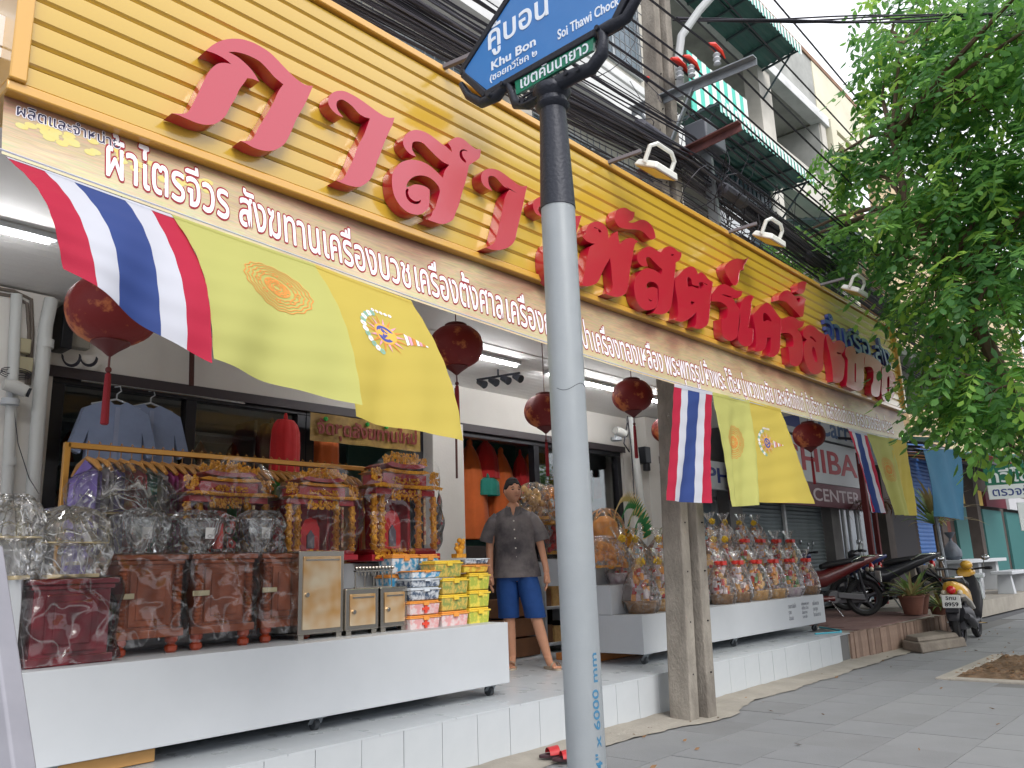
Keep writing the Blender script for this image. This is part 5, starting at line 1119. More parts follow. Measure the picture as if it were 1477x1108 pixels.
mb = MB(); mb.box(p.x - .05, p.x + .03, 6.1, 6.29, p.z - .18, p.z + .15); part('body', mb, black_metal, t, bevel=.01)
p = P(108, 425, 6.15); mb = MB(); mb.tube([p, p + Vector((.02, -.1, .02))], [.05, .07], 12); part('horn', mb, black_metal, t)
p = P(115, 490, 6.2); mb = MB(); mb.box(p.x - .07, p.x + .08, 6.2, 6.29, p.z - .06, p.z + .07); solo('meter_case', mb, M('case_grey', C(150, 146, 136), .5), 'grey case on the wall beneath the largest lantern', 'box', bevel=.01)
mb = MB()
for du in (0, 25):
    c = P(102 + du, 513, 6.22)
    for k in range(3): mb.tube([c + Vector((.06 * math.cos(a), -.01 * k, .07 * math.sin(a) - .008 * k)) for a in [math.pi + j * math.pi / 10 for j in range(11)]], .006, 5)
solo('cable_loops', mb, cable_m, 'two black cable loops hanging above the left window frame', 'cable')
# camera and cable on the right column
cctv(P(893, 625, 5.9) + Vector((0, 0, 0)), 1.2, 'small security camera on the right column under the lantern')
mb = MB(); mb.tube([P(908, 602, 5.93), P(914, 640, 5.93), P(926, 735, 5.93), P(930, 800, 5.93)], .05, 10); solo('wall_pipe', mb, pipe_w, 'white pipe on the right column behind the gift baskets', 'pipe')
mb = MB(); mb.tube([P(905, 600, 5.86), P(911, 650, 5.86), P(916, 735, 5.86)], .008, 5); mb.tube([P(905, 610, 5.86), P(900, 640, 5.86), P(908, 652, 5.86)], .01, 5); solo('loose_wire', mb, cable_m, 'black wire running down the right column', 'wire')
p = P(928, 650, 5.95); mb = MB(); mb.box(p.x - .03, p.x + .1, 5.9, 6.1, p.z - .17, p.z + .05); mb.cyl((p.x + .05, 5.95, p.z - .17), (p.x + .05, 5.95, p.z - .27), .05, n=10); solo('wall_device', mb, black_metal, 'dark fuse device right of the column pipe', 'device', bevel=.008)
# string of the brown post near window
mb = MB(); mb.tube([P(277, 505, 6.2), P(276, 556, 6.2)], .02, 6); solo('brown_string', mb, M('brown_cord', C(84, 50, 44), .8), 'short brown strap above the left window mullion', 'strap')
mb = MB(); mb.tube([P(657, 560, 6.0), P(659, 690, 6.0)], .012, 6); solo('brown_string', mb, M('brown_cord', C(84, 50, 44), .8), 'thin brown cord hanging below the lantern at the middle pier', 'string')

# ---------------------------------------------------------------- street sign on its column
pole_w = M('column_grey', C(204, 210, 213), .4, col2=C(186, 193, 198), scale=5, cmix=.7, rvar=.1, metal=.15, bump=.05, bscale=200)
iron = M('cast_iron', C(40, 43, 52), .45, metal=.35, bump=.25, bscale=90, rvar=.1, scale=6)
PC = Vector((2.07, 1.607, 0)); Rp = .0585
sp = thing('street_sign', 'tall grey column with black cast top holding the blue street name sign', 'street sign', PC)
mb = MB(); mb.cyl((PC.x, PC.y, -.01), (PC.x, PC.y, 2.47), Rp, Rp, 40); part('column', mb, pole_w, sp)
zc = at(806, 163, 1, PC.y).z; zn = at(806, 133, 1, PC.y).z; zs = at(811, 288, 1, PC.y - .05).z
part('column', (lambda m_: (m_.cyl((PC.x, PC.y, -.01), (PC.x, PC.y, zs), Rp, Rp, 40), m_)[1])(MB()), pole_w, sp)
mb = MB(); mb.tube([(PC.x, PC.y, zs - .006), (PC.x, PC.y, zs + .01), (PC.x, PC.y, zc)], [Rp + .003, Rp + .002, Rp - .012], 40); part('sleeve', mb, iron, sp)
mb = MB(); h_ = zn - zc; mb.lathe([(.046, -.01), (.058, 0), (.062, h_ * .12), (.054, h_ * .22), (.052, h_ * .4), (.066, h_ * .6), (.070, h_ * .75), (.066, h_ * .92), (.045, h_ * 1.05), (.03, h_ * 1.2)], (PC.x, PC.y, zc), 32); part('collar', mb, iron, sp)
XS = 2.045
def sg(s_, z, d=0.0): return Vector((XS - d, PC.y - s_, z))
def splate(poly, d0, d1):
    mb = MB(); mb.prism(poly, 0, 1); k = len(mb.v); mb.v = [tuple(sg(v[0], v[2], d0 if v[1] == 0 else d1)) for v in mb.v]; mb.f = [f[::-1] for f in mb.f]; return mb
blue = M('sign_blue', C(50, 112, 180), .3, coat=.5, col2=C(64, 126, 192), scale=3); sgreen = M('sign_plate_green', C(24, 120, 92), .3, coat=.5); sign_wht = M('street_sign_white', C(222, 230, 240), .4)
hexp = [(-.29, 3.0), (.29, 3.0), (.405, 3.13), (.405, 3.15), (.15, 3.325), (.10, 3.37), (-.10, 3.37), (-.15, 3.325), (-.405, 3.15), (-.405, 3.13)]
part('frame', splate([(x * 1.065, 3.17 + (z - 3.17) * 1.17) for x, z in hexp], -.012, -.03), iron, sp, smooth=False, bevel=.003)
part('frame_rim', splate([(x * 1.065, 3.17 + (z - 3.17) * 1.17) for x, z in hexp], .006, -.0119) if False else (lambda m_: ([m_.obox(sg(a[0] * 1.03, 3.17 + (a[1] - 3.17) * 1.09), sg(b[0] * 1.03, 3.17 + (b[1] - 3.17) * 1.09), .026, .02, (1, 0, 0)) for a, b in zip(hexp, hexp[1:] + hexp[:1])], m_)[1])(MB()), iron, sp, smooth=False, bevel=.004)
part('name_plate', splate(hexp, .003, -.0115), blue, sp, smooth=False)
mb = MB(); w_ = .0035
hx = [(x * .965, 3.17 + (z - 3.17) * .93) for x, z in hexp]
part('district_plate', splate([(-.145, 2.915), (.205, 2.925), (.215, 2.985), (-.15, 2.985)], .002, -.01), sgreen, sp, smooth=False)
def stx(body, s0, z0, w, h, bold=.0, mat=sign_wht, tilt=0.0): text('lettering', body, mat, sp, lambda x, z, d: sg(s0 + x, z0 + z + tilt * x, .003 + d), w, h, bold=bold, thick=.002)
stx('คู้บอน', -.275, 3.125, .30, .155, .012); stx('Khu Bon', -.262, 3.068, .222, .038, .02); stx('(ซอยทวีโชค ๒', -.272, 3.016, .235, .042, .006)
stx('Soi Thawi Chock', .062, 3.036, .265, .040, .015); stx('เขตคันนายาว', -.12, 2.926, .31, .052, .008)
for i, (a, b) in enumerate((((-.30, 3.0), (-.18, 2.985)), ((-.18, 2.985), (-.17, 2.93)), ((-.17, 2.93), (-.13, 2.885)), ((-.13, 2.885), (-.03, 2.87)), ((-.03, 2.87), (.09, 2.87)), ((.09, 2.87), (.18, 2.88)), ((.18, 2.88), (.235, 2.93)), ((.235, 2.93), (.235, 3.01)), ((.235, 3.01), (.33, 3.0)))): pass
mb = MB()
def cast(pts, rs): mb.tube([sg(a, b, c) for a, b, c in pts], rs, 12)
cast([(-.44, 3.10, -.01), (-.40, 3.03, -.01), (-.33, 2.968, -.01), (-.25, 2.962, -.01), (-.20, 2.98, -.005)], [.012, .017, .020, .022, .016])
cast([(-.185, 2.98, -.004), (-.17, 2.93, -.006), (-.155, 2.885, -.008), (-.10, 2.862, -.01), (-.05, 2.872, -.01), (0, 2.862, -.01)], [.015, .016, .02, .022, .026, .036])
cast([(0, 2.855, -.01), (.05, 2.878, -.01), (.12, 2.876, -.01), (.19, 2.868, -.008), (.238, 2.90, -.006), (.248, 2.95, -.004), (.24, 2.985, -.004)], [.036, .030, .026, .024, .024, .018, .02])
cast([(.22, 2.985, -.006), (.28, 2.985, -.01), (.34, 2.985, -.01), (.40, 3.05, -.01), (.44, 3.10, -.01)], [.020, .024, .02, .017, .012])
part('bracket', mb, iron, sp, ang=1.2)
mb = MB()
for a, b in ((-.10, 2.862), (-.20, 2.978), (.10, 2.88), (.24, 2.985), (-.27, 2.964), (.15, 2.87)): mb.cyl(sg(a, b, .002), sg(a, b, .024), .013, .009, n=10)
mb.tube([sg(-.06 + .11 * math.cos(t_) * .55, 2.862 + .016 * math.sin(t_), .02) for t_ in [k * .5236 for k in range(13)]], .005, 5)
part('ornament', mb, iron, sp, ang=1.2, kind='stuff')
# blue stencilled size marking on the column, reading downwards
blu = M('stencil_blue', C(60, 116, 150), .6)
def on_col(x, z, d):
    zz = .94 - x; a = math.radians(268) - z / Rp; return Vector((PC.x + (Rp + .0006 + d) * math.cos(a), PC.y + (Rp + .0006 + d) * math.sin(a), zz))
_st = text('stencil', 'SR  4" x 6000 mm', blu, sp, lambda x, z, d: on_col(.40 - x, z, d), .42, .024, bold=.01, thick=.0008)[0]; _st['kind'] = 'stuff'
mb = MB()
for z, w_ in ((1.78, 1.2),):
    mb.tube([Vector((PC.x + (Rp + .0008) * math.cos(a), PC.y + (Rp + .0008) * math.sin(a), z + .012 * math.sin(a * 3))) for a in np.linspace(3.2, 3.2 + w_ * 1.6, 12)], .0012, 4)
part('scratch', mb, M('scratch', C(110, 116, 120), .7), sp, kind='stuff')
# leaning pale post at the lower left corner
mb = MB(); pa = at_depth(-12, 850, 1.35); pb = at_depth(26, 1130, 1.15); d_ = (pb - pa); pa2 = pa - d_ * .25; pb2 = pb + d_ * ((pb.z) / max(.01, -d_.z))
mb.obox(pa2, pb2, .038, .035, (0.3, -1, 0)); o = solo('leaning_post', mb, M('post_pale', C(140, 140, 148), .5, col2=C(126, 126, 134), scale=9), 'pale grey post leaning in at the lower left corner of the view', 'post', bevel=.004)
# ---------------------------------------------------------------- white wheeled counters
def caster(t, x, y, z0, z1, local=False):
    c = part('caster', (lambda m_: (m_.box(x - .035, x + .035, y - .035, y + .035, z1 - .012, z1), m_.obox((x - .022, y, z1 - .01), (x - .028, y + .03, z0 + .035), .006, .04, (1, 0, 0)), m_.obox((x + .022, y, z1 - .01), (x + .028, y + .03, z0 + .035), .006, .04, (1, 0, 0)), m_)[-1])(MB()), metal_gray, t, smooth=False)
    mb = MB(); mb.cyl((x - .016, y + .03, z0 + .035), (x + .016, y + .03, z0 + .035), .035, n=18); part('wheel', mb, M('rubber_grey', C(60, 64, 68), .6), c)
mb = MB(); cl = thing('display_counter', 'long white wheeled counter at the left carrying cabinets and shrines', 'counter', (3, 4.8, .329))
mb.box(-1.0, 4.615, 4.25, 5.75, .415, .838); part('body', mb, white_paint, cl, bevel=.004, smooth=False)
for x in (1.55, 3.02, 4.52): caster(cl, x, 4.34, .329, .415)
cr_ = thing('display_counter', 'white wheeled counter at the right carrying the wrapped gift baskets', 'counter', (8.5, 4.8, .329))
mb = MB(); mb.box(6.46, 10.62, 4.30, 5.15, .43, .772); part('body', mb, white_paint, cr_, bevel=.004, smooth=False)
mb = MB(); mb.box(6.45, 10.5, 4.62, 5.10, .773, 1.04); part('step', mb, white_paint, cr_, bevel=.004, smooth=False)
mb = MB(); mb.box(6.5, 10.3, 4.98, 5.5, 1.041, 1.30); part('step', mb, white_paint, cr_, bevel=.004, smooth=False)
for x in (6.62, 8.35, 10.5): caster(cr_, x, 4.38, .329, .43)
ink = M('pen_ink', C(110, 112, 120), .6)
for k, (x, body) in enumerate(((9.55, 'รายการสินค้า\nราคา\nส่วนลด'), (9.93, 'เทียนพรรษา\nผ้าไตร จีวร\nสังฆทาน\nราคาส่ง'), (10.26, 'เครื่องบวช\nราคาถูก\nโทรสอบถาม'))):
    text('handwriting', body, ink, cr_, lambda x_, z, d, x=x: (x + x_, 4.3 - d, .52 + z), .22, .19, thick=.0015)
mb = MB(); mb.box(1.35, 2.1, 4.4, 4.9, .33, .42) ; mb2 = MB(); mb2.box(1.3, 2.06, 4.36, 4.8, .332, .395); solo('cardboard_box', mb2, M('cardboard', C(206, 158, 98), .8), 'flat tan cardboard box under the left counter', 'box', bevel=.004)
mb = MB(); mb.box(6.55, 7.4, 4.9, 5.4, .332, .40); solo('orange_crate', mb, M('crate_orange', C(190, 120, 60), .6), 'orange crate lying in the dark under the right counter', 'crate', bevel=.004)
mb = MB(); mb.tube([(10.0, 4.2, .335), (10.35, 4.02, .335), (10.55, 4.1, .335), (11.0, 4.55, .335)], .012, 6); solo('water_hose', mb, M('hose_cyan', C(70, 170, 190), .4), 'thin light blue hose lying on the platform corner', 'hose')

# ---------------------------------------------------------------- film wrapping
def wrap(t, x0, x1, y0, y1, z0, z1, top=.0, seed=0, mat=None, amp=.012, name='film_wrap'):
    r = random.Random(seed); ph = [r.uniform(0, 6.28) for _ in range(8)]
    cx_, cy_ = (x0 + x1) / 2, (y0 + y1) / 2; mb = MB()
    def f(u, v):
        a = 2 * math.pi * u; c_, s_ = math.cos(a), math.sin(a); k = 1.0 / max(abs(c_), abs(s_)) ; e = 1 + .02 * math.sin(4 * a)
        rx, ry = (x1 - x0) / 2, (y1 - y0) / 2; k = min(k, 1.32)
        if v < .72: z = z0 + (z1 - z0) * v / .72; g = 1.0
        else: w = (v - .72) / .28; z = z1 + top * math.sin(w * math.pi / 2); g = 1 - w ** 1.5 * .98
        n_ = amp * (math.sin(7 * a + ph[0] + 9 * v) + .7 * math.sin(13 * a + ph[1] - 14 * v) + .6 * math.sin(5 * a + 21 * v + ph[2]))
        return (cx_ + (rx * k * g + n_) * c_ , cy_ + (ry * k * g + n_) * s_, z + n_ * .4)
    mb.grid(f, 56, 34, uv=False); return part(name, mb, mat or film, t, ang=3)

# ---------------------------------------------------------------- cabinets on the left counter
wood_red = M('wood_dark_red', C(118, 26, 38), .25, coat=.8, col2=C(96, 22, 32), scale=4, stretch=(1, 1, 5), cmix=.7)
wood_brn = M('wood_brown', C(150, 78, 40), .28, coat=.7, col2=C(134, 66, 34), scale=4, stretch=(1, 1, 5), cmix=.7)
ZC0 = .838
def cabinet(x0, x1, y, z1, wood, label, seed, legs=True, posts=True):
    t = thing('cabinet', label, 'cabinet', ((x0 + x1) / 2, y + .2, ZC0)); w = x1 - x0; d = .38
    zb = ZC0 + (.085 if legs else .0)
    mb = MB(); mb.box(x0 + .03, x1 - .03, y + .02, y + d, zb + .03, z1 - .03); part('body', mb, wood, t, bevel=.006, smooth=False)
    mb = MB(); mb.box(x0, x1, y - .01, y + d + .01, z1 - .03, z1); mb.box(x0 + .015, x1 - .015, y + .005, y + d, z1 - .055, z1 - .03); part('top', mb, wood, t, bevel=.006, smooth=False)
    mb = MB(); mb.box(x0 + .01, x1 - .01, y - .005, y + d, zb, zb + .045); part('base', mb, wood, t, bevel=.006, smooth=False)
    mb = MB(); a, b = x0 + .085, x1 - .085; mb.box(a, b, y + .006, y + .022, zb + .06, z1 - .075); part('door', mb, wood, t, bevel=.008, smooth=False)
    mb = MB(); mb.box(a + .035, b - .035, y - .002, y + .012, zb + .095, z1 - .11); part('door_panel', mb, wood, t, bevel=.008, smooth=False)
    if posts:
        for x in (x0 + .05, x1 - .05):
            mb = MB(); zz = np.linspace(zb + .05, z1 - .06, 30); mb.lathe([(.02 + .006 * (i % 2), float(z)) for i, z in enumerate(zz)], (x, y + .012, 0), 10); part('turned_post', mb, wood, t)
        mb = MB(); zm = (zb + z1) / 2; mb.box(x0 + .0, x0 + .1, y - .022, y - .012, zm - .012, zm + .018); part('latch', mb, M('brass_pale', C(206, 196, 160), .3, metal=.6), t, bevel=.003, smooth=False)
    if legs:
        for x in (x0 + .06, x1 - .06):
            mb = MB(); mb.lathe([(.024, 0), (.034, .012), (.034, .035), (.02, .045), (.034, .06), (.036, .085)], (x, y + .035, ZC0), 14); part('leg', mb, M('wood_foot', C(150, 58, 30), .3, coat=.6), t)
    wrap(t, x0 - .02, x1 + .02, y - .03, y + d + .02, ZC0 + (.05 if legs else .01), z1 + .0, .012, seed, film, amp=.009); return t
cabinet(1.42, 1.84, 4.40, 1.25, wood_red, 'dark red lacquered cabinet in film, first on the left counter', 1, legs=False, posts=False)
c2 = [(1.86, 2.245), (2.27, 2.66), (2.70, 3.10)]
cabinet(1.865, 2.265, 4.52, 1.365, wood_brn, 'brown cabinet with turned posts, second on the left counter', 2)
cabinet(2.29, 2.70, 4.52, 1.365, wood_brn, 'brown cabinet with turned posts, middle of the three beneath the small glass urns', 3)
cabinet(2.745, 3.145, 4.55, 1.365, wood_brn, 'brown film wrapped cabinet just left of the tall steel cabinet', 5)
# steel cabinets
steel = M('steel_reflection_paint', C(250, 232, 200), .16, metal=.6, col2=C(214, 156, 78), scale=4, cmix=.3, rvar=.1, bump=.9, bscale=4, detail=2)  # gold and pale noise in the colour imitates reflections and highlights
steel2 = M('steel_frame', C(180, 174, 164), .25, metal=1.0)
def steelbox(px0, px1, z1, y, label):
    x0 = at(px0, 880, 1, y).x; x1 = at(px1, 880, 1, y).x; t = thing('steel_cabinet', label, 'cabinet', ((x0 + x1) / 2, y, ZC0), group=None)
    mb = MB(); mb.box(x0, x1, y, y + .34, ZC0 + .03, z1); part('body', mb, steel2, t, bevel=.006, smooth=False)
    mb = MB(); mb.box(x0 + .03, x1 - .03, y - .008, y, ZC0 + .06, z1 - .035); part('door', mb, steel, t, bevel=.004, smooth=False)
    mb = MB(); mb.box(x0 + .045, x1 - .045, y - .012, y - .008, z1 - .062, z1 - .052); zm = (ZC0 + z1) / 2; mb.cyl((x0 + .055, y - .008, zm), (x0 + .055, y - .02, zm), .014, n=12); part('lock', mb, steel2, t)
    for x in (x0 + .03, x1 - .03):
        mb = MB(); mb.box(x - .02, x + .02, y + .01, y + .05, ZC0, ZC0 + .03); part('foot', mb, steel2, t, smooth=False)
    return t
steelbox(430, 496, 1.375, 4.46, 'tall polished steel cabinet standing beneath the middle shrine'); steelbox(499, 546, 1.13, 4.44, 'small steel cabinet right of the tall one'); steelbox(549, 588, 1.13, 4.46, 'small steel cabinet beside the stacked plastic boxes')
# chrome letter stand above small steel cabinets
t = thing('wire_stand', 'small chrome stand with ornate silver edging on top of the small steel cabinets', 'stand', (3.6, 4.55, 1.13)); xa = at(514, 830, 1, 4.5).x; xb = at(566, 830, 1, 4.5).x
mb = MB(); mb.box(xa, xb, 4.5, 4.53, 1.235, 1.245)
for i in range(12): 
    x = xa + (xb - xa) * i / 11; mb.ball((x, 4.5, 1.26), .013, 8, 5); mb.cyl((x, 4.51, 1.235), (x, 4.51, 1.21), .004, n=5)
part('edging', mb, steel2, t)
for i in range(5):
    mb = MB(); x = xa + (xb - xa) * i / 4; mb.tube([(x, 4.51, 1.13), (x, 4.51, 1.235)], .005, 6); part('leg', mb, steel2, t)
mb = MB(); mb.box(xa, xb, 4.5, 4.53, 1.13, 1.138); part('shelf', mb, steel2, t)

# ---------------------------------------------------------------- stacked plastic boxes
lid_m = {k: M('lid_' + k, c, .35, coat=.3) for k, c in dict(orange=C(226, 152, 70), yellow=C(228, 196, 66), clear=C(206, 214, 222)).items()}
def box_mat(name, base, spots, sc=24):
    return M(name, base, .3, coat=.6, col2=spots, scale=sc, cmix=.16, detail=2)
bx_blue = box_mat('tub_blue', C(216, 222, 228), C(64, 150, 196)); bx_pink = box_mat('tub_pink', C(214, 200, 200), C(214, 156, 156)); bx_win = box_mat('tub_grey', C(196, 202, 208), C(70, 86, 110), 30); bx_yel = box_mat('tub_yellow', C(222, 196, 70), C(206, 150, 50)); bx_gn = box_mat('tub_green', C(208, 178, 88), C(138, 150, 80), 28); bx_ye2 = box_mat('tub_yellow_green', C(226, 206, 84), C(170, 180, 70), 18)
def tub(u0, u1, v0, v1, y, d, body, lid, label, cross=False, kind=''):
    p0 = at(u0, v1, 1, y); p1 = at(u1, v1, 1, y); z0 = at((u0 + u1) / 2, v1, 1, y).z; z1 = at((u0 + u1) / 2, v0, 1, y).z; x0, x1 = p0.x, p1.x
    t = thing('plastic_box', label, 'box', ((x0 + x1) / 2, y + d / 2, z0), group='plastic boxes stacked on the left counter'); h = z1 - z0; e = .012
    mb = MB(); mb.hexa([(x0 + e, y + e, z0), (x1 - e, y + e, z0), (x1 - e, y + d - e, z0), (x0 + e, y + d - e, z0)], [(x0 + .003, y + .003, z1 - h * .2), (x1 - .003, y + .003, z1 - h * .2), (x1 - .003, y + d, z1 - h * .2), (x0 + .003, y + d, z1 - h * .2)]); part('tub', mb, body, t, bevel=.008)
    mb = MB(); mb.box(x0 - .003, x1 + .003, y - .004, y + d + .004, z1 - h * .22, z1 - h * .12); mb.box(x0 + .01, x1 - .01, y + .01, y + d - .01, z1 - h * .12, z1 - .002); part('lid', mb, lid, t, bevel=.004)
    mb = MB(); xc = (x0 + x1) / 2; mb.box(xc - .025, xc + .025, y - .012, y - .003, z1 - h * .34, z1 - h * .1); part('clip', mb, lid, t, bevel=.002, smooth=False)
    if cross:
        zc_ = z0 + h * .42; mb = MB(); mb.box(xc - .03, xc + .03, y - .004, y + .006, zc_ - .009, zc_ + .009); mb.box(xc - .01, xc + .01, y - .005, y + .006, zc_ - .028, zc_ + .028); part('cross', mb, M('cross_red', C(214, 70, 50), .5), t, smooth=False)
    return t
Yt_ = 4.42
def base_at(z, u): return None
tubs = [(592, 636, 887, 908, Yt_, bx_pink, 'orange', 'plastic box with a red cross at the bottom of the left front stack', True), (592, 636, 866, 886, Yt_, bx_pink, 'orange', 'plastic box with a red cross, second from the bottom of the left front stack', True),
        (593, 636, 847, 865, Yt_, bx_win, 'clear', 'grey windowed box in the middle of the left front stack', False), (594, 637, 834, 846, Yt_, bx_win, 'clear', 'upper flat grey windowed box of the left front stack', False), (595, 637, 822, 833, Yt_, bx_blue, 'orange', 'flat box with an orange lid topping the left front stack', False),
        (638, 677, 881, 905, Yt_, bx_pink, 'orange', 'pale pink box at the bottom of the middle stack', False), (638, 677, 857, 880, Yt_, bx_gn, 'yellow', 'yellow green box second from the bottom of the middle stack', False), (639, 677, 833, 856, Yt_, bx_gn, 'yellow', 'yellow green box third from the bottom of the middle stack', False), (628, 668, 808, 832, Yt_, bx_gn, 'yellow', 'yellow green box on top of the middle stack', False),
        (678, 708, 876, 902, Yt_, bx_ye2, 'yellow', 'bright yellow box at the bottom of the right stack', False), (678, 708, 851, 875, Yt_, bx_ye2, 'yellow', 'bright yellow box second in the right stack', False), (678, 708, 826, 850, Yt_, bx_ye2, 'yellow', 'bright yellow box third in the right stack', False), (670, 706, 814, 825, Yt_, bx_yel, 'orange', 'flat orange printed box near the top of the right stack', False), (671, 706, 805, 813, Yt_, bx_win, 'clear', 'thin white printed box topping the right stack', False),
        (566, 606, 799, 827, 4.62, bx_blue, 'orange', 'white box with blue rings under an orange lid, left of the top pair', False), (607, 634, 799, 826, 4.62, bx_blue, 'orange', 'white box with blue rings, right of the top pair', False),
        (562, 592, 828, 852, 4.60, bx_blue, 'orange', 'pale blue box behind the first aid boxes, upper', False), (564, 592, 853, 878, 4.60, bx_blue, 'orange', 'pale blue box behind the first aid boxes, middle', False), (566, 592, 879, 904, 4.60, bx_blue, 'clear', 'pale blue box behind the first aid boxes, lowest', False)]
for (u0, u1, v0, v1, y, body, lid, lab, cr2) in tubs: tub(u0, u1, v0, v1 + .6, y, .17, body, lid_m[lid], lab, cr2)

# ---------------------------------------------------------------- gilded shrines
shr_red = M('shrine_red', C(176, 18, 36), .4, coat=.5, col2=C(150, 22, 38), scale=6)
gilt = M('gilt', C(250, 190, 64), .3, metal=.4, col2=C(196, 118, 26), scale=55, cmix=.5, bump=.8, bscale=150)
def carved(mb, x0, x1, z0, z1, y, n, seed, s=.016, flat=.5):
    r = random.Random(seed)
    for _ in range(int(n * 2.1)):
        mb.ball((r.uniform(x0, x1), y - r.uniform(0, .008), r.uniform(z0, z1)), s * .6 * r.uniform(.6, 1.25), 6, 4, (r.uniform(.7, 1.4), flat, r.uniform(.7, 1.5)))
def roof(mb, cx_, w, z, h, y0, y1, curl=.04):
    pts = []
    N = 12
    for i in range(N + 1):
        u = i / N * 2 - 1; pts.append((cx_ + u * w / 2, z + curl * abs(u) ** 3))
    top = [(cx_ + (i / N * 2 - 1) * w * .36, z + h + curl * .6 * abs(i / N * 2 - 1) ** 3) for i in range(N + 1)]
    mb.prism(pts + top[::-1], y0, y1)
def shrine(cx_, y, z0, w, h, label, seed, front=True, group='red and gold shrines in film on the left counter'):
    t = thing('shrine', label, 'shrine', (cx_, y + .15, z0), group=group); d = w * .5
    mb = MB(); mb.box(cx_ - w * .5, cx_ + w * .5, y, y + d, z0, z0 + h * .06); mb.box(cx_ - w * .46, cx_ + w * .46, y + .02, y + d, z0 + h * .06, z0 + h * .11); part('base', mb, shr_red, t, bevel=.004, smooth=False)
    mb = MB(); mb.box(cx_ - w * .40, cx_ + w * .40, y + d - .03, y + d, z0 + h * .1, z0 + h * .70); mb.box(cx_ - w * .44, cx_ + w * .44, y + .01, y + d, z0 + h * .60, z0 + h * .66)
    mb.box(cx_ - w * .26, cx_ - w * .22, y + d * .5, y + d, z0 + h * .1, z0 + h * .60); mb.box(cx_ + w * .22, cx_ + w * .26, y + d * .5, y + d, z0 + h * .1, z0 + h * .60); part('body', mb, shr_red, t, bevel=.003, smooth=False)
    mb = MB(); mb.prism([(cx_ - w * .13, z0 + h * .11), (cx_ + w * .13, z0 + h * .11), (cx_ + w * .13, z0 + h * .36), (cx_ + w * .08, z0 + h * .45), (cx_, z0 + h * .48), (cx_ - w * .08, z0 + h * .45), (cx_ - w * .13, z0 + h * .36)], y + d * .55, y + d * .6); part('back_arch', mb, M('arch_red', C(196, 20, 30), .5), t, smooth=False)
    mb = MB(); mb.prism([(cx_ - w * .05, z0 + h * .14), (cx_ + w * .05, z0 + h * .14), (cx_ + w * .05, z0 + h * .28), (cx_, z0 + h * .34), (cx_ - w * .05, z0 + h * .28)], y + d * .52, y + d * .545); part('niche_plaque', mb, M('niche_grey', C(96, 90, 104), .5), t, smooth=False)
    for k, sx in enumerate((-.44, -.27, .27, .44)):
        mb = MB(); x = cx_ + sx * w; mb.cyl((x, y + .03 + (.05 if abs(sx) < .3 else 0), z0 + h * .1), (x, y + .03 + (.05 if abs(sx) < .3 else 0), z0 + h * .6), w * .035, n=10)
        for j in range(40): a = j * .9; mb.ball((x + w * .034 * math.cos(a), y + .03 + (.05 if abs(sx) < .3 else 0) + w * .034 * math.sin(a), z0 + h * (.11 + .48 * j / 40)), w * .019, 6, 4)
        part('column', mb, gilt, t)
    mb = MB(); roof(mb, cx_, w * 1.06, z0 + h * .66, h * .03, y - .03, y + d, .02 * h); roof(mb, cx_, w * .72, z0 + h * .80, h * .03, y - .01, y + d * .9, .02 * h); part('roof', mb, gilt, t, smooth=False)
    mb = MB(); mb.box(cx_ - w * .32, cx_ + w * .32, y + .02, y + d * .8, z0 + h * .70, z0 + h * .80); roof(mb, cx_, w * .6, z0 + h * .85, h * .04, y, y + d * .8, .03 * h); part('upper_storey', mb, shr_red, t, smooth=False)
    mb = MB(); r = random.Random(seed)
    carved(mb, cx_ - w * .22, cx_ + w * .22, z0 + h * .55, z0 + h * .64, y + .005, 60, seed, w * .022); carved(mb, cx_ - w * .5, cx_ + w * .5, z0 + h * .66, z0 + h * .68, y - .032, 50, seed + 1, w * .014)
    carved(mb, cx_ - w * .33, cx_ + w * .33, z0 + h * .89, z0 + h * .96, y + .02, 70, seed + 2, w * .028); carved(mb, cx_ - w * .5, cx_ - w * .36, z0 + h * .72, z0 + h * .83, y + .01, 30, seed + 3, w * .026); carved(mb, cx_ + w * .36, cx_ + w * .5, z0 + h * .72, z0 + h * .83, y + .01, 30, seed + 4, w * .026)
    carved(mb, cx_ - w * .2, cx_ + w * .2, z0 + h * .71, z0 + h * .76, y + .012, 40, seed + 5, w * .018); carved(mb, cx_ - w * .46, cx_ + w * .1, z0 + h * .02, z0 + h * .10, y - .004, 60, seed + 6, w * .026); carved(mb, cx_ - w * .2, cx_ + w * .2, z0 + h * .955, z0 + h * 1.0, y + .03, 26, seed + 9, w * .024)
    part('carving', mb, gilt, t, kind='stuff')
    mb = MB(); mb.box(cx_ - w * .2, cx_ - w * .165, y - .002, y + .01, z0 + h * .56, z0 + h * .68); mb.box(cx_ + w * .165, cx_ + w * .2, y - .002, y + .01, z0 + h * .56, z0 + h * .68); mb.box(cx_ + w * .25, cx_ + w * .28, y + .0, y + .01, z0 + h * .14, z0 + h * .58); part('name_strip', mb, M('strip_pale', C(206, 190, 150), .5, col2=C(150, 40, 40), scale=30, cmix=.2), t, smooth=False)
    # cloudy film hood
    mb = MB(); rr = random.Random(seed); ph = [rr.uniform(0, 6) for _ in range(5)]
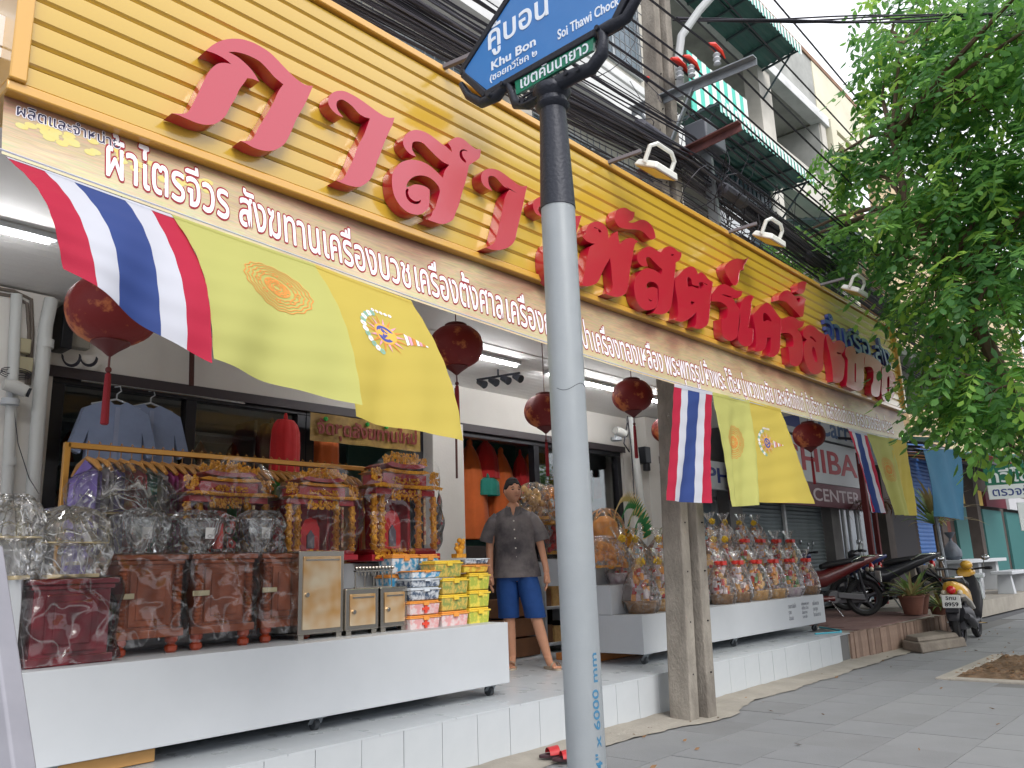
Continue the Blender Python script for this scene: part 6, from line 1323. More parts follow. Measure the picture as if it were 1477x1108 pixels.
    def f(u, v):
        a = math.pi * (1 - u); x = cx_ + math.cos(a) * w * .62 * (1 + .03 * math.sin(9 * a + ph[0])); zt = z0 + h * .60 + math.sin(a) * h * .44; zb = z0 + h * .08
        z = zb + (zt - zb) * v; yy = y - .05 + .03 * math.sin(v * 6 + ph[1]) + .015 * math.sin(17 * u + ph[2] + 5 * v) + (.5 * d) * (abs(u - .5) * 2) ** 4
        return (cx_ + (x - cx_) * (0.86 + .14 * v) + .008 * math.sin(25 * v + ph[3]), yy, z)
    mb.grid(f, 40, 40, uv=False)
    part('film_hood', mb, film, t, ang=3); return t
pz = 1.365
s1 = at(332, 745, 1, 4.85); shrine(s1.x, 4.85, 1.30, .62, .66, 'wide red and gold shrine at the left, behind the small glass urns', 31)
s2 = at(470, 745, 1, 4.70); shrine(s2.x, 4.72, 1.32, .58, .62, 'red and gold shrine standing above the tall steel cabinet', 41)
s3 = at(590, 730, 1, 4.70); shrine(s3.x, 4.72, 1.31, .66, .80, 'tallest red and gold shrine, near the stacked plastic boxes', 51)
mb = MB(); mb.box(2.0, 4.5, 4.95, 5.6, .838, 1.30); solo('display_shelf', mb, white_paint, 'white plinth behind the cabinets on the left counter', 'shelf', bevel=.004)
p = at(663, 795, 1, 4.6); mb = MB(); mb.box(p.x - .05, p.x + .05, 4.58, 4.64, p.z - .05, p.z - .02)
for (dx, dz, r_) in ((0, .0, .03), (.02, .03, .028), (.03, .065, .024), (.0, .08, .02), (-.03, .02, .02), (-.03, .05, .014), (.045, .085, .012)): mb.ball((p.x + dx, 4.6, p.z + dz), r_, 8, 6)
solo('lion_figure', mb, gilt, 'small gilded lion figure right of the tallest shrine', 'figurine')

# ---------------------------------------------------------------- acrylic houses and urns on the cabinets
rod = M('silver_rod', C(200, 200, 196), .2, metal=.9)
def acrylic_house(u0, u1, vtop, vbot, y, z0, label, seed):
    x0 = at(u0, vbot, 1, y).x; x1 = at(u1, vbot, 1, y).x; h = at((u0 + u1) / 2, vtop, 1, y).z - z0; cx_ = (x0 + x1) / 2; w = x1 - x0
    t = thing('acrylic_shrine', label, 'acrylic shrine', (cx_, y + .15, z0), group=None)
    mb = MB(); mb.box(x0 + .05, x1 - .05, y, y + .28, z0, z0 + .02); mb.box(x0 + .02, x1 - .02, y - .02, y + .3, z0 + h * .48, z0 + h * .5); part('shelf', mb, M('amber_acrylic', C(206, 188, 150), .2), t, smooth=False, bevel=.003)
    for i in range(6):
        a0_ = i * math.pi / 3; a1_ = (i + 1) * math.pi / 3; R_ = w * .36; c_ = (cx_, y + .14)
        mb = MB(); q = [(c_[0] + R_ * math.cos(a), c_[1] + R_ * .7 * math.sin(a)) for a in (a0_, a1_)]
        mb.add([(q[0][0], q[0][1], z0 + .02), (q[1][0], q[1][1], z0 + .02), (q[1][0] + (q[1][0] - cx_) * .25, q[1][1], z0 + h * .48), (q[0][0] + (q[0][0] - cx_) * .25, q[0][1], z0 + h * .48)], [(0, 1, 2, 3)]); part('panel', mb, crystal, t, smooth=False)
    mb = MB(); R_ = w * .5
    for s_, zz in ((1.0, .5), (.78, .66), (.5, .84)):
        pts = [(cx_ + R_ * s_ * math.cos(a), y + .14 + R_ * .7 * s_ * math.sin(a), z0 + h * (zz + .03 * math.sin(6 * a))) for a in np.linspace(0, 2 * math.pi, 25)]; mb.tube(pts, .004, 5)
        for k in range(9): a = k * .7; mb.ball((cx_ + R_ * s_ * math.cos(a), y + .14 + R_ * .7 * s_ * math.sin(a), z0 + h * (zz + .03)), .009, 6, 4)
    for i in range(6):
        a = i * math.pi / 3; mb.tube([(cx_ + R_ * math.cos(a), y + .14 + R_ * .7 * math.sin(a), z0 + h * .5), (cx_ + R_ * .5 * math.cos(a), y + .14 + R_ * .35 * math.sin(a), z0 + h * .84), (cx_, y + .14, z0 + h)], .003, 4)
    part('rods', mb, rod, t)
    mb = MB(); mb.lathe([(R_ * 1.02, h * .5), (R_ * .8, h * .66), (R_ * .5, h * .84), (.01, h * 1.0)], (cx_, y + .14, z0), 12, sy=.7); part('roof', mb, crystal, t, smooth=False)
    wrap(t, x0, x1, y - .03, y + .3, z0, z0 + h * .72, h * .3, seed, film2, amp=.012); return t
acrylic_house(52, 158, 730, 832, 4.42, 1.25, 'clear acrylic shrine with silver rods on the dark red cabinet', 11)
acrylic_house(-20, 60, 712, 832, 4.42, 1.25, 'clear acrylic shrine cut off by the left edge of the view', 12)
t = thing('display_stand', 'white stand at the far left edge carrying the cut off acrylic shrine', 'stand', (1.15, 4.6, ZC0)); mb = MB(); mb.box(.7, 1.40, 4.42, 4.8, ZC0, 1.25); part('body', mb, white_paint, t, bevel=.004, smooth=False)
acrylic_house(108, 250, 668, 800, 4.95, 1.33, 'large domed acrylic shrine in crumpled film behind the brown cabinets', 13)
urn_m = glass_mat('glass_urn', (.95, .97, .97, 1), .12, .05, haze=.2, bump=.3, bscale=6)
def urn(u0, u1, v0, label, seed):
    y = 4.62; x0 = at(u0, 800, 1, y).x; x1 = at(u1, 800, 1, y).x; z0 = 1.366; h = at((u0 + u1) / 2, v0, 1, y).z - z0; cx_ = (x0 + x1) / 2; r_ = (x1 - x0) / 2 * .8
    t = thing('glass_urn', label, 'urn', (cx_, y + .1, z0), group='glass offering urns in film on the brown cabinets')
    mb = MB(); mb.lathe([(r_ * .55, 0), (r_ * .5, .01), (r_ * .3, h * .12), (r_ * .62, h * .28), (r_ * .8, h * .5), (r_ * .86, h * .72), (r_ * .95, h * .8), (r_ * .95, h * .84), (r_ * .8, h * .84), (r_ * .74, h * .5), (r_ * .3, h * .2), (.001, h * .18)], (cx_, y + .1, z0), 8, a0=.39); part('bowl', mb, urn_m, t, ang=.4)
    mb = MB(); mb.box(cx_ - .028, cx_ + .028, y + .1 - r_ * .88, y + .1 - r_ * .86, z0 + h * .36, z0 + h * .62); part('label_tag', mb, M('tag_white', C(220, 220, 220), .6), t, smooth=False)
    mb = MB(); pts = [(cx_ + .014 * math.cos(a), y + .1 - r_ * .885, z0 + h * .42 + .008 * math.sin(a)) for a in np.linspace(0, 6.28, 12)]; mb.tube(pts, .0015, 4); part('tag_print', mb, ink, t)
    wrap(t, x0, x1, y - .02, y + .22, z0, z0 + h * .8, h * .25, seed, film2, amp=.01)
urn(180, 243, 735, 'wide glass urn on the second cabinet, below the domed shrine', 21); urn(258, 338, 738, 'glass urn with a white label on the third cabinet', 22); urn(354, 411, 738, 'glass urn with a foot on the cabinet next to the tall steel one', 23)
p = at(314, 780, 1, 4.72); mb = MB(); mb.lathe([(.03, 0), (.034, .02), (.03, .05), (.036, .08), (.03, .11), (.034, .14), (.02, .17), (.001, .18)], (p.x, p.y, p.z - .05), 12); solo('red_candle', mb, M('candle_red', C(190, 40, 30), .35, coat=.5), 'red moulded candle between the glass urns', 'candle')

# ---------------------------------------------------------------- wrapped gift baskets on the right counter
goods = [M('goods_tan', C(226, 186, 122), .6, col2=C(186, 140, 84), scale=20), M('goods_orange', C(222, 150, 70), .6), M('goods_blue', C(140, 180, 196), .6), M('goods_white', C(216, 214, 210), .6, col2=C(180, 150, 170), scale=20), M('goods_red', C(176, 46, 44), .6), M('goods_green', C(96, 140, 80), .6), M('goods_purple', C(206, 190, 160), .6), M('goods_brown', C(120, 84, 56), .6)]
bow_y = M('bow_yellow', C(222, 184, 50), .5); bow_r = M('bow_red', C(206, 50, 40), .5)
wick = M('wicker', C(168, 128, 84), .7, col2=C(120, 86, 54), scale=40, bump=.6, bscale=90)
film3 = glass_mat('basket_film', (.99, .99, .98, 1), .02, .12, haze=.05, bump=1.0, bscale=14)
def gift(seed, red, style):
    r = random.Random(seed); t = thing('gift_basket', 'x', 'gift basket', (0, 0, 0)); W_ = .178; Hh = .52
    mb = MB(); mb.lathe([(W_ * .72, 0), (W_ * .86, .09), (W_ * .92, .095), (W_ * .92, .11), (W_ * .8, .11), (W_ * .7, .03), (.001, .03)], (0, 0, 0), 16, sy=.8); part('basket', mb, [wick, goods[0], goods[3]][style % 3], t, local=True)
    mb = MB(); mats = [goods[0], goods[3], goods[1], goods[4], goods[r.choice((2, 3, 5, 6))]]; r.shuffle(mats)
    for k in range(42):
        z = .09 + .31 * r.random(); q = max(.2, 1 - (z - .09) / .38); a = r.uniform(0, 6.28); rr = W_ * .72 * q * r.random() ** .4; x, y = rr * math.cos(a), rr * .8 * math.sin(a); s_ = r.uniform(.018, .038); mb.cur = k % 5
        ty = r.randrange(3)
        if ty == 0: mb.cyl((x, y, z - s_), (x + r.uniform(-.01, .01), y, z + s_ * 1.2), s_ * .7, n=8)
        elif ty == 1: mb.obox((x - s_, y, z), (x + s_, y, z + r.uniform(-.02, .02)), s_ * 1.2, s_ * 1.5)
        else: mb.ball((x, y, z), s_ * .8, 8, 5)
    part('goods', mb, mats[:5], t, local=True, kind='stuff')
    mb = MB(); N = 28; prof = [(W_ * .76, -.0), (W_ * .97, .05), (W_ * 1.02, .13), (W_ * .9, .24), (W_ * .62, .35), (W_ * .3, .43), (W_ * .14, .46), (W_ * .22, .49), (W_ * .46, .57)]
    ph = r.uniform(0, 6)
    for i, (rr, z) in enumerate(prof):
        for j in range(N):
            a = 2 * math.pi * j / N; q = 1 + (.06 + .10 * max(0, (z - .25)) / .3) * math.sin(7 * a + ph + z * 6) + .05 * math.sin(11 * a - z * 20 + ph); mb.v.append((rr * q * math.cos(a), rr * q * .85 * math.sin(a), z + .008 * math.sin(5 * a)))
    for i in range(len(prof) - 1):
        for j in range(N): mb.f.append((i * N + j, i * N + (j + 1) % N, (i + 1) * N + (j + 1) % N, (i + 1) * N + j)); mb.mi.append(0)
    part('film_wrap', mb, film3, t, local=True, ang=3)
    mb = MB()
    if red:
        mb.lathe([(.052, .41), (.06, .42), (.06, .448), (.05, .455)], (0, 0, 0), 14, sy=.85); mb.box(-.045, .045, -.07, -.05, .41, .455)
    else:
        for k in range(14):
            a = k * 2.4; e = -1 + 2 * k / 13; d = Vector((math.cos(a) * math.sqrt(1 - e * e), math.sin(a) * math.sqrt(1 - e * e), e)) * .03; mb.ball(Vector((0, -.04, .45)) + d, .017, 6, 4)
    part('ribbon', mb, bow_r if red else bow_y, t, local=True); return t
protos = {}
def gift_at(u, v, y, z, red, style, label, s=1.0):
    x = at(u, v, 1, y).x; key = (red, style)
    if key not in protos: o = protos[key] = gift(100 + style * 7 + red, red, style); first = True
    else: o = copy_tree(protos[key])
    o['label'] = label; o['group'] = 'film wrapped gift baskets on the right counter'; o.location = (x, y, z); o.scale = (s, s, s * 1.0); o.rotation_euler = (0, 0, (u * 7.3) % 6.28 if not red else 0); return o
FR = 'front row of the right counter'
gift_at(925, 880, 4.47, .773, 0, 0, 'yellow bowed basket nearest the left end of the right counter front row', 1.05); gift_at(957, 878, 4.47, .773, 0, 1, 'yellow bowed basket in the front row touching the utility pole from the left', 1.05)
for i, (u, red, st, w_) in enumerate(((1000, 0, 2, 'hidden'), (1042, 1, 3, 'first'), (1067, 1, 0, 'second'), (1094, 1, 4, 'third'), (1119, 1, 1, 'fourth'), (1143, 1, 2, 'fifth'), (1167, 1, 3, 'last'))):
    gift_at(u, 868, 4.47, .773, red, st, 'yellow bowed basket behind the utility pole in the front row' if i == 0 else f'red banded gift basket, {w_} one right of the utility pole in the front row', 1.0)
for i, (u, red, st) in enumerate(((893, 0, 2), (920, 0, 3), (950, 0, 4), (975, 0, 0), (1030, 0, 1), (1051, 0, 4), (1074, 1, 2), (1097, 1, 0), (1120, 1, 3), (1140, 1, 4))):
    od = ['first', 'second', 'third', 'fourth', 'fifth', 'sixth', 'seventh', 'eighth', 'ninth', 'tenth'][i]
    gift_at(u, 800, 4.82, 1.041, red, st, f'gift basket in the middle row of the right counter, {od} from the left', .98)
for i, (u, red, st) in enumerate(((1022, 0, 3), (1042, 0, 2), (1068, 0, 1), (1088, 0, 4))):
    gift_at(u, 740, 5.2, 1.30, red, st, f"yellow bowed basket in the top row right of the utility pole, {['first', 'second', 'third', 'fourth'][i]} from the left", .95)
# green and gold leaf arrangement
lfg = M('paper_leaf_green', C(50, 136, 78), .5); lfo = M('paper_leaf_gold', C(224, 196, 136), .4, metal=.1)
c = at(913, 760, 1, 5.0); t = thing('leaf_arrangement', 'film wrapped fan of green and gold folded leaves above the gift baskets', 'arrangement', (c.x, 5.0, 1.30)); mb = MB(); mb3 = MB(); rg = random.Random(8)
for ringk, (R_, n_) in enumerate(((.12, 12), (.2, 20), (.28, 26), (.36, 32))):
    for i in range(n_):
        a = math.pi * (-.05 + 1.1 * (i + .5) / n_); base = Vector((c.x + R_ * math.cos(a) * .8, 5.0 + .05 * ringk - .1, 1.55 + R_ * math.sin(a))); tip = base + Vector((math.cos(a) * .05, -.06, math.sin(a) * .07 + .03)); s_ = Vector((-math.sin(a), 0, math.cos(a))) * .022
        tgt = mb3 if (ringk == 3 or (ringk == 1 and i % 2)) else mb; tgt.add([base - s_, tip, base + s_, base + Vector((0, .03, -.02))], [(0, 1, 2), (0, 3, 1), (1, 3, 2)])
part('green_leaf', mb, lfg, t, smooth=False, kind='stuff'); part('gold_leaf', mb3, lfo, t, smooth=False, kind='stuff')
mb = MB(); mb.lathe([(.12, 0), (.16, .05), (.06, .15), (.05, .25), (.1, .3), (.001, .3)], (c.x, 5.05, 1.30), 14); part('stand', mb, gilt, t)
c = at(962, 720, 1, 5.3); mb = MB(); mb.obox((c.x - .1, 5.3, 1.45), (c.x + .12, 5.3, 2.0), .02, .2); solo('copper_tray', mb, M('copper', C(176, 100, 60), .3, metal=.5), 'leaning copper coloured wrapped tray left of the utility pole', 'tray', bevel=.01)
c = at(872, 745, 1, 5.0); t = thing('orange_bucket', 'orange film wrapped offering bucket beside the grey street sign column', 'bucket', (c.x, 5.0, 1.3)); mb = MB(); mb.lathe([(.1, 0), (.14, .2), (.15, .21), (.12, .36), (.05, .42), (.001, .42)], (c.x, 5.0, 1.3), 18); part('bucket', mb, goods[1], t); wrap(t, c.x - .17, c.x + .17, 4.85, 5.15, 1.3, 1.6, .2, 6, film, amp=.01)
# items hanging on film wrapped cards left of the column
for i, (u, v, w_, h_, mt, lab) in enumerate(((800, 730, .32, .34, goods[1], 'orange wrapped set on the upper shelf behind the man'), (770, 725, .28, .3, goods[0], 'tan wrapped set on the upper shelf just right of the man'), (805, 775, .2, .3, goods[4], 'red and gold wrapped set low on the shelf beside the column'), (872, 800, .3, .2, goods[1], 'row of orange bundles at the left end of the right counter'))):
    y = 5.9 if i < 3 else 4.75; c = at(u, v, 1, y); t = thing('wrapped_set', lab, 'gift set', (c.x, y, c.z - h_ / 2)); mb = MB(); r = random.Random(i)
    for k in range(30): mb.ball((c.x + r.uniform(-w_, w_) / 2, y + r.uniform(-.05, .05), c.z + r.uniform(-h_, h_) / 2), r.uniform(.02, .05), 7, 5)
    part('goods', mb, mt, t, kind='stuff'); mb = MB(); mb.box(c.x - w_ * .55, c.x + w_ * .55, y - .08, y + .08, c.z - h_ * .62, c.z - h_ * .5); part('tray', mb, gilt, t, bevel=.004); wrap(t, c.x - w_ * .6, c.x + w_ * .6, y - .1, y + .1, c.z - h_ * .6, c.z + h_ * .4, .1, i, film3, amp=.01)
# ---------------------------------------------------------------- clothes rack
rack_m = M('rack_gold', C(190, 140, 70), .35, metal=.6)
ry = 5.2; A = at(97, 642, 1, ry); B = at(520, 676, 1, ry); zr = 2.035
rk = thing('clothes_rack', 'golden clothes rack with a long rail behind the acrylic shrines', 'rack', (A.x, ry, .33))
mb = MB(); mb.obox((A.x, ry, zr), (4.05, ry, zr), .035, .035); part('rail', mb, rack_m, rk, bevel=.004)
for x in (A.x, 4.02):
    mb = MB(); mb.obox((x, ry, .33), (x, ry, zr + .015), .035, .035, (0, 1, 0)); mb.obox((x, ry - .22, .35), (x, ry + .22, .35), .035, .035); part('post', mb, rack_m, rk, bevel=.004)
def cloth_m(n, c, c2=None): return M(n, c, .8, col2=c2 or tuple(x * .7 for x in c[:3]) + (1,), scale=3, sheen=.2)
GC = dict(purple=cloth_m('cloth_purple', C(120, 96, 186)), violet=cloth_m('cloth_violet', C(186, 70, 146)), white=cloth_m('cloth_white', C(214, 208, 214)), red=cloth_m('cloth_red', C(216, 40, 44)), teal=cloth_m('cloth_teal', C(50, 156, 140)), magenta=cloth_m('cloth_magenta', C(214, 60, 110)), green=cloth_m('cloth_green', C(60, 186, 76)), tan=cloth_m('cloth_tan', C(204, 152, 84)), crimson=cloth_m('cloth_crimson', C(196, 30, 56)), orange=cloth_m('cloth_orange', C(236, 116, 50)), blue=cloth_m('cloth_blue', C(146, 162, 196)), maroon=cloth_m('cloth_maroon', C(116, 32, 36)))
def garment(x, w, L, col, label, seed, grp, hanger=C(190, 130, 60), y=ry, z=zr):
    r = random.Random(seed); t = thing('garment', label, 'garment', (x, y, z - .08 - L), group=grp)
    mb = MB(); ph = r.uniform(0, 6)
    def f(u, v, s_):
        yy = (u - .5); sh = w * (1 - .12 * v) * (.35 + .65 * min(1, v * 6 + .15)) if False else w * (1 + .06 * v)
        drop = .10 * abs(yy) * 2; return (x + s_ * (.012 + .02 * v * (1 + math.sin(9 * u + ph))) , y + yy * sh, z - .08 - drop * (1 - v) - L * v)
    mb.grid(lambda u, v: f(u, v, -1), 12, 8, uv=False); mb.grid(lambda u, v: f(1 - u, v, 1), 12, 8, uv=False); part('cloth', mb, col, t)
    mb = MB(); hm = M('hanger_wood', C(184, 132, 70), .4); pts = [(x, y - w * .5, z - .16), (x, y - w * .3, z - .11), (x, y, z - .07), (x, y + w * .3, z - .11), (x, y + w * .5, z - .16)]; mb.tube(pts, [.012, .02, .014, .02, .012], 6); mb.tube([(x, y, z - .07), (x, y, z - .02), (x, y + .02, z + .01), (x, y, z + .035), (x, y - .02, z + .02)], .003, 4); part('hanger', mb, hm, t); return t
cols = ['purple', 'white', 'purple', 'red', 'crimson', 'teal', 'white', 'violet', 'magenta', 'violet', 'magenta', 'tan', 'tan', 'green', 'tan', 'red', 'crimson', 'tan', 'green', 'tan', 'red', 'tan', 'tan', 'crimson', 'tan', 'red', 'tan', 'tan', 'crimson', 'tan']
ordn = lambda i: ['first', 'second', 'third', 'fourth', 'fifth', 'sixth', 'seventh', 'eighth', 'ninth', 'tenth', 'eleventh', 'twelfth', 'thirteenth', 'fourteenth', 'fifteenth', 'sixteenth', 'seventeenth', 'eighteenth', 'nineteenth', 'twentieth'][i] if i < 20 else 'twenty-' + ['first', 'second', 'third', 'fourth', 'fifth', 'sixth', 'seventh', 'eighth', 'ninth', 'tenth'][i - 20]
for i, cn in enumerate(cols): garment(A.x + .12 + .066 * i, .42, .85, GC[cn], f'{cn} garment on the golden rack, {ordn(i)} from the left', i, 'garments hanging on the golden rack')
# two pale blue shirts hanging before the left window
def shirt(cx_, y, ztop, s, label):
    t = thing('shirt', label, 'shirt', (cx_, y, ztop - .75 * s), group='pale blue shirts hanging before the left window')
    P_ = [(-.07, 0), (-.17, -.035), (-.26, -.08), (-.36, -.42), (-.27, -.46), (-.215, -.25), (-.23, -.74), (.23, -.74), (.215, -.25), (.27, -.46), (.36, -.42), (.26, -.08), (.17, -.035), (.07, 0), (.03, -.03), (-.03, -.03)]
    mb = MB(); mb.prism([(cx_ + a * s, ztop + b * s) for a, b in P_], y - .03, y + .03); part('cloth', mb, GC['blue'], t, bevel=.012)
    mb = MB()
    for k in range(5): mb.cyl((cx_, y - .032, ztop - (.12 + .13 * k) * s), (cx_, y - .036, ztop - (.12 + .13 * k) * s), .007, n=8)
    mb.box(cx_ - .018, cx_ + .018, y - .034, y - .0305, ztop - .73 * s, ztop - .05 * s); part('placket', mb, M('shirt_edge', C(150, 160, 188), .8), t, smooth=False)
    mb = MB(); mb.tube([(cx_ - .2 * s, y, ztop - .04 * s), (cx_, y, ztop + .02), (cx_ + .2 * s, y, ztop - .04 * s)], .008, 6); mb.tube([(cx_, y, ztop + .02), (cx_, y, ztop + .06), (cx_ + .03, y, ztop + .085), (cx_ + .02, y, ztop + .12), (cx_ - .02, y, ztop + .11)], .005, 5); part('hanger', mb, white_paint, t)
a_ = at(168, 580, 1, 6.1); shirt(a_.x, 6.1, a_.z, .88, 'pale blue shirt on a white hanger, left of the pair'); a_ = at(215, 584, 1, 6.18); shirt(a_.x + .02, 6.2, a_.z, .88, 'pale blue shirt on a white hanger, right one of the pair')
mb = MB(); mb.tube([(2.2, 6.15, 2.66), (3.5, 6.15, 2.66)], .008, 5); solo('shirt_line', mb, rod, 'thin rail from which the blue shirts hang', 'rail')
# long cloths and robes
def robe(u, v0, v1, y, w, col, label, point=False, seed=0, grp=None):
    a = at(u, v0, 1, y); zb = at(u, v1, 1, y).z; t = thing('robe', label, 'robe', (a.x, y, zb), group=grp); mb = MB(); N = 28; r = random.Random(seed); ph = r.uniform(0, 6); hgt = a.z - zb
    prof = [(0.0, .1 if point else .55), (.08, .35 if point else .8), (.2, .62 if point else .95), (.45, .85 if point else 1), (1, 1.0)]
    for s_, q in prof:
        for j in range(N):
            an = 2 * math.pi * j / N; k = 1 + .10 * math.sin(9 * an + ph + s_ * 1.5); mb.v.append((a.x + w / 2 * q * k * math.cos(an), y + w * .3 * q * k * math.sin(an), a.z - hgt * s_))
    for i in range(len(prof) - 1):
        for j in range(N): mb.f.append((i * N + j, (i + 1) * N + j, (i + 1) * N + (j + 1) % N, i * N + (j + 1) % N)); mb.mi.append(0)
    part('cloth', mb, col, t, ang=3); mb = MB(); mb.lathe([(w * .07, -.02), (w * .07, .03), (.01, .06)], (a.x, y, a.z), 8); part('tie', mb, col, t); return t
robe(412, 606, 690, 6.05, .26, GC['red'], 'bright red cloth hanging before the glass, left of the dark door'); robe(466, 622, 700, 6.6, .34, GC['orange'], 'orange brown robe seen through the glass at the door edge', seed=3)
robe(437, 612, 700, 6.9, .3, GC['maroon'], 'dark maroon cloth between the red cloth and the orange robe', seed=5); robe(392, 612, 690, 6.7, .3, GC['maroon'], 'dark maroon cloth behind the left window beside the red one', seed=6)
for i, (u, v0, v1, w, cn, lab) in enumerate(((677, 640, 778, .52, 'orange', 'tall pointed orange robe stack nearest the pier, behind the man'), (700, 636, 690, .4, 'red', 'bright red pointed robe just left of the man head'), (722, 652, 780, .5, 'orange', 'orange robe directly behind the man head'), (750, 655, 720, .3, 'red', 'small red robe right of the man head'), (765, 652, 700, .3, 'orange', 'small orange robe near the window mullion'), (800, 676, 760, .5, 'orange', 'wide orange robe right of the window mullion'), (868, 660, 720, .4, 'orange', 'orange robe right of the street sign column'))):
    robe(u, v0, v1, 7.0, w, GC[cn], lab, True, i, 'robes displayed inside the right window')
robe(703, 690, 715, 6.9, .34, GC['teal'], 'dark teal bundle under the red pointed robe', seed=15); robe(770, 690, 712, 6.95, .22, GC['purple'], 'dark blue bag between the orange robes', seed=16)
mb = MB(); mb.box(6.2, 9.2, 6.75, 7.3, .33, 1.5); solo('window_shelf', mb, M('shelf_dark', C(60, 52, 50), .8), 'dark display shelf behind the right window', 'shelf')
mb = MB()
p_red = M('packet_red', C(170, 40, 40), .5, col2=C(206, 150, 60), scale=9, cmix=.2)
# shelving with goods seen dimly inside the left window
t = thing('inner_shelf', 'shelves of brassware and packets dimly seen in the left window', 'shelf', (2.6, 7, .33))
mb = MB()
for z in (1.2, 1.75, 2.15, 2.5): mb.box(2.05, 4.1, 6.95, 7.3, z, z + .03)
for x in (2.05, 3.05, 4.07): mb.box(x, x + .03, 6.95, 7.3, .33, 2.7)
part('frame', mb, white_paint, t, smooth=False)
brassm = M('brassware', C(170, 104, 50), .4, metal=.4, col2=C(140, 44, 34), scale=6); r5 = random.Random(9)
for z in (1.23, 1.78, 2.18):
    mb = MB()
    for i in range(12):
        x = 2.15 + .16 * i; h = r5.uniform(.16, .32); mb.lathe([(.05, 0), (.03, h * .3), (.065, h * .6), (.03, h * .85), (.001, h)], (x, 7.05, z), 10)
    part('brassware', mb, brassm, t, kind='stuff')
# golden cloth sign over the door
pa = at(448, 588, 1, 6.12); pb = at(606, 618, 1, 6.12); zt_ = 2.655; zb_ = 2.40
gsn = thing('cloth_sign', 'golden cloth sign with dark red Thai lettering above the shop door', 'sign', (pa.x, 6.12, zb_)); mb = MB(); mb.grid(lambda u, v: (pa.x + (pb.x - pa.x) * u, 6.12 + .012 * math.sin(u * 22), zb_ + (zt_ - zb_) * v), 50, 4, uv=False); part('cloth', mb, M('gold_cloth', C(178, 146, 68), .6, col2=C(120, 88, 40), scale=12, cmix=.5), gsn)
text('lettering', 'จัดชุดสังฆทานใหม่', M('cloth_letter_red', C(126, 40, 34), .6), gsn, lambda x, z, d: (pa.x + .06 + x, 6.105 - d, zb_ + .02 + z), pb.x - pa.x - .12, .2, bold=.03, thick=.004)
mb = MB(); 
for x in (pa.x + .15, pa.x + .62, pb.x - .45): mb.ball((x, 6.1, zt_ - .05), .022, 8, 5)
part('green_knot', mb, GC['green'], gsn)
# small warm lamp and ceiling tube inside
t = thing('inner_lamp', 'small warm lamp glowing under the golden cloth sign', 'lamp', at(505, 636, 1, 6.9)); p = at(505, 636, 1, 6.9); mb = MB(); mb.ball(p, .03, 10, 6); mb.ball(p + Vector((-.12, 0, .01)), .02, 8, 5); part('bulb', mb, M('warm_bulb', C(255, 214, 150), .5, emit=5), t)
t = thing('inner_tube', 'greenish white tube light on the ceiling deep inside the doorway', 'lamp', (5.0, 8.6, 2.9)); a_ = at(508, 664, 1, 9.0); b_ = at(540, 662, 1, 9.0); mb = MB(); mb.obox(a_, b_, .06, .04); part('tube', mb, M('tube_cool', C(200, 255, 235), .5, emit=2.5), t)
# pale teal interior wall above robes
mb = MB(); mb.box(6.1, 9.2, 8.2, 8.25, 1.4, 3.05); solo('teal_partition', mb, M('teal_wall', C(92, 134, 128), .8, col2=C(70, 108, 106), scale=1.5), 'pale teal partition inside behind the robes', 'partition')
# white shelf unit behind the man, right of him
p = at(796, 926, 2, .33); t = thing('shelf_unit', 'white open shelf unit with packets behind the man', 'shelf', (7.4, 6.1, .33))
xa_ = at(782, 900, 1, 5.95).x; xb_ = xa_ + 1.5; mb = MB()
for x in (xa_, xa_ + .48, xb_): mb.box(x, x + .03, 5.9, 6.2, .33, 1.32)
for z in (.40, .78, 1.29): mb.box(xa_, xb_ + .03, 5.9, 6.2, z, z + .03)
part('frame', mb, white_paint, t, smooth=False, bevel=.003)
mb = MB(); r6 = random.Random(4)
for z in (.43, .81):
    for i in range(9): x = xa_ + .05 + .155 * i; h = r6.uniform(.15, .3); mb.cur = i % 3; mb.box(x, x + .12, 5.95, 6.15, z, z + h)
part('packets', mb, [goods[7], MATS['goods_tan'], MATS['interior_dark']], t, smooth=False, kind='stuff')
mb = MB(); xc_ = at(755, 900, 1, 5.9).x
t = thing('brown_cartons', 'brown cartons stacked on the floor behind the man legs', 'boxes', (xc_, 6.0, .33))
for k in range(3):
    mb = MB(); mb.box(xc_ - .4, xc_ + .2, 5.85, 6.15, .34 + .2 * k, .52 + .2 * k); part('carton', mb, M('carton_brown', C(120, 80, 52), .8, col2=C(90, 60, 40), scale=5), t, smooth=False, bevel=.005)

# ---------------------------------------------------------------- slippers
def slipper(x, y, z, rz, m1, m2, label, grp=None, s=1.0):
    t = thing('slipper', label, 'slipper', (x, y, z), rz, grp); mb = MB(); N = 20; pts = []
    for k in range(N):
        a = 2 * math.pi * k / N; xx = .135 * math.cos(a); ww = .047 * (1 + .12 * math.cos(a)) * math.sin(a) * (1 - .18 * math.sin(a + 1.2) ** 2); pts.append((xx * s, ww * s))
    b = len(mb.v); 
    for zz in (0, .018): mb.v += [(px_, py_, zz) for px_, py_ in pts]
    mb.f += [tuple(range(N))[::-1], tuple(range(N, 2 * N))] + [(k, (k + 1) % N, N + (k + 1) % N, N + k) for k in range(N)]; mb.mi += [0] * (N + 2); part('sole', mb, m1, t, local=True, bevel=.003)
    mb = MB()
    mb.grid(lambda u, v: ((.005 + .07 * v) * s, .05 * s * math.cos(math.pi * u), .018 + .045 * math.sin(math.pi * u) * (1 - .2 * v)), 10, 4, uv=False); mb.grid(lambda u, v: ((.005 + .07 * v) * s, .053 * s * math.cos(math.pi * u), .018 + .049 * math.sin(math.pi * u) * (1 - .2 * v)), 10, 4, uv=False); part('strap', mb, m2, t, local=True); return t
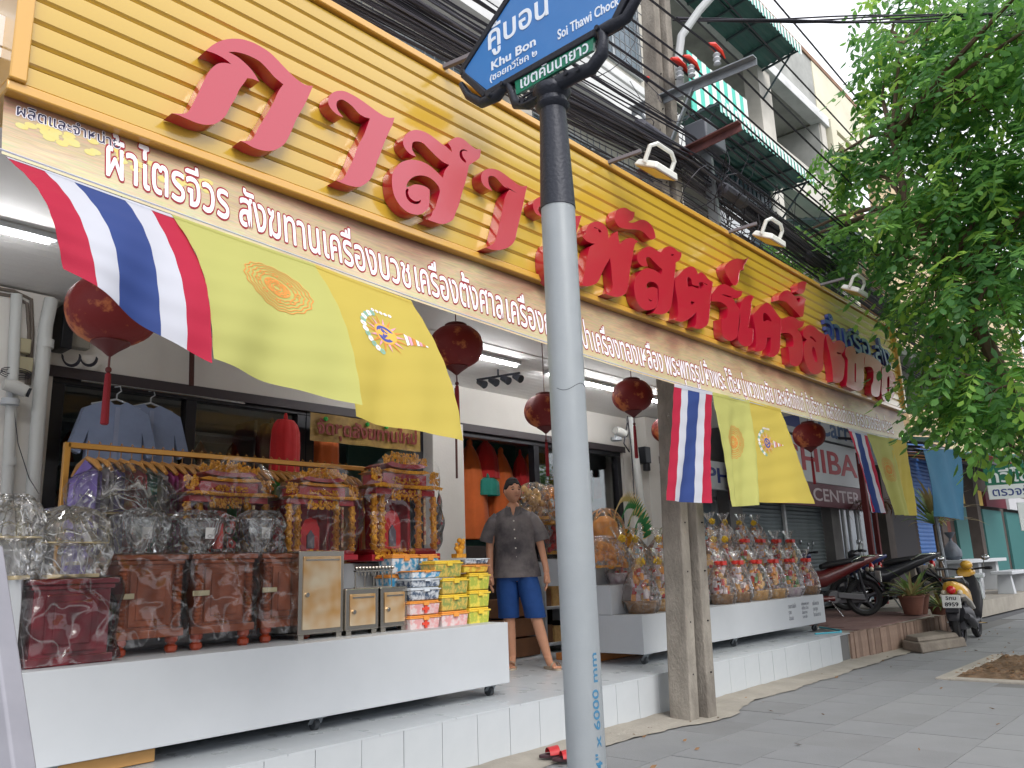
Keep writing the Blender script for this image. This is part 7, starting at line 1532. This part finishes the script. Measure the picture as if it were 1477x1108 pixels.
red_s = M('slipper_red', C(176, 40, 44), .5); dk_s = M('slipper_dark', C(58, 34, 40), .6)
p = at(806, 1090, 2, 0.03); slipper(p.x, p.y, .028, 2.6, dk_s, red_s, 'red slipper left of the grey column on the cement strip'); slipper(p.x - .02, p.y - .13, .024, 2.5, dk_s, red_s, 'red slipper partly behind the grey column')
# ---------------------------------------------------------------- the man in the doorway
skin_m = M('skin', C(204, 152, 122), .5, col2=C(190, 136, 108), scale=9, cmix=.8, sub=.1)
shirt_m = M('shirt_grey', C(122, 116, 116), .85, col2=C(72, 68, 72), scale=3.2, cmix=.22, bump=.25, bscale=24)
short_m = M('shorts_blue', C(30, 76, 142), .8, col2=C(24, 62, 122), scale=6, bump=.3, bscale=20)
hair_m = M('hair_black', C(20, 17, 18), .75, bump=.8, bscale=140)
sand_m = M('sandal_beige', C(186, 170, 150), .7)
man = thing('person', 'man in grey short sleeved shirt and blue shorts standing between the white counters', 'person', (5.84, 5.26, .33), math.radians(-49))
def skinned(verts, edges, root=0, sub=2):
    me = bpy.data.meshes.new('sk'); me.from_pydata([v[:3] for v in verts], edges, []); o = bpy.data.objects.new('sk', me); COL.objects.link(o)
    md = o.modifiers.new('s', 'SKIN'); md.use_smooth_shade = True; md.branch_smoothing = .3
    for i, v in enumerate(verts):
        d = me.skin_vertices[0].data[i]; d.radius = (v[3], v[4] if len(v) > 4 else v[3]); d.use_root = (i == root)
    s_ = o.modifiers.new('u', 'SUBSURF'); s_.levels = sub; s_.render_levels = sub
    dg = bpy.context.evaluated_depsgraph_get(); dg.update(); e = o.evaluated_get(dg); m_ = e.to_mesh(); V = [tuple(v.co) for v in m_.vertices]; F = [tuple(p.vertices) for p in m_.polygons]
    e.to_mesh_clear(); bpy.data.objects.remove(o); bpy.data.meshes.remove(me); return V, F
BV = [(0, 0, .90, .15, .11), (0, .0, 1.08, .14, .10), (0, .0, 1.27, .16, .11), (0, .0, 1.38, .12, .09), (0, .0, 1.46, .055, .055), (0, -.01, 1.53, .055, .055),
      (-.085, 0, .84, .09), (-.075, .03, .48, .058), (-.07, .07, .28, .055), (-.06, .10, .09, .038), (-.065, .03, .045, .036), (-.07, -.05, .03, .034),
      (.09, -.01, .84, .09), (.17, -.09, .48, .058), (.22, -.08, .28, .055), (.27, -.05, .09, .038), (.285, -.12, .045, .036), (.32, -.185, .03, .034),
      (-.165, 0, 1.375, .058), (-.235, .0, 1.12, .040), (-.235, -.03, .90, .030), (-.232, -.04, .84, .022, .032),
      (.165, 0, 1.375, .058), (.245, .01, 1.12, .040), (.285, -.05, .90, .030), (.29, -.06, .84, .022, .032)]
BE = [(0, 1), (1, 2), (2, 3), (3, 4), (4, 5), (0, 6), (6, 7), (7, 8), (8, 9), (9, 10), (10, 11), (0, 12), (12, 13), (13, 14), (14, 15), (15, 16), (16, 17), (3, 18), (18, 19), (19, 20), (20, 21), (3, 22), (22, 23), (23, 24), (24, 25)]
V, F = skinned(BV, BE); mb = MB(); mb.add(V, F)
# head, modelled on a sphere; front is -y
HC = Vector((0, -.02, 1.615)); HR = Matrix.Rotation(math.radians(24), 3, 'Z') @ Matrix.Rotation(math.radians(-4), 3, 'X')
def hp(x, y, z): return HC + HR @ Vector((x, y, z))
def headpt(th, ph):
    x = math.sin(ph) * math.sin(th); y = -math.sin(ph) * math.cos(th); z = math.cos(ph)
    sx, sy, sz = .076, .095, .118; jaw = max(0, -z); sx *= 1 - .34 * jaw ** 1.5; sy *= (1 - .12 * jaw) if y < 0 else (1 - .35 * jaw)
    q = Vector((x * sx, y * sy, z * sz)); g = lambda a, b, w, h: math.exp(-((q.x - a) / w) ** 2 - ((q.z - b) / h) ** 2) if y < 0 else 0
    q.y -= .024 * g(0, -.022, .012, .020) + .012 * g(0, .0, .009, .022); q.y += .010 * (g(.030, .006, .015, .010) + g(-.030, .006, .015, .010)); q.y -= .006 * (g(.03, .026, .02, .007) + g(-.03, .026, .02, .007)); q.y -= .007 * g(0, -.055, .022, .008); q.y += .004 * g(0, -.056, .022, .0025); q.y -= .006 * g(0, -.095, .02, .014); q.x *= 1 + .05 * math.exp(-((q.z + .03) / .03) ** 2)
    return hp(q.x, q.y, q.z)
mb.grid(lambda u, v: headpt(2 * math.pi * u, .02 + (math.pi - .04) * v), 56, 44, uv=False)
for sx in (-1, 1): mb.ball(hp(sx * .079, .008, -.005), .022, 8, 6, (.35, .6, 1.2))
def hand(W_, sgn, curl=.5):
    W_ = Vector(W_); mb.tube([W_ + Vector((0, 0, .015)), W_ + Vector((0, -.005, -.03)), W_ + Vector((0, -.01, -.075)), W_ + Vector((0, -.012, -.09))], [.022, .030, .034, .026], 10)
    for k, (dy, L_) in enumerate(((-.034, .065), (-.014, .075), (.006, .07), (.024, .055))):
        b = W_ + Vector((0, dy - .004, -.085)); mb.tube([b, b + Vector((-sgn * .006, -.004, -L_ * .45)), b + Vector((-sgn * (.02 * curl + .008), -.006, -L_ * .8)), b + Vector((-sgn * (.045 * curl), -.006, -L_ * (1 - .1 * curl)))], [.0098, .009, .0082, .006], 8)
    b = W_ + Vector((0, -.026, -.03)); mb.tube([b, b + Vector((-sgn * .01, -.025, -.022)), b + Vector((-sgn * .016, -.034, -.052))], [.013, .011, .008], 8)
hand((-.232, -.04, .84), -1); hand((.29, -.06, .84), 1)
for (x, y, dx, dy) in ((-.07, -.075, .0, -1), (.335, -.21, .45, -.9)):
    for k in range(5):
        o_ = (k - 2) * .016; bx_0, by_0 = x + o_ * (-dy), y + o_ * dx * 1.0; mb.tube([(bx_0, by_0, .026), (bx_0 + dx * .02, by_0 + dy * .022, .026), (bx_0 + dx * .034, by_0 + dy * .036, .02)], [.011 if k else .013, .010, .006], 7)
body = part('body', mb, skin_m, man, local=True, ang=3)
mb = MB()
for sx in (-1, 1): mb.ball(hp(sx * .030, -.079, .005), .010, 10, 6, (1.3, .5, .55))
part('eyes', mb, M('eye_dark', C(50, 36, 34), .3), man, local=True)
mb = MB()
for sx in (-1, 1): mb.tube([hp(sx * .046, -.079, .024), hp(sx * .03, -.0895, .030), hp(sx * .014, -.0905, .027)], [.002, .0035, .0025], 6)
part('eyebrows', mb, hair_m, man, local=True)
mb = MB(); mb.tube([hp(-.02, -.088, -.058), hp(0, -.0955, -.057), hp(.02, -.088, -.058)], [.002, .0045, .002], 6); part('mouth', mb, M('lips', C(150, 84, 74), .5), man, local=True)
mb = MB()
def hairpt(u, v):
    th = 2 * math.pi * u; front = (1 + math.cos(th)) / 2; ph = v * (1.02 + .80 * (1 - front) ** .7 + .06 * math.sin(9 * th)); p = headpt(th, max(.02, ph)); d = (p - HC); return HC + d * (1.10 + .02 * math.sin(23 * th + 9 * v) + (.05 if ph < .7 else 0)) * (1 if v < .97 else .93)
mb.grid(hairpt, 56, 22, uv=False); part('hair', mb, hair_m, man, local=True, ang=3)
# shirt
mb = MB(); N = 48
rings = [(.815, .222, .158, .02), (.87, .216, .152, .012), (.96, .200, .138, 0), (1.08, .184, .126, 0), (1.2, .198, .132, 0), (1.30, .206, .132, 0), (1.37, .200, .120, 0), (1.415, .165, .098, 0), (1.445, .112, .080, 0), (1.468, .070, .066, 0)]
def rr_(i, j):
    z, rx, ry_, f_ = rings[i]; a = 2 * math.pi * j / N; k = 1 + .012 * math.sin(5 * a + z * 14) + .010 * math.sin(9 * a - z * 23) + f_ * math.sin(7 * a + 1)
    x, y = rx * k * math.sin(a), -ry_ * k * math.cos(a); vopen = 0
    if abs(math.sin(a)) < .35 and math.cos(a) > 0 and z > 1.38: z -= (z - 1.36) * .75 * (1 - abs(math.sin(a)) / .35)
    return (x + (.02 * (1.0 - (z - .8) / .5) if z < 1.3 else 0), y - (.004 if z < 1.3 else 0), z)
for i in range(len(rings)):
    for j in range(N): mb.v.append(rr_(i, j))
for i in range(len(rings) - 1):
    for j in range(N): mb.f.append((i * N + j, i * N + (j + 1) % N, (i + 1) * N + (j + 1) % N, (i + 1) * N + j)); mb.mi.append(0)
for sx in (-1, 1):
    e = Vector((sx * .262, .005 if sx < 0 else .0, 1.15)); s_ = Vector((sx * .135, 0, 1.375)); pts = [s_.lerp(e, t) + Vector((sx * .02 * math.sin(t * 3.1), 0, .012 * math.sin(t * 3.1))) for t in (0, .25, .5, .75, 1, 1.02)]
    mb.tube(pts, [.066, .072, .070, .068, .070, .060], 20)
sh_ = part('shirt', mb, shirt_m, man, local=True, ang=3)
mb = MB()
for sx in (-1, 1):
    mb.add([(sx * .066, -.0, 1.482), (sx * .074, -.055, 1.462), (sx * .082, -.105, 1.405), (sx * .030, -.118, 1.372), (sx * .022, -.115, 1.40), (sx * .040, -.080, 1.455), (sx * .055, -.03, 1.478), (sx * .082, -.02, 1.452)], [(0, 1, 5, 6), (1, 2, 3, 4), (1, 4, 5), (0, 7, 1), (7, 2, 1)] if sx > 0 else [(6, 5, 1, 0), (4, 3, 2, 1), (5, 4, 1), (1, 7, 0), (1, 2, 7)])
part('collar', mb, M('shirt_collar', C(84, 80, 82), .85), sh_, local=True)
mb = MB()
for z in (1.33, 1.25, 1.17, 1.08, 1.0, .92): mb.ball((.004 + .02 * (1.0 - (z - .8) / .5), -.139 if z > 1.15 else -.136, z), .0075, 8, 5, (1, .5, 1))
part('button', mb, M('button_white', C(220, 216, 206), .4), sh_, local=True, kind='stuff')
# shorts
mb = MB()
def leg(cx0, cy0, cx1, cy1, s):
    R_ = [(.90, .088, .105), (.82, .100, .112), (.70, .106, .112), (.56, .100, .102), (.455, .098, .098), (.45, .088, .088)]; b = len(mb.v); n = 28
    for z, rx, ry_ in R_:
        t = (.90 - z) / .45
        for j in range(n):
            a = 2 * math.pi * j / n; k = 1 + .02 * math.sin(6 * a + z * 20) + .015 * math.sin(9 * a - z * 31 + s); mb.v.append((cx0 + (cx1 - cx0) * t + rx * k * math.cos(a), cy0 + (cy1 - cy0) * t + ry_ * k * math.sin(a), z))
    for i in range(len(R_) - 1):
        for j in range(n): mb.f.append((b + i * n + j, b + (i + 1) * n + j, b + (i + 1) * n + (j + 1) % n, b + i * n + (j + 1) % n)); mb.mi.append(0)
leg(-.080, .0, -.076, .03, 0); leg(.090, -.005, .172, -.085, 2); mb.lathe([(.150, .78), (.175, .84), (.168, .93), (.16, .97)], (.012, .0, 0), 28, sy=.68)
part('shorts', mb, short_m, man, local=True, ang=3)
# sandals
for (x, y, rz) in ((-.068, .01, math.radians(-90)), (.30, -.115, math.radians(-62))):
    mb = MB(); c_, s_ = math.cos(rz), math.sin(rz); N2 = 22; pts = []
    for k in range(N2):
        a = 2 * math.pi * k / N2; xx = .135 * math.cos(a); ww = .050 * (1 + .14 * math.cos(a)) * math.sin(a); pts.append((x + xx * c_ - ww * s_, y + xx * s_ + ww * c_))
    for zz in (0.0, .016): mb.v += [(p_[0], p_[1], zz) for p_ in pts]
    mb.f += [tuple(range(N2))[::-1], tuple(range(N2, 2 * N2))] + [(k, (k + 1) % N2, N2 + (k + 1) % N2, N2 + k) for k in range(N2)]; mb.mi += [0] * (N2 + 2); so_ = part('sandal', mb, sand_m, man, local=True)
    mb = MB()
    for q0_, q1_ in ((.01, .04), (.055, .085)):
        mb.grid(lambda u, v: (x + (q0_ + (q1_ - q0_) * v) * c_ - .052 * math.cos(math.pi * u) * s_, y + (q0_ + (q1_ - q0_) * v) * s_ + .052 * math.cos(math.pi * u) * c_, .012 + .058 * math.sin(math.pi * u)), 12, 3, uv=False)
    part('strap', mb, sand_m, so_, local=True)
# ---------------------------------------------------------------- motorcycles
tyre = M('tyre', C(34, 34, 36), .8, bump=.3, bscale=60); blackp = M('black_plastic', C(36, 36, 42), .45); chrome = M('chrome', C(200, 202, 204), .15, metal=1.0); tail_r = M('tail_lamp', C(200, 26, 30), .2, coat=1); plate_w = M('plate_white', C(214, 216, 214), .5); seat_b = M('seat_black', C(30, 30, 34), .6)
def wheel_part(t, x, r, w=.09):
    mb = MB(); n = 30; b = 0
    prof = [(r - .075, -w * .35), (r - .03, -w * .5), (r - .005, -w * .3), (r, 0), (r - .005, w * .3), (r - .03, w * .5), (r - .075, w * .35)]
    for pr, py in prof:
        for j in range(n): a = 2 * math.pi * j / n; mb.v.append((x + pr * math.cos(a), py, r + pr * math.sin(a)))
    for i in range(len(prof) - 1):
        for j in range(n): mb.f.append((i * n + j, i * n + (j + 1) % n, (i + 1) * n + (j + 1) % n, (i + 1) * n + j)); mb.mi.append(0)
    wh = part('wheel', mb, tyre, t, local=True)
    mb = MB(); mb.cyl((x, -w * .42, r), (x, w * .42, r), .05, n=14)
    for s_ in (-1, 1):
        for k in range(n): a = 2 * math.pi * k / n
        ringv = []
    for k in range(5):
        a = k * 2 * math.pi / 5 + .3; mb.obox((x + .03 * math.cos(a), 0, r + .03 * math.sin(a)), (x + (r - .07) * math.cos(a), 0, r + (r - .07) * math.sin(a)), .03, .03, (0, 1, 0))
    mb.tube([(x + (r - .075) * math.cos(k * .2618), 0, r + (r - .075) * math.sin(k * .2618)) for k in range(25)], .02, 6); part('rim', mb, M('rim_dark', C(70, 70, 76), .35, metal=.7), wh, local=True)
def loft(mb, secs, n=20, mi=None):
    """secs: (x, yc_halfwidth, zc, halfheight, power)"""
    b = len(mb.v)
    for (x, hw, zc_, hh) in secs:
        for j in range(n):
            a = 2 * math.pi * j / n; c_, s_ = math.cos(a), math.sin(a); mb.v.append((x, hw * math.copysign(abs(c_) ** .75, c_), zc_ + hh * math.copysign(abs(s_) ** .75, s_)))
    for i in range(len(secs) - 1):
        for j in range(n): mb.f.append((b + i * n + j, b + (i + 1) * n + j, b + (i + 1) * n + (j + 1) % n, b + i * n + (j + 1) % n)); mb.mi.append(mb.cur if mi is None else mi)
    mb.f += [tuple(b + j for j in range(n)), tuple(b + (len(secs) - 1) * n + j for j in reversed(range(n)))]; mb.mi += [mb.cur if mi is None else mi] * 2
def motorbike(name, label, loc, rz, paint, accent, sporty=False, helmet=None, plate=('กทม', '5629')):
    """+x is forward"""
    t = thing(name, label, 'motorcycle', loc, rz); rw = .235 if not sporty else .28; xr, xf = -.62, .62
    wheel_part(t, xr, rw, .11 if sporty else .10); wheel_part(t, xf, rw, .09)
    mb = MB(); loft(mb, [(-.80, .05, .80, .05), (-.74, .11, .76, .09), (-.55, .15, .70, .13), (-.30, .155, .64, .14), (-.10, .13, .56, .12), (.0, .10, .46, .08)]) if not sporty else loft(mb, [(-.92, .03, .90, .03), (-.8, .08, .86, .06), (-.55, .12, .78, .09), (-.3, .13, .68, .11), (-.05, .14, .58, .13), (.2, .13, .55, .14), (.35, .08, .55, .1)])
    part('body', mb, paint, t, local=True, ang=1.2)
    mb = MB(); loft(mb, [(-.72, .08, .845, .03), (-.6, .125, .85, .045), (-.35, .135, .82, .045), (-.15, .12, .79, .05), (-.02, .09, .76, .04)]); part('seat', mb, seat_b, t, local=True, ang=1.2, bevel=0)
    mb = MB(); loft(mb, [(-.15, .13, .28, .05), (.1, .14, .27, .05), (.28, .13, .29, .05)]); loft(mb, [(.26, .16, .36, .1), (.32, .19, .55, .14), (.38, .17, .74, .12), (.42, .12, .86, .08)]); part('front_shield', mb, accent, t, local=True, ang=1.2)
    mb = MB(); loft(mb, [(.36, .10, .93, .05), (.44, .13, .95, .075), (.52, .09, .93, .05)]); part('handlebar_cowl', mb, paint, t, local=True, ang=1.2)
    mb = MB(); mb.tube([(.30, -.33, 1.0), (.38, -.22, 1.0), (.42, 0, .97), (.38, .22, 1.0), (.30, .33, 1.0)], .014, 8); 
    for s_ in (-1, 1): mb.tube([(.33, s_ * .28, 1.0), (.28, s_ * .37, 1.0)], .022, 8)
    part('handlebar', mb, blackp, t, local=True)
    for s_ in (-1, 1):
        mb = MB(); mb.tube([(.36, s_ * .25, 1.0), (.34, s_ * .28, 1.12)], .006, 6); mb.ball((.33, s_ * .30, 1.15), .055, 12, 8, (.35, 1.1, .75)); part('mirror', mb, chrome, t, local=True)
    mb = MB(); mb.tube([(.42, 0, .9), (xf - .02, 0, .5)], .03, 8)
    for s_ in (-1, 1): mb.tube([(xf - .06, s_ * .075, .55), (xf, s_ * .075, rw)], .018, 8)
    part('fork', mb, chrome, t, local=True)
    mb = MB()
    for s_ in np.linspace(-.9, .9, 12): pass
    mb.grid(lambda u, v: (xf + (rw + .035) * math.cos(math.pi * (.12 + .7 * u)), (v - .5) * .13, rw + (rw + .035) * math.sin(math.pi * (.12 + .7 * u)) - .02 * abs(v - .5)), 14, 4, uv=False); part('mudguard', mb, paint, t, local=True)
    mb = MB(); mb.box(xr - .05, -.12, -.10, .02, .20, .36); mb.cyl((-.15, -.13, .3), (-.15, .1, .3), .10, n=16); mb.obox((xr, .09, rw), (-.2, .09, .33), .05, .09); part('engine', mb, M('engine_grey', C(96, 96, 100), .5, metal=.5), t, local=True, bevel=.012)
    mb = MB(); mb.tube([(-.1, -.12, .25), (-.35, -.15, .22), (-.45, -.16, .27), (-.75, -.16, .36), (-.86, -.16, .39)], [.02, .025, .055, .06, .04], 14); part('exhaust', mb, chrome if sporty else blackp, t, local=True)
    mb = MB()
    for s_ in (-1, 1): mb.tube([(xr, s_ * .10, rw), (-.55, s_ * .11, .68)], .022, 8)
    part('shock_absorber', mb, blackp, t, local=True)
    mb = MB(); mb.obox((-.72, 0, .66), (-.92, 0, .44), .16, .02); loft(mb, [(-.9, .07, .36, .03), (-.8, .09, .52, .04), (-.66, .10, .60, .05)], 12); part('rear_mudguard', mb, blackp, t, local=True, ang=1.0)
    mb = MB(); mb.ball((-.79, 0, .735), .062, 14, 8, (.6, 1.0, .95)); part('tail_lamp', mb, tail_r, t, local=True)
    for s_ in (-1, 1):
        mb = MB(); mb.ball((-.76, s_ * .10, .70), .036, 10, 6, (.8, 1, 1)); part('indicator', mb, M('indicator', C(210, 200, 180), .3), t, local=True)
    mb = MB(); mb.box(-.885, -.87, -.115, .115, .50, .67); pl = part('number_plate', mb, plate_w, t, local=True, bevel=.006, smooth=False)
    if plate:
        for k, (b_, z0_, h_, w_) in enumerate(((plate[0], .605, .05, .13), (plate[1], .52, .055, .17))):
            text('plate_text', b_, blackp, pl, lambda x, z, d: (-.886 - d, w_ / 2 - x, z0_ + z), w_, h_, bold=.03, thick=.001, local=True)
    mb = MB(); mb.box(-.875, -.84, -.035, .035, .445, .49); part('reflector', mb, tail_r, t, local=True)
    mb = MB(); mb.tube([(-.1, .12, .22), (-.2, .26, .02)], .012, 6); part('side_stand', mb, chrome, t, local=True)
    for s_ in (-1, 1):
        mb = MB(); mb.tube([(-.02, s_ * .14, .25), (-.02, s_ * .26, .25)], .014, 6); part('footrest', mb, chrome, t, local=True)
    mb = MB(); mb.tube([(-.45, -.13, .82), (-.62, -.13, .9), (-.84, -.07, .90), (-.86, 0, .90), (-.84, .07, .90), (-.62, .13, .9), (-.45, .13, .82)], .013, 8); part('grab_rail', mb, chrome, t, local=True)
    return t
y_paint = M('bike_yellow', C(214, 164, 50), .3, coat=1.0); cream_p = M('bike_cream', C(216, 210, 200), .35, coat=.8); r_paint = M('bike_red', C(92, 24, 26), .3, coat=1.0); b_paint = M('bike_blue', C(34, 44, 96), .3, coat=1.0); k_paint = M('bike_black', C(36, 36, 44), .35, coat=.8)
sc1 = motorbike('motor_scooter', 'yellow and black scooter with white number plate parked on the pavement', (13.35, 3.36, 0), math.radians(4), y_paint, blackp, plate=('5กบ', '8959'))
mb = MB(); loft(mb, [(-.74, .165, .66, .03), (-.5, .19, .57, .035), (-.2, .17, .47, .03)], 16); part('side_trim', mb, cream_p, sc1, local=True)
mb = MB(); loft(mb, [(-.70, .12, .42, .12), (-.5, .17, .40, .15), (-.2, .15, .36, .12)], 16); part('lower_body', mb, blackp, sc1, local=True)
mb = MB(); mb.ball((.34, -.04, 1.03), .085, 14, 8, (1.1, 1, .8)); solo('yellow_helmet', MB().add([(v[0], v[1], v[2]) for v in [tuple(Matrix.Rotation(math.radians(4), 3, 'Z') @ Vector(v) + Vector((13.35, 3.36, .02))) for v in mb.v]], mb.f), y_paint, 'small yellow helmet resting on the handlebar of the yellow scooter', 'helmet')
motorbike('motorcycle', 'dark red motorcycle with its rear wheel towards the pavement beside the right counter', (12.95, 5.25, .33), math.radians(128), r_paint, r_paint, True, plate=None)
motorbike('motorcycle', 'dark blue motorcycle parked behind the red one near the shutter', (14.9, 5.8, .33), math.radians(120), b_paint, k_paint, True, plate=('3กฮ', '4471'))
motorbike('motorcycle', 'black motorcycle with a tilted white plate left of the potted plants', (14.9, 4.95, .33), math.radians(112), k_paint, k_paint, True, plate=('2ฐธ', '7718'))
motorbike('motorcycle', 'black and red motorcycle closest to the dried hanging plant', (15.7, 5.2, .33), math.radians(105), k_paint, r_paint, True, plate=('9กษ', '1256'))
